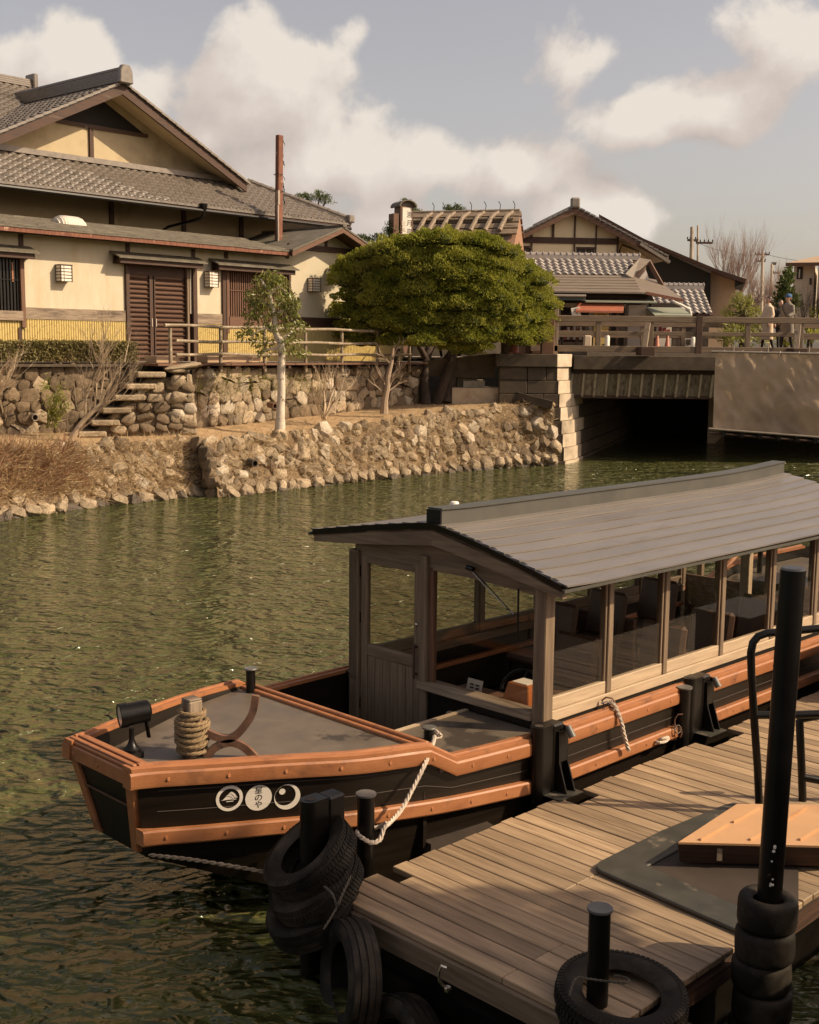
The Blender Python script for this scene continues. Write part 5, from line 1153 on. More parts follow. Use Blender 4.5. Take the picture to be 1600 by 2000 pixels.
# ---- utility poles and wires
def pole(px_, y0, y1, Y, arms, label, dbl=False):
    b_ = aty(px_, y1, Y); top = aty(px_, y0, Y); t_ = thing('utility_pole', label, 'utility pole', Matrix.Translation((b_.x, b_.y, 3)))
    MB().cyl((0,0,0), (top.x-b_.x, 0, top.z-3), .17, .11, 8).build('pole_shaft', 'concrete', t_, smooth=True)
    if dbl: MB().cyl((.35,0,top.z-3-4), (.35+top.x-b_.x, 0, top.z-3+.1), .07, .06, 6).build('second_shaft', 'concrete', t_, smooth=True)
    for (ya, xl2, xr2) in arms:
        z = aty(px_, ya, Y).z-3; a_, c_ = aty(xl2, ya, Y).x-b_.x, aty(xr2, ya, Y).x-b_.x; MB().box(a_, c_, -.06, .06, z-.06, z+.06).build('crossarm', 'dark_wood_x', t_)
        for k in range(5): x = a_+(c_-a_)*k/4; MB().cyl((x,0,z+.06),(x,0,z+.2), .045, .035, 6).build('insulator', 'black_steel', t_)
    return t_
pole(1352,443,560,75,[(469,1343,1364),(474,1360,1392)],'tall concrete utility pole left of the big bare tree',True)
pole(1490,493,600,95,[(497,1476,1503),(510,1477,1495)],'distant utility pole with two crossarms in the middle of the gap')
pole(1508,515,600,110,[(516,1508,1516),(533,1506,1524)],'thin distant utility pole right of the two arm pole')
wr = thing('overhead_wires', 'thin overhead wires running from the pole to the right edge', 'wires', Matrix.Translation(aty(1490,497,95)))
for (a_, b2_) in (((1490,495,95),(1700,510,80)),((1490,497,95),(1352,469,75))):
    A_, B_ = aty(*a_), aty(*b2_); MB().tube([A_.lerp(B_, k/8)-Vector((0,0,4*.35*(k/8)*(1-k/8))) for k in range(9)], .014, 4).build('wire', 'black_steel', wr, w=True)

# ================================================================== PEOPLE
def loft(m, secs, seg=12):
    """Closed body from elliptical sections (centre, rx, ry)."""
    vs = []; n = len(secs)
    for (c, rx, ry) in secs:
        for k in range(seg): a = 2*math.pi*k/seg; vs.append((c[0]+rx*math.cos(a), c[1]+ry*math.sin(a), c[2]))
    fs = [(i*seg+k, i*seg+(k+1)%seg, (i+1)*seg+(k+1)%seg, (i+1)*seg+k) for i in range(n-1) for k in range(seg)]
    fs += [tuple(range(seg))[::-1], tuple((n-1)*seg+k for k in range(seg))]
    return m.add(vs, fs)
def remesh(o, vox=.018, sm=4):
    r_ = o.modifiers.new('remesh', 'REMESH'); r_.mode = 'VOXEL'; r_.voxel_size = vox; r_.use_smooth_shade = True
    s = o.modifiers.new('smooth', 'SMOOTH'); s.iterations = sm; s.factor = .5
def head_parts(t_, z, m_hair='hair', bun=False, cap=None, tilt=0, lean=0):
    hm = MB(); c = z
    loft(hm, [((0,lean,c-.16),.055,.06),((0,lean,c-.10),.055,.06),((0,lean-.02,c-.075),.05,.065),((0,lean-.015,c-.04),.068,.085),((0,lean,c+.01),.074,.095),((0,lean,c+.05),.073,.093),((0,lean+.005,c+.09),.055,.07),((0,lean+.01,c+.11),.02,.03)], 14)
    hm.add([(-.012,lean-.09,c-.02),(.012,lean-.09,c-.02),(0,lean-.118,c-.025),(0,lean-.09,c+.02)], [(0,1,2),(0,2,3),(1,3,2),(0,3,1)])   # nose
    for s_x in (-1,1): hm.tube([(s_x*.072,lean+.005,c-.03),(s_x*.083,lean+.012,c+.0),(s_x*.076,lean+.005,c+.025)], .014, 6)
    o = hm.build('head', 'skin', t_); remesh(o, .009, 2)
    fm = MB()
    for s_x in (-1,1): fm.box(s_x*.03-.013, s_x*.03+.013, lean-.092, lean-.080, c+.004, c+.014)
    fm.box(-.022,.022,lean-.092,lean-.080,c-.055,c-.047); fm.build('eyes_and_mouth', 'hair', o)
    hr = MB(); loft(hr, [((0,lean+.035,c-.08),.066,.062),((0,lean+.03,c-.02),.081,.082),((0,lean+.018,c+.05),.084,.098),((0,lean+.012,c+.10),.066,.08),((0,lean+.01,c+.125),.02,.03)], 14)
    if bun: loft(hr, [((0,lean+.13,c-.03),.015,.015),((0,lean+.14,c-.01),.04,.035),((0,lean+.14,c+.02),.04,.035),((0,lean+.13,c+.05),.015,.015)], 10)
    remesh(hr.build('hair', m_hair, t_), .012, 2)
    if cap:
        cm = MB(); loft(cm, [((0,lean+.0,c+.025),.09,.108),((0,lean+.0,c+.035),.095,.112),((0,lean+.005,c+.09),.088,.10),((0,lean+.01,c+.13),.055,.065),((0,lean+.01,c+.145),.01,.012)], 16); cm.build('cap', cap, t_, smooth=True, ang=3)
def person(p, face, hgt, label, top, legs, shoe='cloth_black', coat=None, coat_len=.6, walk=.12, bun=False, cap=None, arm=(.0,.0), group=None, bag=False):
    """Standing or strolling figure, local -y is forward; face turns it about z."""
    s = hgt/1.70
    M = Matrix.Translation(p) @ Matrix.Rotation(face, 4, 'Z') @ Matrix.Scale(s, 4)
    t_ = thing('person', label, 'person', M, group)
    b = MB()
    loft(b, [((0,0,.86),.15,.10),((0,0,.95),.165,.115),((0,0,1.05),.14,.10),((0,0,1.2),.155,.11),((0,.0,1.33),.185,.11),((0,.0,1.40),.16,.09),((0,.0,1.45),.07,.06),((0,0,1.52),.055,.055)], 14)
    for sx, f_ in ((-1, walk), (1, -walk)):
        b.tube([(sx*.085,0,.92),(sx*.09,-f_*.5-.02,.50),(sx*.09,-f_*1.0+.05*(f_<0),.09)], [.085,.058,.042], 10)
        b.tube([(sx*.18,0,1.37),(sx*.225,.02-arm[0 if sx<0 else 1]*.3,1.12),(sx*.22,-.06-arm[0 if sx<0 else 1],.90+arm[0 if sx<0 else 1]*.6)], [.05,.04,.03], 8)
    body = b.build('body', legs, t_); remesh(body, .02, 4)
    for sx, f_ in ((-1, walk), (1, -walk)):
        y = -f_+.05*(f_<0); sm_ = MB(); loft(sm_, [((sx*.09,y-.05,.0),.045,.125),((sx*.09,y-.05,.03),.048,.13),((sx*.09,y-.035,.07),.042,.09),((sx*.09,y,.11),.04,.045)], 12); sm_.build('shoe', shoe, t_, smooth=True)
        hx, hy, hz = sx*.22, -.07-arm[0 if sx<0 else 1], .86+arm[0 if sx<0 else 1]*.6
        hd = MB(); hd.bar((hx,hy,hz+.04),(hx,hy-.015,hz-.04), .035, .07)
        for k in range(4): hd.tube([(hx,hy-.03+k*.02,hz-.03),(hx-.004,hy-.035+k*.02,hz-.075+abs(k-1.5)*.008),(hx-.012,hy-.03+k*.02,hz-.105+abs(k-1.5)*.01)], [.0095,.009,.007], 5)
        hd.tube([(hx,hy-.03,hz+.02),(hx-.01,hy-.06,hz-.01),(hx-.012,hy-.065,hz-.035)], [.011,.01,.008], 5); hd.build('hand', 'skin', t_, smooth=True)
    c = MB(); zl = 1.45-coat_len
    loft(c, [((0,0,zl),.215+(.04 if coat_len > .8 else 0),.165),((0,0,zl+.02),.22+(.03 if coat_len > .8 else 0),.165),((0,0,1.0),.20,.145),((0,0,1.2),.195,.135),((0,.0,1.33),.21,.13),((0,.0,1.41),.175,.105),((0,.0,1.46),.085,.075),((0,0,1.50),.075,.07)], 18)
    for sx in (-1, 1):
        aa = arm[0 if sx<0 else 1]; c.tube([(sx*.17,0,1.38),(sx*.235,.02-aa*.3,1.13),(sx*.235,-.06-aa,.93+aa*.6)], [.075,.07,.058], 10)
    co = c.build('coat' if coat_len > .6 else 'jacket', top, t_); remesh(co, .018, 5)
    if bag: MB().tube([(-.1,-.15,1.40),(-.02,-.17,1.2),(.16,-.16,.98),(.26,0,.95),(.16,.17,1.0),(-.02,.16,1.25),(-.1,.12,1.42),(-.11,.0,1.47)], .012, 5, closed=True).build('strap', 'cloth_black', t_)
    head_parts(t_, 1.60, bun=bun, cap=cap)
    return t_
ZBR = 3.425
def at_bridge(px_, Y): p = aty(px_, 650, Y); return Vector((p.x, Y, ZBR))
person(at_bridge(1499,37.2), R(-75), 1.64, 'woman in a long beige coat with hair tied back, walking on the bridge', 'coat_beige', 'cloth_black', coat_len=1.10, bun=True, group='people on the bridge', arm=(.12,.02))
person(at_bridge(1522,38.0), R(15), 1.58, 'dark haired person half hidden between the beige coat and the blue cap', 'cloth_black', 'cloth_black', coat_len=.7, group='people on the bridge')
person(at_bridge(1537,37.4), R(-60), 1.72, 'man in a grey padded jacket and blue cap standing on the bridge', 'coat_grey', 'cloth_black', coat_len=.95, cap='cap_blue', group='people on the bridge', bag=True, arm=(.05,.18))
def street(px_, Y): p = aty(px_, 700, Y); return Vector((p.x, Y, ZS+.03))
person(street(852,38.6), R(70), 1.70, 'person in black trousers and pale sneakers behind the clipped tree', 'coat_grey', 'cloth_black', shoe='shoe', walk=.22, group='passers by behind the clipped tree')
person(street(936,39.0), R(30), 1.74, 'person in pale blue jeans and white top behind the right trunk', 'paper', 'denim', shoe='cloth_black', walk=.10, group='passers by behind the clipped tree')
person(street(778,39.2), R(80), 1.66, 'person in cream trousers behind the left side of the clipped tree', 'cloth_black', 'coat_beige', shoe='shoe', walk=.2, group='passers by behind the clipped tree')
person(street(812,40.0), R(-70), 1.68, 'person in dark clothes between the middle trunks of the clipped tree', 'cloth_black', 'cloth_black', walk=.15, group='passers by behind the clipped tree')
# ================================================================== VEGETATION
def rand_dirs(n): 
    d = rng.normal(size=(n,3)); return d/np.linalg.norm(d, axis=1, keepdims=True)
def branchy(m, p, d, L_, r, depth, spread=.5, up=.15, kids=3, rnd_=random, tips=None, shrink=.68, seg=4, bend=.12):
    """Recursive limbs as tapered tubes in builder m; collects twig tips."""
    pts = [Vector(p)]; rs = [r]; dd = Vector(d).normalized(); n = 4
    for i in range(n):
        dd = (dd+Vector((rnd_.uniform(-bend,bend), rnd_.uniform(-bend,bend), rnd_.uniform(-bend,bend)+up*.25))).normalized()
        pts.append(pts[-1]+dd*L_/n); rs.append(r*(1-.5*(i+1)/n) if depth else r*(1-.85*(i+1)/n))
    m.tube(pts, rs, seg if r > .02 else 3, cap=False)
    if depth == 0:
        if tips is not None: tips.append((pts[-1], dd)); tips.append((pts[2], dd))
        return
    for k in range(kids):
        f_ = rnd_.uniform(.35, 1.0) if k else 1.0; i = f_*n; j = min(n-1, int(i)); q = pts[j].lerp(pts[j+1], i-j)
        a = Vector((rnd_.uniform(-1,1), rnd_.uniform(-1,1), rnd_.uniform(-.6,1))); a = (a-dd*a.dot(dd)).normalized()
        branchy(m, q, dd+a*spread*rnd_.uniform(.6,1.3)+Vector((0,0,up)), L_*shrink*rnd_.uniform(.7,1.15), r*(1-.5*f_)*.75, depth-1, spread, up, kids, rnd_, tips, shrink, seg, bend)

# ---- big clipped juniper
TC = aty(862, 560, 36.6)
jt = thing('clipped_tree', 'large clipped juniper with rounded cloud pruned dark green crown beside the bridge', 'tree', Matrix.Translation(Vector((TC.x, TC.y, 1.8))))
PXM = 36.6/F   # metres per photo pixel at the tree
pads = []
random.seed(21)
def padpx(x, y, rx, ry, dd): p = aty(x, y, 36.6+dd); pads.append((p, rx*PXM, ry*PXM))
# outline given by the photo: dome from 645 to 1080, top 445, lobed underside at 600..665
def dome_top(x):
    tab = [(645,560),(655,520),(685,490),(730,470),(790,456),(860,447),(930,450),(985,468),(1020,500),(1050,535),(1072,575),(1082,610)]; return interp(tab, x)
def dome_bot(x):
    tab = [(645,595),(665,650),(700,675),(760,682),(830,672),(870,680),(910,692),(950,682),(985,672),(1000,668),(1040,678),(1070,655),(1082,610)]; return interp(tab, x)
xx = 678
while xx < 1056:
    yt, yb = dome_top(xx), dome_bot(xx); y = yt+24; row = 0
    while y < yb-14:
        ex = (xx-864)/218; ey = (y-565)/120; q = 1-ex*ex-max(-.2,ey)**2*.55; dd = -2.9*math.sqrt(max(.02, q))
        rx = random.uniform(25,40); ry = random.uniform(19,29)
        padpx(xx+random.uniform(-10,10), y+random.uniform(-5,5), rx, ry, dd+random.uniform(-.25,.25)); y += random.uniform(26,36); row += 1
    padpx(xx+random.uniform(-6,6), yb-8+random.uniform(-6,6), random.uniform(22,34), random.uniform(14,20), dd+random.uniform(-.2,.4))
    xx += random.uniform(22,32)
for k in range(70):   # back half and top
    x = random.uniform(675,1055); yt, yb = dome_top(x), dome_bot(x); y = random.uniform(yt+26, yb-30); padpx(x, y, random.uniform(30,44), random.uniform(18,28), random.uniform(.3,2.6)*math.sqrt(max(.05,1-((x-864)/215)**2)))
for (x, y) in ((1062,620),(1050,648),(1020,655),(985,640),(960,655),(668,610),(690,645),(735,662),(905,668),(1072,600),(662,560),(672,530)):
    padpx(x, y, 27, 19, random.uniform(-1.2,.2))
Cs, Ds, Ss = [], [], []
for (p, rx, rz_) in pads:
    n = int(1650*(rx/.5)**1.3); d = rand_dirs(n); d[:,2] = np.abs(d[:,2])*.95+np.minimum(d[:,2],0)*.0 - .22*(rng.random(n) < .35); 
    bumpy = 1+.20*np.sin(d[:,0]*6+p.x*7)*np.cos(d[:,2]*6+p.z*9)+.08*np.sin(d[:,0]*15+p.z*5)*np.cos(d[:,2]*14)
    rr_ = bumpy*(1-.30*rng.random(n)**2.2)
    c = np.array([p.x, p.y, p.z])+d*np.stack([rr_*rx, rr_*rx*.95, rr_*rz_*1.05], axis=1)
    Cs.append(c); g_d = d+rng.normal(size=(n,3))*.45+np.array([0,0,.5]); Ds.append(g_d); Ss.append(rng.uniform(.045,.09,n))
leaf_mesh('crown', np.concatenate(Cs), np.concatenate(Ds), np.concatenate(Ss), 'juniper', jt, w=True, ratio=.5)
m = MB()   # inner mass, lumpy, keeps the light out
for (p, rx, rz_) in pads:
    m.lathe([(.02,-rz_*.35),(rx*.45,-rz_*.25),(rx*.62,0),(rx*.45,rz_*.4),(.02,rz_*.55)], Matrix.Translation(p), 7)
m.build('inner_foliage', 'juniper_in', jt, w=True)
tk_ = MB()
for (pts, r_) in (([(832,790,36.0),(828,740,36.2),(836,690,36.5),(850,640,36.8)],[.17,.14,.13,.11]),([(872,785,36.2),(880,740,36.3),(868,712,36.4),(893,680,36.6),(905,640,36.8)],[.24,.19,.18,.17,.12]),
                  ([(852,788,36.1),(868,745,36.0),(885,705,36.2),(880,660,36.5)],[.18,.15,.14,.1]),([(755,800,34.6),(762,740,34.9),(772,690,35.4),(790,650,35.9)],[.04,.10,.10,.08]),([(893,690,36.6),(920,660,36.4),(955,640,36.2)],[.13,.1,.07]),([(832,700,36.4),(810,660,36.2),(780,640,36)],[.1,.08,.06])):
    tk_.tube([aty(*q) for q in pts], r_, 10)
tk_.build('trunk', 'bark_dark', jt, w=True, smooth=True)

# ---- small white barked tree
wtree = thing('white_barked_tree', 'young evergreen with mottled white trunk standing on the terrace before the right lattice window', 'tree', Matrix.Translation(aty(547,835,29.0)))
YT = 29.0
tp_ = [(547,838),(548,800),(550,760),(549,722),(551,690),(549,668),(538,650),(536,620),(531,590),(524,565)]
m = MB(); m.tube([aty(x, y, YT) for x, y in tp_], [.135,.105,.095,.098,.09,.10,.075,.06,.045,.03], 10)
for pts in ([(538,650),(520,640),(500,648),(490,660)],[(545,668),(560,655),(575,650)],[(534,600),(512,590),(495,600)],[(533,615),(560,605),(575,600)],[(527,570),(515,555),(510,545)],[(527,575),(545,560),(560,570)],[(545,680),(525,682),(508,690)]):
    m.tube([aty(x, y, YT+random.uniform(-.1,.1)*k) for k, (x, y) in enumerate(pts)], [.04,.03,.02,.015][:len(pts)], 5)
m.build('trunk', 'bark_white', wtree, w=True, smooth=True)
cl = [(520,550,32,20,.4),(545,560,26,22,.3),(500,580,25,20,.3),(525,585,38,24,.5),(565,590,25,20,.3),(490,610,22,18,.3),(515,610,30,18,.4),(560,615,22,18,.3),(545,640,25,14,.3),(580,640,26,16,.3),(500,640,28,18,.3),(478,655,20,14,.2),(510,668,25,15,.3),(570,668,22,14,.25),(590,690,20,10,.2),(560,685,22,10,.25),(515,690,16,10,.2),(575,600,14,26,.2),(535,540,22,14,.2)]
Cs, Ds, Ss = [], [], []
for (x, y, rx, ry, dpt) in cl:
    n = int(rx*ry*.30); c = aty(x, y, YT); s = YT/F
    d = rand_dirs(n); r_ = rng.uniform(.25,1,n)**.5; P = np.array(c)+d*np.stack([r_*rx*s, r_*rx*s, r_*ry*s], axis=1); Cs.append(P)
    g_ = rng.normal(size=(n,3))*.5; g_ += d*.6; g_[:,2] -= .45; Ds.append(g_); Ss.append(rng.uniform(.09,.17,n))
leaf_mesh('crown', np.concatenate(Cs), np.concatenate(Ds), np.concatenate(Ss), 'leaf', wtree, w=True, ratio=.3)

# ---- bare shrubs and small bare trees on the terrace
def bare(name, label, cat, px_, py_, Y, L_, r, depth, n0, spread, seed, m_='twig', lean=(0,0), up=.2, shrink=.68, kids=3, partn='branches'):
    rr_ = random.Random(seed); base = aty(px_, py_, Y); t_ = thing(name, label, cat, Matrix.Translation(base)); m = MB()
    for k in range(n0):
        a = Vector((rr_.uniform(-1,1)*spread+lean[0], rr_.uniform(-1,1)*spread+lean[1], 1)); branchy(m, base-Vector((0,0,.05))+Vector((rr_.uniform(-.1,.1),0,0))*(n0 > 1), a, L_*rr_.uniform(.75,1.1), r, depth, .6, up, kids, rr_, None, shrink)
    m.build(partn, m_, t_, w=True, smooth=True); return t_
bare('bare_shrub', 'low leafless shrub of pale forked stems right of the white trunk', 'shrub', 632, 815, 31.0, .75, .03, 3, 8, .8, 4, lean=(.15,-.1))
t_ = thing('bare_tree', 'small pollarded bare tree with pale grey trunk left of the clipped tree trunks', 'tree', Matrix.Translation(aty(750,806,32.6)))
m = MB(); m.tube([aty(x, y, 32.6) for x, y in ((750,808),(752,780),(757,755),(758,735),(765,708),(768,680))], [.12,.09,.075,.07,.05,.035], 8)
rr_ = random.Random(9)
for (x, y, dx_, dz_) in ((753,772,-1,.9),(757,765,1,.6),(757,752,-1,1),(760,740,1,1),(758,760,.6,1),(764,712,-1,1.0),(766,705,.5,1.2),(755,770,-.5,1),(759,745,-.8,.6)):
    branchy(m, aty(x, y, 32.6), Vector((dx_, rr_.uniform(-.5,.3), dz_)), .42, .028, 2, .6, .1, 3, rr_, None, .7)
m.build('trunk_and_branches', 'bark_grey', t_, w=True, smooth=True)
# leaning bare tree with fine twigs in front of the left stair
t_ = thing('bare_tree', 'leaning bare tree with fan of fine pale twigs in front of the stone stair', 'tree', Matrix.Translation(aty(140,858,26.3)))
m = MB(); rr_ = random.Random(12); YQ = 26.3
stem = [aty(x, y, YQ) for x, y in ((138,862),(150,840),(166,818),(180,805),(195,790))]; m.tube(stem, [.085,.065,.055,.05,.04], 8)
for (x, y, tx, ty, L_) in ((166,820,172,760,.55),(180,805,240,740,.65),(190,795,265,760,.6),(150,845,215,800,.4),(195,790,215,715,.75),(175,800,190,720,.8),(168,815,150,740,.55),(192,792,290,735,.6),(185,800,200,690,.7),(195,790,245,700,.7),(180,806,280,770,.5)):
    d = aty(tx, ty, YQ)-aty(x, y, YQ); branchy(m, aty(x, y, YQ), d+Vector((0,rr_.uniform(-.3,.1),0)), L_, .026, 4, .42, .18, 3, rr_, None, .74)
m.build('trunk_and_branches', 'twig', t_, w=True, smooth=True)
bare('bare_shrub', 'sprawling leafless twigs at the far left edge against the dark wall', 'shrub', -30, 800, 26.2, .9, .03, 3, 6, .6, 31, lean=(.5,0), kids=3)
bare('bare_shrub', 'thin upright leafless twigs rising through the clipped hedge', 'shrub', 190, 712, 28.6, .75, .018, 3, 5, .5, 37, lean=(.1,0), kids=3)
# leafy bamboo shoot against the wall
t_ = thing('bamboo_plant', 'small yellow green bamboo plant against the dark wall beside the drain pipe', 'plant', Matrix.Translation(aty(100,832,27.1)))
m = MB(); Cs, Ds, Ss = [], [], []
for k in range(16):
    b_ = aty(100+random.uniform(-12,12), 836, 27.0+random.uniform(-.1,.1)); tip = aty(115+random.uniform(-32,26), random.uniform(735,790), 26.9+random.uniform(-.3,.2)); mid = b_.lerp(tip,.5)+Vector((random.uniform(-.08,.05),0,.05)); m.tube([b_, mid, tip], [.008,.006,.003], 4)
    n = 42; f_ = rng.uniform(.25,1,n)[:,None]; P = np.array(b_)*(1-f_)+np.array(tip)*f_+rng.normal(size=(n,3))*.05; Cs.append(P); g_ = rng.normal(size=(n,3))*.7; g_[:,2] -= .25; Ds.append(g_); Ss.append(rng.uniform(.08,.16,n))
m.build('stems', 'bamboo_leaf', t_, w=True); leaf_mesh('leaves', np.concatenate(Cs), np.concatenate(Ds), np.concatenate(Ss), 'bamboo_leaf', t_, w=True, ratio=.17)
# clipped hedge on the left wall
hA_ = aty(-60, 700, 27.2); hB_ = aty(268, 700, 29.2); hA_.z = hB_.z = 2.95
t_ = thing('clipped_hedge', 'clipped brownish green hedge on top of the dark wall at the left', 'hedge', Matrix.Translation(hA_))
n = 26000; f_ = rng.random(n)[:,None]; dv = np.array((hB_-hA_)); P = np.array(hA_)+f_*dv
nrm_ = np.array([.66,-.75,0]); side = rng.random(n); top_ = side < .4
off = np.where(top_, rng.uniform(-.8,.0,n), rng.normal(0,.05,n)-.03); zz_ = np.where(top_, .50+rng.normal(0,.022,n), rng.uniform(0,.5,n))
P = P+nrm_*off[:,None]; P[:,2] += zz_; g_ = rng.normal(size=(n,3)); g_[:,2] += .5
leaf_mesh('leaves', P, g_, rng.uniform(.04,.085,n), 'hedge', t_, w=True, ratio=.5)
MB().prism([hA_+Vector((-.05,.0,.0)), hB_+Vector((-.05,.0,.0)), hB_+Vector((-.6,.6,.0)), hA_+Vector((-.6,.6,.0))], (0,0,.45)).build('inner_branches', 'earth', t_, w=True)
# dry grass and bramble
def grass(name, label, pts_fn, n, Lr, m_, droop=.25, lean=(.3,-.4), seed=1, wd=.035):
    P = np.array([pts_fn() for _ in range(n)]); L_ = rng.uniform(*Lr, n); D = rng.normal(size=(n,3))*np.array([.8,.8,.45])+np.array([lean[0], lean[1], .35]); D /= np.linalg.norm(D, axis=1, keepdims=True)
    C = P+D*(L_*.45)[:,None]; o = leaf_mesh(name, C, D, L_, m_, ratio=wd); o['kind'] = 'stuff'; o['label'] = label; return o
def pt_bank(x0, x1, t0, t1):
    def f():
        x = random.uniform(x0, x1); p = bank(x, random.uniform(t0, t1)); return (p.x+.05, p.y-.05, p.z+.03)
    return f
random.seed(77)
grass('dry_grass', 'tangle of dry grass hanging over the left embankment', pt_bank(-150,190,.35,1.0), 5200, (.2,.62), 'dry_grass', lean=(.25,-.25))
grass('dry_grass', 'dry grass between the stones of the left embankment', pt_bank(180,420,.2,1.0), 4200, (.12,.38), 'dry_grass', lean=(.3,-.3))
grass('dead_bramble', 'reddish dead bramble stems over the left embankment', pt_bank(-150,180,.5,1.0), 4200, (.2,.6), 'red_twig', lean=(.2,-.15), wd=.022)
grass('dry_grass', 'dry grass tufts in the joints of the sunlit embankment', pt_bank(435,1085,.12,1.0), 15000, (.08,.30), 'dry_grass', lean=(.15,-.2))
def pt_ter(x0, x1, t0, t1):
    def f():
        x = random.uniform(x0, x1); p = terr(x, random.uniform(t0, t1)); return (p.x, p.y, p.z)
    return f
grass('dry_grass', 'flattened dry grass over the terrace ground', pt_ter(-150,1080,0,.95), 16000, (.05,.16), 'dry_grass', lean=(0,0))
def pt_wall():
    x = random.uniform(380,620); p = interp(BACK, x).copy(); return (p.x+.05, p.y-.1, random.uniform(2.2,2.75) if random.random() < .7 else random.uniform(1.6,2.6))
o = grass('wall_weeds', 'small green weeds growing in the joints of the wall under the bamboo fence', pt_wall, 900, (.05,.14), 'bamboo_leaf', lean=(.2,-.3), wd=.15)

# ---- far vegetation
def leafy(name, label, blobs, Y, m_, leaf, dens, trunk=None, ratio=.4, cat='tree', squash=1.0, group=None):
    """Crown from pixel blobs (x, y, rx, ry) at depth Y."""
    c0_ = aty(blobs[0][0], 690, Y); t_ = thing(name, label, cat, Matrix.Translation(Vector((c0_.x, c0_.y, 3.0))), group); s = Y/F; Cs, Ds, Ss = [], [], []
    for (x, y, rx, ry) in blobs:
        n = int(rx*ry*dens); c = aty(x, y, Y+random.uniform(-.5,.5)*rx*s); d = rand_dirs(n); r_ = rng.uniform(.3,1.05,n)
        Cs.append(np.array(c)+d*np.stack([r_*rx*s, r_*rx*s, r_*ry*s], axis=1)); Ds.append(d+rng.normal(size=(n,3))*.6+np.array([0,0,.3])); Ss.append(rng.uniform(.6,1.3,n)*leaf)
    leaf_mesh('crown', np.concatenate(Cs), np.concatenate(Ds), np.concatenate(Ss), m_, t_, w=True, ratio=ratio)
    m = MB(); x, y = blobs[0][:2]; m.tube([Vector((c0_.x, c0_.y, 3)), aty(x, y+8, Y)], [.14, .05], 6)
    for (x2, y2, rx, ry) in blobs[1:]: m.tube([aty(x, y+10, Y), aty(x2, y2, Y)], [.06,.03], 5)
    m.build('trunk', 'bark_dark', t_, w=True); return t_
def pine_tips(name, label, tips, Y, base_y):
    s = Y/F; b_ = aty(tips[0][0], 690, Y); t_ = thing(name, label, 'tree', Matrix.Translation(Vector((b_.x, b_.y, 3.0))), 'pine tops behind the roofs'); Cs, Ds, Ss = [], [], []; m = MB()
    hub = aty(sum(q[0] for q in tips)/len(tips), base_y+40, Y); m.tube([Vector((b_.x,b_.y,3)), hub], [.14,.08], 6)
    for (x, y, h_) in tips:
        top = aty(x, y, Y); m.tube([hub, aty(x+random.uniform(-2,2), y+h_, Y), top], [.05,.03,.015], 5); n = int(h_*13)
        f_ = rng.random(n); P = np.array(top)+np.stack([rng.normal(0,.10,n), rng.normal(0,.10,n), -f_*h_*s], axis=1); P[:,:2] += rng.normal(size=(n,2))*(f_*.16)[:,None]
        g_ = rng.normal(size=(n,3))*.8; g_[:,2] += .9; Cs.append(P); Ds.append(g_); Ss.append(rng.uniform(.10,.22,n))
    leaf_mesh('crown', np.concatenate(Cs), np.concatenate(Ds), np.concatenate(Ss), 'pine', t_, w=True, ratio=.16); m.build('trunk', 'bark_dark', t_, w=True)
pine_tips('pine_tree', 'pine tips sticking up behind the hip of the big tiled roof', [(600,377,16),(622,372,18),(637,380,16),(587,378,9)], 46, 400)
pine_tips('pine_tree', 'pine tip rising behind the rounded cap of the sign tower', [(791,388,26),(804,400,18),(815,408,20)], 52, 410)
pine_tips('pine_tree', 'pine crown showing above the thatched ridge', [(875,400,20),(892,399,20),(902,404,14),(884,404,16)], 56, 415)
pine_tips('pine_tree', 'dark pine tips left of the sign tower', [(762,444,26),(768,430,20),(720,462,16),(738,456,14),(705,458,14)], 44, 460)
leafy('bamboo_clump', 'sunlit yellow green bamboo clump behind the bridge rails', [(1450,600,30,26),(1425,615,18,22),(1480,618,22,20),(1440,650,40,26),(1475,655,30,22),(1420,660,22,18),(1500,660,18,16),(1440,585,14,16),(1465,590,12,14)], 43, 'bamboo_leaf', .22, .42, ratio=.16, cat='bamboo')
leafy('evergreen_tree', 'dark evergreen beside the pale two storey house', [(1535,560,16,30),(1528,590,20,26),(1542,535,10,18),(1550,590,16,20)], 66, 'pine', .34, .5, ratio=.5)
leafy('low_shrubs', 'dark leafy shrubs behind the bridge rails below the people', [(1580,650,30,20),(1540,665,30,16),(1600,620,20,30)], 50, 'juniper', .2, .3, ratio=.4, cat='shrub')
def far_bare(name, label, px_, y_top, Y, seed, m_='far_twig', spread=.35, n0=5, L_=None, r=.05, dep=4, sh_=.76, up=.25, y0=640):
    rr_ = random.Random(seed); b_ = aty(px_, y0, Y); t_ = thing(name, label, 'tree', Matrix.Translation(b_), 'bare winter trees beyond the bridge'); H_ = (y0-y_top)*Y/F; L0 = H_*.36; m = MB()
    m.tube([b_-Vector((0,0,.5)), b_+Vector((0,0,H_*.12))], [r*3, r*2.4], 6)
    for k in range(n0):
        a = Vector((rr_.uniform(-1,1)*spread, rr_.uniform(-1,1)*spread, 1)); branchy(m, b_+Vector((0,0,H_*.1)), a, L0, r*1.6, dep, .38, up, 4, rr_, None, sh_, bend=.08)
    m.build('trunk_and_branches', m_, t_, w=True)
far_bare('bare_tree', 'big pale bare tree fanning above the black hall roof', 1425, 455, 78, 3, spread=.55, n0=11, r=.035, y0=625)
far_bare('bare_tree', 'reddish bare tree in the gap left of the evergreen', 1500, 545, 70, 5, spread=.6, n0=6, r=.035, y0=640)
far_bare('bare_tree', 'smaller reddish bare tree behind the bamboo clump', 1465, 535, 74, 6, spread=.5, n0=5, r=.035, y0=640)
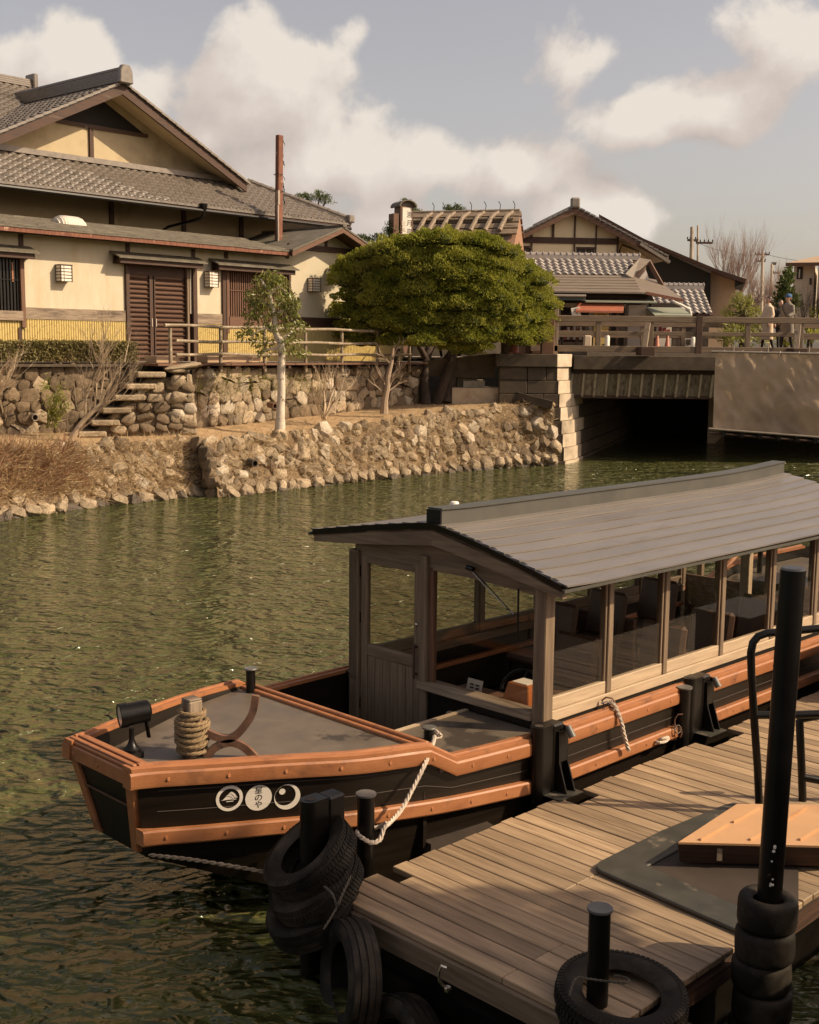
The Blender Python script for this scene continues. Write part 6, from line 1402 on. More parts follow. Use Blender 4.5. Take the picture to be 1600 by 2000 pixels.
far_bare('bare_tree', 'tall thin bare tree before the distant utility poles', 1530, 515, 84, 8, spread=.4, n0=5, r=.035, y0=640)
far_bare('bare_tree', 'dark bare tree in front of the pale two storey house', 1585, 560, 50, 9, m_='bark_dark', spread=.7, n0=6, r=.02, y0=680)
wd_ = leafy('far_wood', 'low reddish brown winter wood on the skyline', [(1400+i*22, 600+6*math.sin(i), 30, 26) for i in range(12)], 130, 'far_twig', .7, .3, ratio=.2, cat='wood')

# tree on the quay to the right of the view, crown shaped to shade the water at the lower left
qt = thing('quay_tree', 'leafy tree on the near quay, outside the view to the right', 'tree', Matrix.Translation((6.9, 2.9, 1.55)))
m = MB(); m.tube([(6.9,2.9,1.5),(6.8,3.0,3.4),(6.6,3.1,4.8),(6.4,3.2,6.0)], [.16,.13,.09,.04], 8)
for q in ((5.3,3.4,6.4),(7.6,3.5,6.8),(6.2,2.2,6.3),(7.0,4.0,6.6)): m.tube([(6.7,3.05,4.4), q], [.07,.03], 6)
m.build('trunk', 'bark_dark', qt, w=True, smooth=True)
n = 15000; d = rand_dirs(n); r_ = rng.uniform(.1,1,n)**.4; bump_ = 1+.18*np.sin(d[:,0]*7)*np.cos(d[:,1]*6+d[:,2]*4)
P = np.array([6.5,3.95,6.45])+d*np.stack([r_*2.4*bump_, r_*1.25*bump_, r_*.85*bump_], axis=1)
leaf_mesh('crown', P, rng.normal(size=(n,3)), rng.uniform(.12,.24,n), 'leaf', qt, w=True, ratio=.5)
from mathutils.bvhtree import BVHTree
# ================================================================== PONTOON DOCK
FD = Matrix.Rotation(math.pi/4, 4, 'Z')            # x runs along the canal (u), y across it (v)
D0, DV0, DV1, DZ = 4.08, 2.81, 4.66, .45
dk = thing('floating_dock', 'floating timber dock of weathered cross planks moored beside the boat', 'dock', FD @ Matrix.Translation((D0, DV0, 0)))
dk_M = FD @ Matrix.Translation((D0, DV0, 0))
random.seed(42)
x = 0; k = 0; holes = {}
while x < 10.5:
    w_ = .1185; j1 = random.uniform(-.012,.012); z1 = random.uniform(-.0025,.0025)
    y1 = DV1-DV0+j1+(.0 if x < 12 else 0); notch = (abs(x+D0-4.45) < .06) or (abs(x+D0-6.13) < .13) or (abs(x+D0-8.0) < .13) or (abs(x+D0-7.78) < .09)
    if notch: y1 -= .16
    if k in (8,9,10,11,12) : segs = [(0,.98),(.984,y1)]
    elif random.random() < .3: q = random.choice([.62,1.3]); segs = [(0,q),(q+.004,y1)]
    else: segs = [(0,y1)]
    for a, b in segs:
        MB().box(x+.003, x+w_-.0035, a, b, DZ-.035+z1, DZ+z1).build('plank', 'plank_wood', dk, bevel=.004)
    x += w_; k += 1
MB().box(.0, 10.5, .03, DV1-DV0-.18, DZ-.075, DZ-.04).build('sub_frame', 'interior', dk)
MB().box(-.02, .10, .02, DV1-DV0-.02, DZ-.16, DZ-.038).build('end_beam', 'grey_wood_y', dk, bevel=.008)
MB().box(.101, 10.5, .0, .08, DZ-.16, DZ-.078).build('side_beam', 'dark_wood_x', dk)
MB().box(.101, 10.5, DV1-DV0-.3, DV1-DV0-.2, DZ-.16, DZ-.078).build('side_beam', 'dark_wood_x', dk)
MB().box(.06, 10.4, .06, DV1-DV0-.32, -.2, DZ-.165).build('float_tank', 'black_steel', dk, bevel=.02)
MB().box(.02, .12, .06, DV1-DV0-.32, .10, .16).build('bumper_ledge', 'black_steel', dk)
def duv(u, v, z=0): return FD @ Vector((u, v, z))
# mooring ring on the dock face
t_ = thing('mooring_shackle', 'steel shackle hanging on the dark face of the dock between the tyres', 'shackle', Matrix.Translation(aty(862,1905,5.35)))
YS = 5.35
MB().tube([aty(x, y, YS) for x, y in ((872,1890),(862,1886),(857,1898),(858,1915),(866,1926),(874,1930))], .008, 6).build('hook', 'chrome', t_, w=True, smooth=True)
MB().lathe([(.016,-.012),(.02,0),(.016,.012)], Matrix.Translation(aty(874,1932,YS)), 10).build('bolt', 'chrome', t_, w=True, smooth=True)
t_ = thing('steel_bracket', 'small dark steel bracket and pin on the corner face of the dock', 'bracket', Matrix.Translation(duv(4.55,2.77,.3)))
o = MB().box(-.05,.09,-.04,.04,-.30,-.02); me_ = o.mesh('bracket_box', 'concrete_dark'); inst('bracket_box', me_, t_, Matrix.Rotation(math.pi/4,4,'Z'))
inst('pin', MB().cyl((-.12,-.02,.0),(.03,-.02,.02),.012,seg=8).mesh('pin','bollard_cap',True), t_, Matrix.Rotation(math.pi/4,4,'Z'))
# bollards
def bollard(u, v, z0, z1, r, label, ring=False):
    t_ = thing('steel_bollard', label, 'bollard', Matrix.Translation(duv(u, v, z0)), 'black steel bollards on the dock')
    MB().cyl((0,0,-.02), (0,0,z1-z0-.012), r, seg=20).build('bollard_tube', 'black_steel', t_, smooth=True)
    MB().lathe([(r*1.18,z1-z0-.012),(r*1.20,z1-z0-.006),(r*1.18,z1-z0)], None, 20).build('bollard_cap', 'bollard_cap', t_, smooth=True)
    return t_
def zat(px_, py_, u, v):
    """Height at which the line of sight through the pixel passes over dock point u, v."""
    p = duv(u, v); d = ray(px_, py_); t = (p.x*d.x+p.y*d.y)/(d.x*d.x+d.y*d.y); return EYE+d.z*t
b1u, b1v = 4.47, 4.80
bollard(b1u, b1v, .30, zat(717,1549,b1u,b1v), .050, 'black steel bollard with the white rope end, next to the stacked tyres')
b2u, b2v = 7.79, 4.79
bollard(b2u, b2v, .40, zat(1337,1341,b2u,b2v), .052, 'black steel bollard with a hook and shackle beside the second fender post')
b3u, b3v = 4.22, 2.98
bollard(b3u, b3v, .30, zat(1202,1775,b3u,b3v), .050, 'black steel bollard standing inside the lying tyre at the near dock corner')
# fender posts
def fender(u, v, ztop, label, foot=True, lamp=True, zb=.30):
    t_ = thing('fender_post', label, 'fender post', FD @ Matrix.Translation((u, v, 0)), 'black steel fender posts of the dock')
    m = MB(); m.box(-.005,.115,-.055,.055, zb, ztop-.004); m.build('box_section', 'black_steel', t_, bevel=.012)
    m = MB(); n_ = 12
    oval = [(-.10+.052*math.cos(a), .052*math.sin(a)) for a in [math.pi/2+math.pi*k/n_ for k in range(n_+1)]]+[(-.008,-.052),(-.008,.052)]
    m.prism([(x_, y_, zb) for x_, y_ in oval], (0,0,ztop-zb)); m.build('rounded_section', 'black_steel', t_)
    inn = [(-.095+.03*math.cos(a), .03*math.sin(a)) for a in [2*math.pi*k/12 for k in range(12)]]
    MB().prism([(x_, y_, ztop+.001) for x_, y_ in inn], (0,0,.002)).build('hollow_end', 'interior', t_)
    if foot:
        m = MB(); 
        m.prism([(.118,-.03,ztop-.03),(.118,-.075,ztop-.03),(.118,-.08,.66),(.118,-.15,.455),(.118,-.03,.455)], (.012,0,0)); m.prism([(.03,-.056,ztop-.05),(.03,-.075,ztop-.05),(.03,-.08,.66),(.03,-.15,.455),(.03,-.056,.455)], (.012,0,0)); m.box(.042,.118,-.078,-.07,.66,ztop-.05); m.build('base_bracket', 'black_steel', t_)
        MB().box(-.09,.16,-.19,-.02,.451,.457).build('base_plate', 'mat_rubber', t_)
    if lamp: MB().tube([(.10,-.09,ztop-.02),(.105,-.13,ztop-.09)], [.020,.026], 12).build('pin_lamp', 'bollard_cap', t_, smooth=True)
    return t_
fender(6.13, 4.80, zat(1065,1412,6.13,4.80), 'black fender post in front of the cabin corner post')
fender(8.02, 4.82, zat(1358,1318,8.02,4.82), 'black fender post behind the bollard with the hook')
fender(4.08, 4.72, zat(628,1552,4.08,4.72), 'black fender post standing inside the leaning stacked tyres', foot=False, lamp=False, zb=0)
t_ = thing('steel_box', 'large black steel box standing on the far part of the dock at the right edge', 'box', FD @ Matrix.Translation((9.75, 4.45, DZ)))
MB().box(0,.8,-.45,.12,.0,.52).build('box_body', 'black_steel', t_, bevel=.01); MB().box(-.01,.81,-.46,.13,.521,.54).build('box_lid', 'bollard_cap', t_, bevel=.005)

# ---- tyres
def tyre_mesh(R_, w_, tread='rib', key='tyre'):
    rim = R_*.60; seg = 56
    prof = [(rim, w_*.30),(rim+.008, w_*.36),(R_*.74, w_*.49),(R_*.88, w_*.50),(R_*.965, w_*.44),(R_*.992, w_*.36),(R_, w_*.18),(R_*1.002,0)]
    prof = prof+[(r_, -z_) for r_, z_ in prof[-2::-1]]+[(rim+.02, -w_*.30),(R_*.86,-w_*.38),(R_*.93,0),(R_*.86,w_*.38),(rim+.02, w_*.30)]
    m = MB(); n = len(prof); vs = []
    for i in range(seg):
        a = 2*math.pi*i/seg
        for r_, z_ in prof: vs.append((r_*math.cos(a), r_*math.sin(a), z_))
    m.add(vs, [(i*n+k, ((i+1)%seg)*n+k, ((i+1)%seg)*n+(k+1)%n, i*n+(k+1)%n) for i in range(seg) for k in range(n)])
    t = MB()
    if tread == 'rib':
        for zc in (-.33,-.12,.12,.33):
            for i in range(seg): 
                a0_, a1_ = 2*math.pi*i/seg, 2*math.pi*(i+1)/seg; rr_ = R_+.006*(1 if abs(zc) < .2 else .2); h_ = w_*.085
                t.add([(rr_*math.cos(a), rr_*math.sin(a), w_*zc+s_*h_) for a in (a0_, a1_) for s_ in (-1,1)]+[((rr_-.02)*math.cos(a), (rr_-.02)*math.sin(a), w_*zc+s_*h_) for a in (a0_, a1_) for s_ in (-1,1)], [(0,1,3,2),(0,2,6,4),(1,3,7,5)])
    elif tread == 'block':
        nb = 74
        for zc in (-.36,-.12,.12,.36):
            for i in range(nb):
                a0_ = 2*math.pi*(i+(.5 if zc in (-.12,.36) else 0))/nb; a1_ = a0_+2*math.pi*.74/nb; rr_ = R_+.007*(1 if abs(zc) < .2 else .1); h_ = w_*.10; sk = .02*(1 if zc > 0 else -1)
                q = [(rr_, a0_, -1),(rr_, a1_, -1),(rr_, a1_+sk, 1),(rr_, a0_+sk, 1)]
                t.add([(r_*math.cos(a), r_*math.sin(a), w_*zc+s_*h_) for r_, a, s_ in q]+[((r_-.02)*math.cos(a), (r_-.02)*math.sin(a), w_*zc+s_*h_) for r_, a, s_ in q], [(0,1,2,3),(0,4,5,1),(1,5,6,2),(2,6,7,3),(3,7,4,0)])
        for i in range(nb):     # shoulder lugs
            for s0_ in (-1,1):
                a0_ = 2*math.pi*i/nb; a1_ = a0_+2*math.pi*.7/nb
                t.add([(r_*math.cos(a), r_*math.sin(a), s0_*z_) for a in (a0_, a1_) for r_, z_ in ((R_*.995,w_*.41),(R_*.962,w_*.475),(R_*.90,w_*.51))], [(0,1,4,3),(1,2,5,4)])
    return m, t
def tyre(M, R_, w_, tread, label, cat='tyre', group=None):
    t_ = thing('tyre', label, cat, M, group); m, t = tyre_mesh(R_, w_, tread)
    m.build('tyre_body', 'rubber', t_, smooth=True, ang=.9)
    if t.v: t.build('tread', 'rubber', t_)
    return t_
def face(p, axis, spin=0.0):
    z = Vector(axis).normalized(); x = z.cross(Vector((0,.1,1))); 
    if x.length < .2: x = z.cross(Vector((1,0,0)))
    x.normalize(); return basis(x, z.cross(x), z, p) @ Matrix.Rotation(spin, 4, 'Z')
def axis_at(px_, py_, u, v): return duv(u, v, zat(px_, py_, u, v))
c1 = axis_at(612,1672,4.00,4.74)
tyre(face(c1, (-.55,-.22,.80)), .262, .15, 'block', 'top leaning tyre with blocky tread around the black fender post', group='old tyres hung as fenders')
tyre(face(c1+Vector((.035,-.01,-.155)), (-.50,-.20,.84)), .262, .15, 'block', 'second leaning tyre with rope tied round it under the top one', group='old tyres hung as fenders')
tyre(face(c1+Vector((.02,.0,-.31)), (-.40,-.20,.87)), .26, .15, 'rib', 'lowest dark tyre of the leaning stack, close to the water', group='old tyres hung as fenders')
tyre(face(duv(3.90,4.30,.17), (-.93,-.34,.12)), .29, .17, 'rib', 'worn ribbed tyre hanging half in the water on the dock end', group='old tyres hung as fenders')
tyre(face(duv(3.90,3.93,-.09), (-.78,-.55,.25)), .28, .17, 'rib', 'tyre hanging in the shade at the bottom edge left of the shackle', group='old tyres hung as fenders')
tyre(face(duv(3.90,3.38,-.10), (-.7,-.66,.2)), .28, .17, 'rib', 'tyre barely showing at the bottom edge left of the lying tyre', group='old tyres hung as fenders')
tyre(face(axis_at(1238,1962,4.32,2.92), (.04,-.10,.98)), .298, .17, 'block', 'large tyre lying flat around the bollard on the near dock corner', group='old tyres hung as fenders')
def rope(name, label, pts, r, m_, strands=3, turns=26, cat='rope', group=None, smooth_n=14):
    """Laid rope: helical strands round a smoothed path."""
    P = [Vector(p) for p in pts]; S = []
    for i in range(len(P)-1):
        p0, p1, p2, p3 = P[max(i-1,0)], P[i], P[i+1], P[min(i+2,len(P)-1)]
        for k in range(smooth_n):
            t = k/smooth_n; S.append(.5*((2*p1)+(p2-p0)*t+(2*p0-5*p1+4*p2-p3)*t*t+(3*p1-p0-3*p2+p3)*t**3))
    S.append(P[-1]); Ls = [0]
    for a, b in zip(S, S[1:]): Ls.append(Ls[-1]+(b-a).length)
    t_ = thing(name, label, cat, Matrix.Translation(P[0]), group); up = Vector((.1,.2,1)); m = MB(); fr = []
    for i, p in enumerate(S):
        d = (S[min(i+1,len(S)-1)]-S[max(i-1,0)]).normalized(); s1 = d.cross(up).normalized(); fr.append((s1, s1.cross(d)))
    # resample finely along length for the lay
    n = max(12, int(Ls[-1]/(r*1.1)))
    for s_ in range(strands):
        pts2 = []; j = 0
        for k in range(n+1):
            L_ = Ls[-1]*k/n
            while j < len(Ls)-2 and Ls[j+1] < L_: j += 1
            f_ = (L_-Ls[j])/max(1e-6, Ls[j+1]-Ls[j]); p = S[j].lerp(S[j+1], f_); a = 2*math.pi*(L_/(r*7.5)+s_/strands); pts2.append(p+(fr[j][0]*math.cos(a)+fr[j][1]*math.sin(a))*r*.5)
        m.tube(pts2, r*.56, 5)
    m.build('rope_strands', m_, t_, w=True, smooth=True); return t_
# ropes tying tyres
c2_ = c1+Vector((.1,-.18,-.18))
rope('tie_rope', 'thin dark rope tying the leaning tyres to the dock corner', [aty(634,1732,5.72), aty(650,1748,5.62), aty(659,1770,5.6), aty(664,1758,5.6), aty(685,1712,5.75)], .007, 'rope_dark', 2)
rope('tie_rope', 'thin dark rope running from the knot down to the hanging tyre', [aty(659,1770,5.6), aty(648,1790,5.55), aty(632,1815,5.5)], .006, 'rope_dark', 2)
rope('tie_rope', 'thin dark rope looped round the lying tyre and its bollard', [aty(1112,1945,4.75), aty(1125,1912,4.82), aty(1150,1912,4.85), aty(1178,1916,4.86), aty(1222,1920,4.80), aty(1226,1912,4.9), aty(1200,1905,5.0)], .006, 'rope_dark', 2)
# ---- mooring ropes
r0 = axis_at(845,1437,5.66,5.42); 
ra = b1u, b1v
def rp(px_, py_, Y): return aty(px_, py_, Y)
Y0_, Y1_ = r0.y, duv(*ra).y
vp_ = lambda x, y, v: FD @ fpt(FD, x, y, v)
rope('mooring_rope', 'white braided rope from the boat bollard down to the dock bollard', [vp_(838,1434,5.42), vp_(848,1440,5.30), vp_(842,1462,5.05), vp_(832,1488,4.90), vp_(812,1530,4.87), vp_(785,1580,4.84), vp_(762,1606,4.78), vp_(750,1618,4.74), vp_(742,1640,4.72), vp_(726,1646,4.72), vp_(706,1636,4.74), vp_(697,1627,4.80), vp_(708,1618,4.87), vp_(738,1616,4.84), vp_(756,1608,4.76)], .014, 'rope_white')
rope('rope_knot', 'white rope knot hitched round the small bollard on the boat', [rp(828,1436,Y0_-.02), rp(840,1444,Y0_-.07), rp(856,1436,Y0_-.04), rp(848,1426,Y0_+.04), rp(832,1430,Y0_+.05), rp(836,1442,Y0_-.06), rp(852,1444,Y0_-.08), rp(862,1440,Y0_-.05), rp(858,1432,Y0_-.06)], .013, 'rope_white')
YR = duv(7.0, 4.80).y
rope('fender_rope', 'short thick rope with shackle hanging from the cabin sill over the orange rail', [vp_(1192,1370,4.86), vp_(1204,1384,4.80), vp_(1214,1410,4.765), vp_(1220,1438,4.755), vp_(1228,1466,4.75)], .016, 'rope_white')
t_ = thing('shackle', 'rusty iron shackle fixed to the boat sill above the short thick rope', 'shackle', Matrix.Translation(rp(1185,1372,YR)))
MB().tube([rp(x, y, YR-.02) for x, y in ((1180,1378),(1176,1368),(1184,1362),(1196,1364),(1204,1376),(1206,1392),(1198,1384),(1188,1378))], .007, 6, closed=True).build('shackle_bow', 'rust', t_, w=True, smooth=True)
MB().tube([rp(x, y, YR-.03) for x, y in ((1174,1374),(1186,1370),(1198,1378),(1200,1392))], .006, 6).build('chain_link', 'chrome', t_, w=True, smooth=True)
YK = duv(b2u, b2v).y
t_ = thing('hook_and_shackle', 'iron hook and shackle hung on the second bollard', 'hook', Matrix.Translation(rp(1322,1420,YK)))
MB().tube([rp(x, y, YK-.08) for x, y in ((1334,1395),(1324,1396),(1318,1405),(1318,1418),(1324,1424),(1330,1420),(1332,1432),(1329,1440))], .006, 6).build('hook', 'rust', t_, w=True, smooth=True)
MB().torus(face(rp(1324,1424,YK-.09), (.5,-.8,.2)), .03, .006, 16, 6).build('ring', 'chrome', t_, w=True, smooth=True)
MB().tube([rp(x, y, YK-.07) for x, y in ((1326,1424),(1314,1416),(1310,1432),(1314,1446),(1322,1444))], .005, 6).build('chain_link', 'rust', t_, w=True, smooth=True)
rope('rope_end', 'knotted rope end lying on the dock edge beside the second bollard', [atz(1238,1466,.475), atz(1262,1455,.48), atz(1280,1447,.49), atz(1295,1442,.52), atz(1306,1440,.50), atz(1300,1448,.49), atz(1286,1450,.50), atz(1272,1446,.49)], .012, 'rope_white')
rope('water_rope', 'pale wet rope trailing in the water along the hull below the bow', [vp_(292,1670,5.50), vp_(380,1680,5.25), vp_(460,1693,5.08), vp_(545,1708,4.93)], .012, 'bamboo_grey', 2)

# ---- tall pile with kart tyres
pu_, pv_ = 5.10, 2.62; ptop = duv(pu_, pv_)+Vector((.03,0,0)); ztp = zat(1533,1108,pu_,pv_)
t_ = thing('mooring_pile', 'tall black steel mooring pile rising through the stack of small tyres', 'pile', Matrix.Translation(duv(pu_, pv_, 0)))
MB().cyl((-.02,0,-.4),(.03,0,ztp-.01),.0585,seg=24).build('pile_tube', 'black_steel', t_, smooth=True)
MB().lathe([(.056,ztp-.01),(.052,ztp),(.001,ztp+.002)], Matrix.Translation((.03,0,0)), 24, cap=False).build('pile_cap', 'bollard_cap', t_, smooth=True)
m = MB(); random.seed(4)
for k in range(9): a = -1.75+random.uniform(-.12,.12); z = random.uniform(.86,1.12); m.lathe([(.001,.0),(random.uniform(.004,.009),.001),(.001,.003)], face(Vector((.0585*math.cos(a), .0585*math.sin(a), z)), (math.cos(a), math.sin(a), 0)), 6)
m.build('bird_droppings', 'white', t_)
ztop = zat(1492,1738,pu_,pv_)-.02
for k in range(5):
    offx = (.0,-.008,-.014,-.006,-.018)[k]; z = ztop-.082-k*.158
    t_ = thing('small_tyre', ['topmost small bald tyre round the tall pile','second small bald tyre from the top round the tall pile','third small bald tyre round the tall pile','fourth small bald tyre round the tall pile','lowest small bald tyre round the tall pile at the water'][k], 'tyre', face(duv(pu_, pv_, z)+Vector((offx-.004,-.008*(k % 2),0)), (random.uniform(-.06,.06), random.uniform(-.05,.05), 1)), 'small bald tyres stacked on the pile')
    Rk, wk = .142, .155; prof = [(Rk*.50,wk*.36),(Rk*.58,wk*.46),(Rk*.78,wk*.51),(Rk*.90,wk*.49),(Rk*.97,wk*.41),(Rk*1.0,wk*.28),(Rk*1.005,0),(Rk*1.0,-wk*.28),(Rk*.97,-wk*.41),(Rk*.90,-wk*.49),(Rk*.78,-wk*.51),(Rk*.58,-wk*.46),(Rk*.55,-wk*.40),(Rk*.80,-wk*.3),(Rk*.85,0),(Rk*.80,wk*.3),(Rk*.55,wk*.40)]
    MB().lathe(prof, None, 36, cap=False).build('tyre_body', 'rubber', t_, smooth=True, ang=1.2)

# ---- rubber mat, gangway
mt = thing('rubber_mat', 'black rubber corner mat lying on the dock planks round the gangway foot', 'mat', Matrix.Translation(atz(1165,1690,DZ)))
def zpt(x, y, z): return atz(x, y, z)
outl = [(1163,1686),(1180,1672),(1290,1622),(1412,1574),(1430,1568),(1478,1571)]; inn_ = [(1265,1690)]; z0_ = DZ+.028
top = [zpt(x, y, z0_) for x, y in ((1172,1700),(1163,1692),(1170,1682),(1290,1622),(1412,1572),(1432,1567),(1480,1571),(1400,1618),(1266,1690),(1440,1768),(1452,1822),(1430,1812))]
MB().prism([p for p in top], (0,0,-.022)).build('mat_rim', 'mat_rubber', mt, w=True, bevel=.006)
MB().prism([zpt(x, y, DZ+.012) for x, y in ((1262,1690),(1400,1616),(1560,1640),(1560,1800),(1448,1785))], (0,0,-.006)).build('mat_centre', 'interior', mt, w=True)
gw = thing('gangway', 'orange painted gangway flap with raised battens resting on the rubber mat', 'gangway', Matrix.Translation(zpt(1325,1645,.62)))
zg = .62; gp = [zpt(x, y, zg) for x, y in ((1325,1645),(1440,1570),(1640,1572),(1640,1653))]
MB().prism(gp, (0,0,-.012)).build('deck_plate', 'orange_deck', gw, w=True)
a, b = gp[0]-Vector((0,0,.013)), gp[3]-Vector((0,0,.013)); lo = [a, b, b+Vector((0,.05,-.13)), a+Vector((.03,.05,-.13))]
MB().prism(lo, (0,.03,0)).build('side_plate', 'dark_wood_x', gw, w=True)
MB().prism([gp[0]+Vector((.02,.04,-.02)), gp[3]+Vector((0,.04,-.02)), gp[2]+Vector((0,-.02,-.02)), gp[1]+Vector((0,-.02,-.02))], (0,0,-.10)).build('under_frame', 'interior', gw, w=True)
for i in range(6):
    x0 = 1368+i*97; 
    a, b = zpt(x0, 1642, zg), zpt(x0+110-i*4, 1579, zg)
    for (f0, f1, s_) in ((0,.47,0),(.53,1,.012)):
        MB().bar(a.lerp(b, f0)+Vector((s_,0,.006)), a.lerp(b, f1)+Vector((s_,0,.006)), .012, .014).build('batten', 'orange_deck', gw, w=True)
m = MB(); q = zpt(1411,1668,zg-.05)
m.box(q.x-.018, q.x+.012, gp[0].y+.0, gp[0].y+.006, zg-.11, zg-.015); m.build('tape_patch', 'worn_wood_z', gw, w=True)
t_ = gw
# guard rails of the landing
ZD_ = DZ
def guard(name, label, pts_list, Y, r):
    t_ = thing(name, label, 'railing', Matrix.Translation(aty(pts_list[0][0][0], pts_list[0][0][1], Y)))
    for k, pts in enumerate(pts_list):
        MB().tube([aty(x, y, Y) for x, y in pts], r, 10).build('rail_tube' if k == 0 else 'cross_tube', 'black_steel', t_, w=True, smooth=True)
    return t_
gr_ = guard('guard_rail', 'bent black tube guard rail behind the tall pile', [[(1484,1598),(1480,1500),(1473,1400),(1468,1320),(1467,1275),(1471,1255),(1481,1243),(1497,1237),(1530,1234),(1660,1222)], [(1476,1397),(1560,1396),(1660,1392)], [(1628,1590),(1628,1400),(1628,1226)]], 7.34, .025)
guard('guard_rail', 'lower black tube guard rail with square corner at the right edge', [[(1568,1564),(1566,1500),(1562,1408),(1566,1404),(1600,1398),(1660,1388)], [(1568,1518),(1620,1528),(1660,1536)]], 7.60, .026)
# quay the viewer stands on, its edge runs along the canal out of view
qy = thing('stone_quay', 'dark stone quay wall along the near side of the canal', 'quay', FD)
MB().box(-6, 14, -8, 1.28, -.4, 1.55).build('quay_wall', 'concrete_dark', qy)
MB().box(20, 26, -8, -1, -.4, 2.6).build('quay_wall', 'concrete_dark', qy)

# ================================================================== EXCURSION BOAT
BU, BV = 3.44, 5.92
FBt = FD @ Matrix.Translation((BU, BV, 0))
bt = thing('excursion_boat', 'long wooden roofed river boat with black hull and orange rails moored at the dock', 'boat', FBt)
def bl(px_, py_, y=None, x=None, z=None):
    if z is not None: return FBt.inverted() @ atz(px_, py_, z)
    return fpt(FBt, px_, py_, y) if y is not None else fpx(FBt, px_, py_, x)
HW = [(-.02,.345),(.34,.52),(.74,.69),(1.19,.885),(1.63,.985),(1.85,1.03),(2.6,1.10),(6.5,1.12),(8.3,1.10),(9.2,.98),(10.2,.72)]
ZR = [(-.02,1.08),(.74,1.035),(1.19,1.0),(1.63,.975),(1.68,.97),(1.88,.855),(2.6,.838),(8.2,.835),(8.7,1.0),(10.2,1.12)]
ZL = [(0,.655),(1.4,.585),(2.6,.50),(8,.50),(10.2,.62)]
FLR = [(0,.045),(1,.03),(2.6,.01),(10.2,.02)]
KZ = [(0,.54),(.5,.32),(1.1,.08),(1.7,-.15),(9.5,-.2),(10.2,.3)]
def smooth_tab(T, x):
    if T is HW: return (interp(T, x-.12)+interp(T, x)+interp(T, x+.12))/3
    return interp(T, x)
st_ = sorted(set([i*.12 for i in range(86)]+[1.60,1.66,1.70,1.76,1.82,1.88]))
def sweep(sec, sgn, x0, x1, par, nm, m_, zt=ZR, yt=HW, yo=0.0, bevel=0, smooth=True):
    """Sweep a section (dy outward, dz) along the rail line."""
    X = [x0]+[x for x in st_ if x0+.02 < x < x1-.02]+[x1]; n = len(sec); m = MB()
    vs = [(x, sgn*(smooth_tab(yt, x)+yo+dy), interp(zt, x)+dz) for x in X for dy, dz in sec]
    fs = [(i*n+k, i*n+(k+1)%n, (i+1)*n+(k+1)%n, (i+1)*n+k) for i in range(len(X)-1) for k in range(n)]
    fs += [tuple(range(n)), tuple((len(X)-1)*n+k for k in range(n))]; m.add(vs, fs); return m.build(nm, m_, par, smooth=smooth, ang=.5)
hull = MB(); X = [x for x in st_ if x <= 10.2]
for sgn in (-1, 1):
    rowsx = []
    for f_ in (0,.33,.66,1): rowsx.append([Vector((x+.06*f_*(x < .1), sgn*(smooth_tab(HW,x)-.018-interp(FLR,x)*f_), (interp(ZR,x)-.03)*(1-f_)+interp(ZL,x)*f_)) for x in X])
    rowsx.append([Vector((x+(.10 if x < .1 else 0), sgn*max(.05,(smooth_tab(HW,x)-.05-interp(FLR,x))*(.92 if x > 1 else .75+.17*x)), interp(KZ,x))) for x in X]); hull.sheet(rowsx)
hb = [[Vector((x+(.10 if x < .1 else 0), s_*max(.05,(smooth_tab(HW,x)-.05-interp(FLR,x))*(.92 if x > 1 else .75+.17*x)), interp(KZ,x))) for x in X] for s_ in (-1,1)]; hull.sheet(hb)
xe = X[-1]; hull.add([(xe,-.7,1.08),(xe,.7,1.08),(xe,.6,.3),(xe,-.6,.3)], [(0,1,2,3)])
ho = hull.build('hull', 'hull_black', bt, smooth=True, ang=.4)
hull_bvh = BVHTree.FromPolygons([tuple(v.co) for v in ho.data.vertices], [tuple(p.vertices) for p in ho.data.polygons])
# planking lines on the hull: thin strakes standing proud
for sgn in (-1,1):
    for f_ in (.30,.62):
        m = MB(); Xs = [x for x in X if .05 < x < 9.8]
        r1 = [Vector((x, sgn*(smooth_tab(HW,x)-.0165-interp(FLR,x)*f_+.0), (interp(ZR,x)-.03)*(1-f_)+interp(ZL,x)*f_)) for x in Xs]; m.sheet([r1, [p-Vector((0,-sgn*.002,.004)) for p in r1]]); m.build('strake_seam', 'interior', ho)
# raked bow transom
tz1, tz0 = 1.05, .54; yb1, yb0 = .315, .20
MB().prism([(-.015,-yb1,tz1),(-.015,yb1,tz1),(.085,yb0,tz0),(.085,-yb0,tz0)], (.03,0,0)).build('bow_transom', 'hull_black', bt)
MB().bar((.018,-.26,.82),(.018,.26,.82),.012,.004).build('transom_seam', 'rust', bt)
for s_ in (-1,1): MB().prism([(-.03,s_*.345,1.0),(-.03,s_*.275,1.0),(.07,s_*.17,.52),(.07,s_*.235,.52)], (.05,0,0)).build('bow_corner_trim', 'orange', bt, bevel=.006)
MB().box(-.035,.02,-.37,.37,.965,1.058).build('bow_rail', 'orange', bt, bevel=.008)
MB().box(-.025,.10,-.355,.355,1.060,1.082).build('bow_cap', 'orange', bt, bevel=.006)
MB().box(-.015,.01,-.35,.35,1.083,1.094).build('bow_bead', 'orange', bt, bevel=.004); MB().box(.035,.06,-.34,.34,1.083,1.094).build('bow_bead', 'orange', bt, bevel=.004)
for y in (-.27,.0,.27): MB().lathe([(.014,0),(.012,.004)], face((-.036,y,1.01), (-1,0,0)), 10).build('rivet', 'orange', bt)
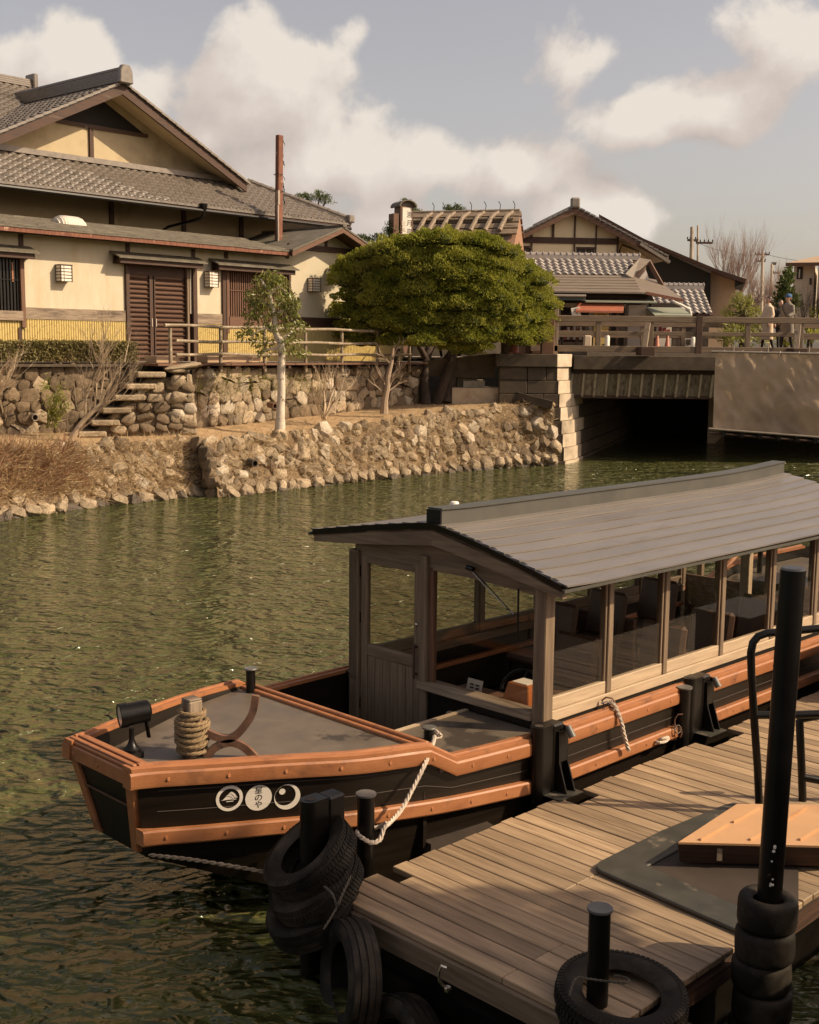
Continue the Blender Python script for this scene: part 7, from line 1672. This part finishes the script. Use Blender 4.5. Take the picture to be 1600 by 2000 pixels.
for sgn in (-1, 1):
    A_ = 9.9 if sgn < 0 else 9.9
    rr_ = sweep([(-.065,-.115),(.014,-.115),(.020,-.10),(.020,-.035),(.012,-.022),(-.065,-.022)], sgn, -.05, A_, bt, 'rub_rail', 'orange')
    sweep([(-.085,-.021),(.012,-.021),(.012,.0),(-.005,.006),(-.085,.006)], sgn, -.04, A_, bt, 'cap_rail', 'orange')
    sweep([(-.05,.0062),(-.020,.0062),(-.024,.018),(-.046,.018)], sgn, .02, A_, bt, 'rail_bead', 'orange')
    if sgn < 0:
        for q in (-.085,): pass
    sweep([(-.03,-.045),(.045,-.045),(.052,-.035),(.052,.035),(.044,.046),(-.03,.046)], sgn, .03 if sgn < 0 else .3, A_, bt, 'lower_rail', 'orange', zt=ZL, yt=[(x, smooth_tab(HW,x)-interp(FLR,x)-.02) for x in X])
    x = .15
    while x < 8.5:
        for (T_, yo_, dz_, nm) in ((ZR,.020,-.07,'rivet'),(ZL,.052-.02-interp(FLR,x),0,'rivet')):
            y = smooth_tab(HW,x)+yo_; MB().lathe([(.013,0),(.011,.0035)], face((x, sgn*y, interp(T_,x)+dz_), (0,sgn,0)), 8).build(nm, 'orange', rr_)
        x += .31
    # black inner bulwark
    m = MB(); Xs = [x for x in X if x <= 1.70]; m.sheet([[Vector((x, sgn*(smooth_tab(HW,x)-.09), interp(ZR,x)-.02)) for x in Xs],[Vector((x, sgn*(smooth_tab(HW,x)-.11), .90)) for x in Xs]]); m.build('bulwark', 'hull_black', bt)
    m = MB(); Xs = [x for x in X if x > 1.66]; m.sheet([[Vector((x, sgn*(smooth_tab(HW,x)-.07), interp(ZR,x)-.02)) for x in Xs],[Vector((x, sgn*(smooth_tab(HW,x)-.08), .30)) for x in Xs]]); m.build('inner_lining', 'hull_black', bt)
# split joints in the rub rail at the step
# bow deck
Xs = [x for x in X if x <= 1.66]+[1.69]
MB().sheet([[Vector((x, s_*(smooth_tab(HW,x)-.10), .935)) for x in Xs] for s_ in (-1,-.5,0,.5,1)]).build('bow_deck', 'deck_grey', bt)
MB().box(.11,.16,-.33,.33,.936,.99).build('deck_cleat_board', 'hull_black', bt, bevel=.004)
for (x0_, z0_, z1_) in ((1.66,.93,.958),(1.70,.95,.975),(1.735,.92,.955)): MB().box(x0_, x0_+.036, -.94, .90, z0_, z1_).build('aft_coaming', 'orange', bt, bevel=.006)
MB().box(1.67,1.70,-.96,.96,.3,.93).build('bow_bulkhead', 'hull_black', bt)
MB().box(1.70,9.8,-1.0,1.0,.26,.33).build('well_floor', 'interior', bt)
# side deck in front of the window, with pale edging
MB().box(1.775,2.80,-1.0,-.30,.775,.80).build('side_deck', 'deck_grey', bt); MB().box(1.775,2.80,-.30,-.28,.34,.80).build('side_deck_wall', 'interior', bt)
MB().box(1.78,2.80,-.305,-.275,.801,.812).build('pale_edging', 'pale_wood_x', bt)
# bollards and fittings on the bow
def post_round(nm, p, z0, z1, r, par=bt):
    o = MB().cyl((p[0],p[1],z0),(p[0],p[1],z1),r,seg=16).build(nm, 'black_steel', par, smooth=True)
    MB().lathe([(r*1.45,z1),(r*1.5,z1+.006),(r*1.4,z1+.012)], Matrix.Translation((p[0],p[1],0)), 16).build('cap', 'bollard_cap', o, smooth=True); return o
p1_ = bl(490,1352,z=.935); zt1 = EYE+ray(490,1304).z*((FBt@Vector((p1_.x,p1_.y,0))).y/ray(490,1304).y)
post_round('bow_bollard', (p1_.x, p1_.y), .93, zt1-.012, .034)
p2_ = bl(838,1445,z=.80); zt2 = EYE+ray(838,1419).z*((FBt@Vector((p2_.x,p2_.y,0))).y/ray(838,1419).y)
post_round('side_bollard', (p2_.x, p2_.y), .80, zt2-.012, .034)
# sampson post wound with rope
sp_ = bl(376,1476,z=.935)
MB().box(sp_.x-.047, sp_.x+.047, sp_.y-.047, sp_.y+.047, .93, 1.285).build('sampson_post', 'worn_wood_z', bt, bevel=.006)
MB().prism([(sp_.x-.047,sp_.y-.047,1.286),(sp_.x+.047,sp_.y-.047,1.286),(sp_.x+.047,sp_.y+.047,1.286),(sp_.x-.047,sp_.y+.047,1.286)], (0,0,.012)).build('post_top', 'worn_wood_x', bt, bevel=.01)
wm = FBt
pts = []; random.seed(10); zz_ = .955; n_ = 150
rcoil = [(.0,.100),(.2,.112),(.32,.098),(.5,.105),(.62,.118),(.8,.100),(1,.082)]
for k in range(n_+1):
    f_ = k/n_; a = f_*2*math.pi*9.5; r_ = interp(rcoil, f_)+.006*math.sin(a*.37); r_ *= .80; pts.append(FBt @ Vector((sp_.x+r_*math.cos(a), sp_.y+r_*math.sin(a), .955+.285*f_+.012*math.sin(a*.5+1))))
rope('coiled_rope', 'tan rope wound round the square wooden bow post', pts, .0135, 'rope_tan', 3, smooth_n=2)
pts = []
for k in range(60):
    f_ = k/59; a = f_*2*math.pi*3.6+1; pts.append(FBt @ Vector((sp_.x+(.098)*math.cos(a), sp_.y+(.098)*math.sin(a), 1.03+.13*f_+.03*math.sin(a+.5))))
rope('coiled_rope', 'second slanting layer of tan rope on the bow post', pts, .0125, 'rope_tan', 3, smooth_n=2)
# curved iron guide
YG = atz(450,1479,.935).y
def flat_arc(pts, w_, th_):
    P = [aty(x, y, YG) for x, y in pts]; S = []
    for i in range(len(P)-1):
        p0, p1, p2, p3 = P[max(i-1,0)], P[i], P[i+1], P[min(i+2,len(P)-1)]
        for k in range(6): t = k/6; S.append(.5*((2*p1)+(p2-p0)*t+(2*p0-5*p1+4*p2-p3)*t*t+(3*p1-p0-3*p2+p3)*t**3))
    S.append(P[-1]); vs = []; I = INV[bt.name]
    for i, p in enumerate(S):
        d = (S[min(i+1,len(S)-1)]-S[max(i-1,0)]).normalized(); nn_ = Vector((0,1,0)).cross(d).normalized()
        for a, b in ((-1,-1),(1,-1),(1,1),(-1,1)): vs.append(p+Vector((0,1,0))*w_*a/2+nn_*th_*b/2)
    m = MB(); m.add(vs, [(i*4+k, i*4+(k+1)%4, (i+1)*4+(k+1)%4, (i+1)*4+k) for i in range(len(S)-1) for k in range(4)]+[(0,1,2,3),tuple(len(vs)-4+k for k in range(4))]); return m
flat_arc([(366,1376),(378,1400),(400,1428),(435,1442),(458,1438),(480,1415),(494,1390),(500,1358)], .035, .045).build('iron_guide', 'rust', bt, w=True)
flat_arc([(404,1480),(418,1462),(438,1452),(456,1450),(478,1460),(499,1480)], .035, .045).build('iron_guide_foot', 'rust', bt, w=True)
# searchlight
sl_ = bl(258,1462,z=.99); sw = FBt @ Vector((sl_.x, sl_.y, .94)); YL = sw.y
lens_c, rear_c = aty(233,1399,YL-.02), aty(289,1388,YL+.06); ax = (lens_c-rear_c).normalized(); L_ = (lens_c-rear_c).length; rl_ = .071
I = INV[bt.name]
ML = face(rear_c, ax)
o = MB().lathe([(.02,-.02),(rl_*.8,-.012),(rl_*.96,.0),(rl_*.97,L_*.75),(rl_*1.06,L_*.76),(rl_*1.06,L_*1.0),(rl_*.92,L_*1.01),(rl_*.90,L_*.97)], ML, 24, cap=False).build('searchlight', 'black_steel', bt, w=True, smooth=True)
MB().lathe([(rl_*.90,L_*.975),(rl_*.6,L_*.99),(.001,L_*1.0)], ML, 24, cap=False).build('lens', 'lens', o, w=True, smooth=True)
MB().lathe([(.055,.985),(.055,1.0),(.03,1.02),(.016,1.06),(.016,1.13)], Matrix.Translation((sl_.x,sl_.y,-.01)), 12).build('light_stand', 'black_steel', bt, smooth=True)
MB().box(sl_.x-.05,sl_.x+.05,sl_.y-.05,sl_.y+.05,.93,.975).build('light_base', 'black_steel', bt)
MB().bar(aty(285,1405,YL+.05), aty(291,1440,YL+.07), .022, .012).build('light_bracket', 'black_steel', bt, w=True)
# hull emblems
def hull_frame(px_, py_):
    I = FBt.inverted(); o = I @ CAMP; d = (I.to_3x3() @ ray(px_, py_)).normalized(); loc, nr, _, _ = hull_bvh.ray_cast(o, d)
    if nr.y > 0: nr = -nr
    x = Vector((0,0,1)).cross(nr).normalized(); 
    return basis(x, nr.cross(x), nr, loc+nr*.0035)
em = []
def disc(pts, hole=None): pass
def flat(M, par, nm, m_, loops, z=0.0):
    """Flat shape given as outer loop, or outer and inner loops of equal length (ring)."""
    m = MB()
    if len(loops) == 1: vs = [M @ Vector((x, y, z)) for x, y in loops[0]]; c = sum((Vector(v) for v in vs), Vector())/len(vs); m.add(vs+[c], [(i, (i+1) % len(vs), len(vs)) for i in range(len(vs))])
    else:
        a, b = loops; n = len(a); m.add([M @ Vector((x, y, z)) for x, y in a]+[M @ Vector((x, y, z)) for x, y in b], [(i, (i+1)%n, n+(i+1)%n, n+i) for i in range(n)])
    return m.build(nm, m_, par)
def circ(r, cx=0, cy=0, n=40): return [(cx+r*math.cos(2*math.pi*k/n), cy+r*math.sin(2*math.pi*k/n)) for k in range(n)]
Rd = .079
M1 = hull_frame(448,1559); e1_ = flat(M1, bt, 'ring_emblem', 'decal', [circ(Rd), circ(Rd*.76)])
hill = [(-.62,-.16),(-.48,-.10),(-.32,.06),(-.22,.18),(-.10,.26),(.02,.40),(.14,.46),(.26,.42),(.40,.28),(.52,.10),(.56,.02),(.36,.02),(.36,-.06),(.30,-.14),(.10,-.16),(-.2,-.15)]
flat(M1, e1_, 'mountain_shape', 'decal', [[(x*Rd*.98, y*Rd*.98+.004) for x, y in hill]])
for (x0_, y0_, x1_, y1_) in ((-.22,-.27,.30,-.21),(.20,-.14,.50,-.08),(.34,-.0,.60,.05)): flat(M1, e1_, 'cloud_bar', 'decal', [[(x0_*Rd,y0_*Rd),(x1_*Rd,y0_*Rd),(x1_*Rd,y1_*Rd),(x0_*Rd,y1_*Rd)]])
def stroke(M, par, pts, w_, m_='ink', z=.001):
    m = MB(); P = [Vector((x, y)) for x, y in pts]; a = []; b = []
    for i, p in enumerate(P):
        d = (P[min(i+1,len(P)-1)]-P[max(i-1,0)]).normalized(); n_ = Vector((-d.y, d.x)); a.append(M @ Vector((*(p+n_*w_), z))); b.append(M @ Vector((*(p-n_*w_), z)))
    m.sheet([a, b]); return m.build('drawn_line', m_, par)
stroke(M1, e1_, [(-.24*Rd,.14*Rd),(-.1*Rd,.2*Rd),(.06*Rd,.14*Rd),(.2*Rd,.0),(.26*Rd,-.1*Rd)], .0013); stroke(M1, e1_, [(-.02*Rd,.36*Rd),(.14*Rd,.34*Rd),(.28*Rd,.18*Rd),(.36*Rd,.04*Rd)], .0013)
M2 = hull_frame(505,1558); e2_ = flat(M2, bt, 'disc_emblem', 'decal', [circ(Rd)])
for ch, yy, sz in (('星',.046,.050),('の',.0,.050),('や',-.044,.048)): lettering(ch, sz, e2_, M2 @ Matrix.Translation((0,yy,.001)) @ Matrix.Diagonal((1,1,.4,1)))
M3 = hull_frame(561,1556); o_, i_ = circ(Rd), []
for k in range(40):
    a = 2*math.pi*k/40; i_.append((-.16*Rd+.80*Rd*math.cos(a), .14*Rd+.80*Rd*math.sin(a)))
# crescent: clamp the inner circle inside the outer one
i2 = []
for x, y in i_:
    r_ = math.hypot(x, y); f_ = min(1, Rd*.985/r_) if r_ > 0 else 1; i2.append((x*f_, y*f_))
e3_ = flat(M3, bt, 'crescent_emblem', 'decal', [o_, i2]); flat(M3, e3_, 'small_disc', 'decal', [circ(Rd*.24, -.40*Rd, .48*Rd, 20)], .0012)
# ---- cabin
CX0, CX1 = 2.84, 7.55; PY = -.95; PYF = .93; ZS0, ZS1 = .855, 1.80
cab = bt
def zroof(y): return 2.135-.285*(abs(y)/1.22)**1.22 if y <= 0 else 2.135-.20*(y/1.33)**1.15
WX = [CX0, 3.56, 4.29, 5.12, 5.95, 6.75, CX1]
def bpart(nm, x0, x1, y0, y1, z0, z1, m_, par=bt, bevel=.005): return MB().box(x0, x1, y0, y1, z0, z1).build(nm, m_, par, bevel=bevel)
for sgn, py_ in ((-1, PY), (1, PYF)):
    w0, w1 = (py_-.035, py_+.035)
    bpart('sill', CX0+.05, CX1, w0-.012, w1+.012, ZS0, ZS0+.075, 'pale_wood_x' if sgn < 0 else 'grey_wood_x'); bpart('sill_board', CX0+.05, CX1, w0, w1, .42, ZS0-.001, 'hull_black')
    bpart('side_ledge', CX0-.05, CX1, py_-.11 if sgn < 0 else py_+.03, py_-.03 if sgn < 0 else py_+.11, ZS0-.06, ZS0-.02, 'hull_black')
    bpart('head_beam', CX0, CX1, w0, w1, ZS1-.01, ZS1+.065, 'grey_wood_x')
    for i, x in enumerate(WX):
        if i == 0: bpart('corner_post', x-.05, x+.055, py_-.05, py_+.055, .78, ZS1+.03, 'grey_wood_z', bevel=.006)
        else: bpart('window_post', x-.028, x+.028, w0-.006, w1+.006, ZS0+.076, ZS1-.011, 'grey_wood_z')
        if i < len(WX)-1:
            a, b = x+(.056 if i == 0 else .029), WX[i+1]-.029
            fw = bpart('window', a, b, w0+.004, w1-.02, ZS0+.076, ZS0+.165, 'pale_wood_x' if sgn < 0 else 'grey_wood_x')
            bpart('frame_stile', a, a+.022, w0+.008, w1-.024, ZS0+.166, ZS1-.012, 'grey_wood_z', fw, .003); bpart('frame_stile', b-.022, b, w0+.008, w1-.024, ZS0+.166, ZS1-.012, 'grey_wood_z', fw, .003)
            bpart('frame_head', a, b, w0+.010, w1-.026, ZS1-.055, ZS1-.0125, 'grey_wood_x', fw, .003)
            MB().add([(a+.022,w0+.02,ZS0+.165),(b-.022,w0+.02,ZS0+.165),(b-.022,w0+.02,ZS1-.055),(a+.022,w0+.02,ZS1-.055)], [(0,1,2,3)]).build('pane', 'glass', fw)
# front bulkhead
bpart('jamb_post', CX0-.05, CX0+.05, PYF-.055, PYF+.05, .33, ZS1+.02, 'grey_wood_z')
bpart('mid_post', CX0-.045, CX0+.045, .125, .205, .33, 1.88, 'grey_wood_z')
m = MB(); n_ = 18
top_ = [(y, zroof(y)-.055) for y in [PYF-(PYF-PY)*k/n_ for k in range(n_+1)]]; bot_ = [(y, ZS1-.07+.045*(1-((y)/.95)**2)) for y, _ in top_]
m.sheet([[(CX0-.02,y,z) for y, z in top_],[(CX0-.02,y,z) for y, z in bot_]]); m.sheet([[(CX0+.03,y,z) for y, z in top_],[(CX0+.03,y,z) for y, z in bot_]]); m.sheet([[(CX0-.02,y,z) for y, z in bot_],[(CX0+.03,y,z) for y, z in bot_]]); m.build('header', 'grey_wood_y', bt)
bpart('front_sill', CX0-.075, CX0+.06, PY-.05+.10, .20, .865, .925, 'worn_wood_y')
bpart('front_panel', CX0-.02, CX0+.02, PY, .13, .33, .864, 'hull_black'); MB().lathe([(.03,0),(.034,.004),(.03,.01)], face((CX0-.021,-.12,.72), (-1,0,0)) @ Matrix.Diagonal((1.6,1,1,1)), 16).build('vent_plate', 'tanplaster', bt)
MB().add([(CX0,PY+.055,.925),(CX0,.125,.925),(CX0,.125,1.80),(CX0,PY+.055,1.80)], [(0,1,2,3)]).build('front_pane', 'glass', bt)
bpart('window_jamb', CX0-.02, CX0+.03, .085, .124, .925, 1.80, 'brown_wood_z')
dr_ = bpart('door', CX0-.012, CX0+.012, .285, .795, .37, 1.02, 'grey_wood_z', bevel=.002)
for y in (.21, .80): bpart('door_stile', CX0-.022, CX0+.022, y, y+.072, .36, 1.80, 'grey_wood_z', dr_)
bpart('door_rail', CX0-.021, CX0+.021, .283, .799, 1.0, 1.09, 'grey_wood_y', dr_); bpart('door_rail', CX0-.021, CX0+.021, .283, .799, 1.735, 1.80, 'grey_wood_y', dr_); 
for k in range(6): bpart('door_board', CX0-.018, CX0-.0125, .287+k*.085, .287+k*.085+.081, .37, .995, 'grey_wood_z', dr_, .0015)
MB().add([(CX0,.283,1.09),(CX0,.799,1.09),(CX0,.799,1.735),(CX0,.283,1.735)], [(0,1,2,3)]).build('door_pane', 'glass', dr_)
bpart('pull_handle', CX0-.06, CX0-.042, .235, .257, .93, 1.20, 'dark_wood_z', dr_); 
for z in (.96,1.17): MB().cyl((CX0-.05,.246,z),(CX0-.02,.246,z),.008,seg=8).build('handle_stud', 'black_steel', dr_)
MB().lathe([(.012,0),(.014,.006),(.005,.012)], face((CX0-.023,.25,1.34),(-1,0,0)), 10).build('lock', 'chrome', dr_)
for z in (1.62,1.25,.55): bpart('hinge', CX0-.03, CX0-.022, .868, .885, z, z+.09, 'black_steel', dr_, 0)
# wiper
wp = lambda x, y: fpx(FBt, x, y, CX0-.06)
MB().tube([wp(912,1108), wp(925,1112)], .018, 8).build('wiper_motor', 'black_steel', bt)
MB().tube([wp(918,1108), wp(960,1152), wp(1006,1204)], .004, 5).build('wiper_arm', 'black_steel', bt); MB().tube([wp(912,1106), wp(955,1153), wp(1004,1200)], .003, 5).build('wiper_arm', 'chrome', bt)
MB().bar(wp(1013,1150), wp(1011,1254), .008, .012).build('wiper_blade', 'black_steel', bt)
# roof boards
RX0, RX1 = 2.68, 7.80; NB = 9; RWS = {-1: 1.23, 1: 1.34}
def lift(x): return .05*max(0, (x-6.2)/1.6)**2+.012*max(0,(3.2-x)/.5)**2
for sgn in (-1, 1):
    RW = RWS[sgn]
    for k in range(NB):
        y0_, y1_ = RW*k/NB, RW*(k+1)/NB; m = MB(); n_ = 16
        e0 = .002*0; rows = [[Vector((RX0+.03+(RX1-RX0-.03)*i/n_, sgn*y0_, zroof(sgn*y0_)+.000+lift(RX0+(RX1-RX0)*i/n_)+.0015*smooth_noise((i*.8,k,sgn),1))) for i in range(n_+1)], [Vector((RX0+.03+(RX1-RX0-.03)*i/n_, sgn*(y1_+.006), zroof(sgn*y1_)+.013+lift(RX0+(RX1-RX0)*i/n_)+.0025*smooth_noise((i*.9,k+9,sgn),1))) for i in range(n_+1)]]
        if sgn > 0: rows = rows[::-1]
        m.slab(rows, .012); m.build('roof_board', 'boat_roof', bt)
    m = MB(); m.slab([[Vector((RX0+.03,0,zroof(0)-.02)), Vector((RX1-.03,0,zroof(0)-.02))],[Vector((RX0+.03,sgn*.7,zroof(sgn*.7)-.02)), Vector((RX1-.03,sgn*.7,zroof(sgn*.7)-.02))],[Vector((RX0+.03,sgn*(RW-.02),zroof(sgn*RW)-.014)), Vector((RX1-.03,sgn*(RW-.02),zroof(sgn*RW)-.014))]], .02); m.build('roof_underboard', 'dark_wood_x', bt)
    m = MB(); m.slab([[Vector((RX0+.0,sgn*(RW-.012),zroof(sgn*RW)-.015+lift(RX0))), Vector((6.2,sgn*(RW-.012),zroof(sgn*RW)-.015)), Vector((RX1,sgn*(RW-.012),zroof(sgn*RW)-.015+lift(RX1)))],[Vector((RX0,sgn*(RW+.008),zroof(sgn*RW)-.013+lift(RX0))), Vector((6.2,sgn*(RW+.008),zroof(sgn*RW)-.013)), Vector((RX1,sgn*(RW+.008),zroof(sgn*RW)-.013+lift(RX1)))]], .022); m.build('eave_trim', 'boat_ridge', bt)
    for x in [RX0+.25+.5*i for i in range(11)]: MB().bar((x, sgn*.05, zroof(.05)-.06), (x, sgn*1.12, zroof(sgn*1.12)-.05), .035, .035).build('rafter', 'grey_wood_y', bt)
# front fascia, arched below
for sgn in (-1, 1):
    RW = RWS[sgn]; n_ = 12; ys = [sgn*(RW-.03)*k/n_ for k in range(n_+1)]
    tp2 = [Vector((RX0+.03, y, zroof(y)-.012)) for y in ys]; bt2 = [Vector((RX0+.03, y, zroof(y)-.15+.075*(abs(y)/RW)**2)) for y in ys]
    m = MB(); m.sheet([tp2, bt2]); m.sheet([[p+Vector((.045,0,0)) for p in tp2],[p+Vector((.045,0,0)) for p in bt2]]); m.sheet([bt2,[p+Vector((.045,0,0)) for p in bt2]]); m.add([tp2[-1], tp2[-1]+Vector((.045,0,0)), bt2[-1]+Vector((.045,0,0)), bt2[-1]], [(0,1,2,3)])
    m.build('front_fascia', 'grey_wood_y', bt)
    m = MB(); m.sheet([[p+Vector((-.02,0,.030)) for p in tp2],[p+Vector((-.012,0,-.012)) for p in tp2]]); m.sheet([[p+Vector((-.02,0,.030)) for p in tp2],[p+Vector((.03,0,.030)) for p in tp2]]); m.build('roof_edge', 'black_steel', bt)
m = MB(); n_ = 16
m.add([], []); rows = []
for i in range(n_+1):
    x = RX0+.06+(RX1-RX0-.06)*i/n_; l_ = lift(x)*1.0; rows.append([Vector((x,-.062,2.11+l_)), Vector((x,-.058,2.235+l_)), Vector((x,-.072,2.24+l_)), Vector((x,-.072,2.25+l_)), Vector((x,.072,2.25+l_)), Vector((x,.072,2.24+l_)), Vector((x,.058,2.235+l_)), Vector((x,.062,2.11+l_))])
m.sheet(rows); m.add(rows[0], [tuple(range(8))]); m.add(rows[-1], [tuple(range(8))]); m.build('ridge_cap', 'boat_ridge', bt)
MB().box(RX0+.045, RX0+.0595, -.07, .07, 2.10, 2.245).build('ridge_front', 'black_steel', bt)
bq = fpx(FBt, 862, 996, RX0+.45); 
MB().lathe([(.045,0),(.045,.012),(.034,.014),(.036,.045),(.030,.055),(.001,.058)], Matrix.Translation((bq.x, .17, 2.12)) , 18).build('roof_beacon', 'lens', bt, smooth=True)
MB().lathe([(.034,0),(.038,.03),(.034,.07),(.026,.078),(.001,.08)], Matrix.Translation((bq.x, .17, 2.178)), 18).build('beacon_glass', 'lampglass', bt, smooth=True)
# ---- interior
bpart('cabin_floor', CX0+.06, CX1, -.9, .88, .331, .345, 'dark_wood_x'); 
bpart('dash_shelf', CX0+.05, CX0+.42, -.88, .12, .79, .83, 'brown_wood_y'); bpart('dash_panel', CX0+.40, CX0+.42, -.88, .12, .35, .79, 'interior')
for y_ in (-.86,.82): bpart('inner_rail', CX0+.1, CX1-.1, y_, y_+.05, .72, .76, 'orange')
bpart('partition', 5.6, 5.65, .2, .85, .35, .95, 'brown_wood_y'); bpart('partition_post', 7.48, 7.56, .1, .2, .35, 1.8, 'pale_wood_z'); bpart('rear_panel', 7.5, 7.54, .22, .85, .35, 1.05, 'brown_wood_y'); bpart('rear_panel', 7.5, 7.54, -.9, .0, .35, .85, 'interior')
m = MB(); cc = Vector((CX0+.55,-.28,.86)); m.torus(face(cc, (-.75,0,.66)), .15, .013, 28, 8); m.build('steering_wheel', 'black_steel', bt, smooth=True)
MB().tube([cc, cc+Vector((-.12,0,-.14))], .02, 8).build('steering_column', 'black_steel', bt)
for a in (.3,2.4,4.5): d = face(cc, (-.75,0,.66)).to_3x3() @ Vector((math.cos(a), math.sin(a), 0)); MB().tube([cc, cc+d*.145], .008, 6).build('wheel_spoke', 'black_steel', bt)
ib = lambda px_, py_, y: fpt(FBt, px_, py_, y)
# wooden lantern box on the dash
lp = FBt @ Vector((CX0+.24, -.62, .83)); lt = thing('lantern_box', 'tapered varnished wooden lantern box with pale top inside the boat front window', 'lamp', FBt @ Matrix.Translation((CX0+.24,-.60,.831)))
m = MB(); q0, q1, hh = .125, .085, .19
m.add([(-q0,-q0*1.1,0),(q0,-q0*1.1,0),(q0,q0*1.1,0),(-q0,q0*1.1,0),(-q1,-q1*1.1,hh),(q1,-q1*1.1,hh),(q1,q1*1.1,hh),(-q1,q1*1.1,hh)], [(0,3,2,1),(4,5,6,7),(0,1,5,4),(1,2,6,5),(2,3,7,6),(3,0,4,7)]); m.build('box_body', 'lantern_wood', lt, bevel=.006)
MB().box(-.065,.065,-.07,.07,hh+.001,hh+.006).build('paper_top', 'paper', lt)
t_ = thing('notice_card', 'small pale printed card standing on the dash inside the boat front window', 'card', FBt @ Matrix.Translation((CX0+.22,-.12,.831)))
MB().prism([(-.01,-.075,0),(-.01,.075,0),(.02,.075,.11),(.02,-.075,.11)], (.003,0,0)).build('card_sheet', 'paper', t_)
for k in range(2):
    for j in range(3): MB().box(-.009+.008*(j*.3)+.0, -.004+.01, -.05+.055*k, -.02+.055*k, .02+.025*j, .028+.025*j).build('printed_mark', 'ink', t_)
def seat(x, y, rz_, label):
    t_ = thing('boat_seat', label, 'seat', FBt @ Matrix.Translation((x, y, .345)) @ Matrix.Rotation(rz_, 4, 'Z'), 'passenger seats inside the boat')
    MB().box(-.22,.22,-.21,.21,.34,.42).build('seat_cushion', 'seat_brown', t_, bevel=.03); MB().prism([(.17,-.21,.42),(.25,-.21,.42),(.32,-.21,.82),(.25,-.21,.84)], (0,.42,0)).build('backrest', 'seat_brown', t_, bevel=.03)
    for a in (-.17,.17):
        for b in (-.17,.17): MB().cyl((a,b,0),(a,b,.34),.015,seg=6).build('leg', 'black_steel', t_)
seat(3.75,-.35,0,'brown leather helm seat right behind the steering wheel')
for x, y, lb in ((4.6,-.6,'passenger seat by the second dock side window'),(4.6,.5,'passenger seat opposite on the water side, second row'),(5.35,-.6,'passenger seat by the third dock side window'),(5.35,.5,'passenger seat on the water side, third row'),(6.2,-.6,'passenger seat by the fourth dock side window'),(6.2,.5,'passenger seat on the water side, fourth row'),(6.95,-.6,'passenger seat by the rearmost dock side window')): seat(x, y, 0, lb)
# stern deck and seat
MB().sheet([[Vector((x, s_*(smooth_tab(HW,x)-.09), interp(ZR,x)-.12)) for x in X if 8.3 < x < 9.9] for s_ in (-1,0,1)]).build('stern_deck', 'deck_grey', bt)
post_round('stern_bollard', (8.9,.75), .9, 1.18, .03)
bpart('stern_locker', 8.2, 8.8, -.5, .5, .34, .95, 'hull_black'); bpart('stern_post', 7.9, 7.96, PY-.03, PY+.03, .84, 1.84, 'grey_wood_z'); bpart('stern_post', 7.9, 7.96, PYF-.03, PYF+.03, .84, 1.84, 'grey_wood_z')
MB().tube([(8.4,.9,1.0),(8.6,.86,1.14),(9.0,.8,1.17),(9.6,.6,1.22)], .03, 8).build('stern_handrail', 'orange', bt, smooth=True)
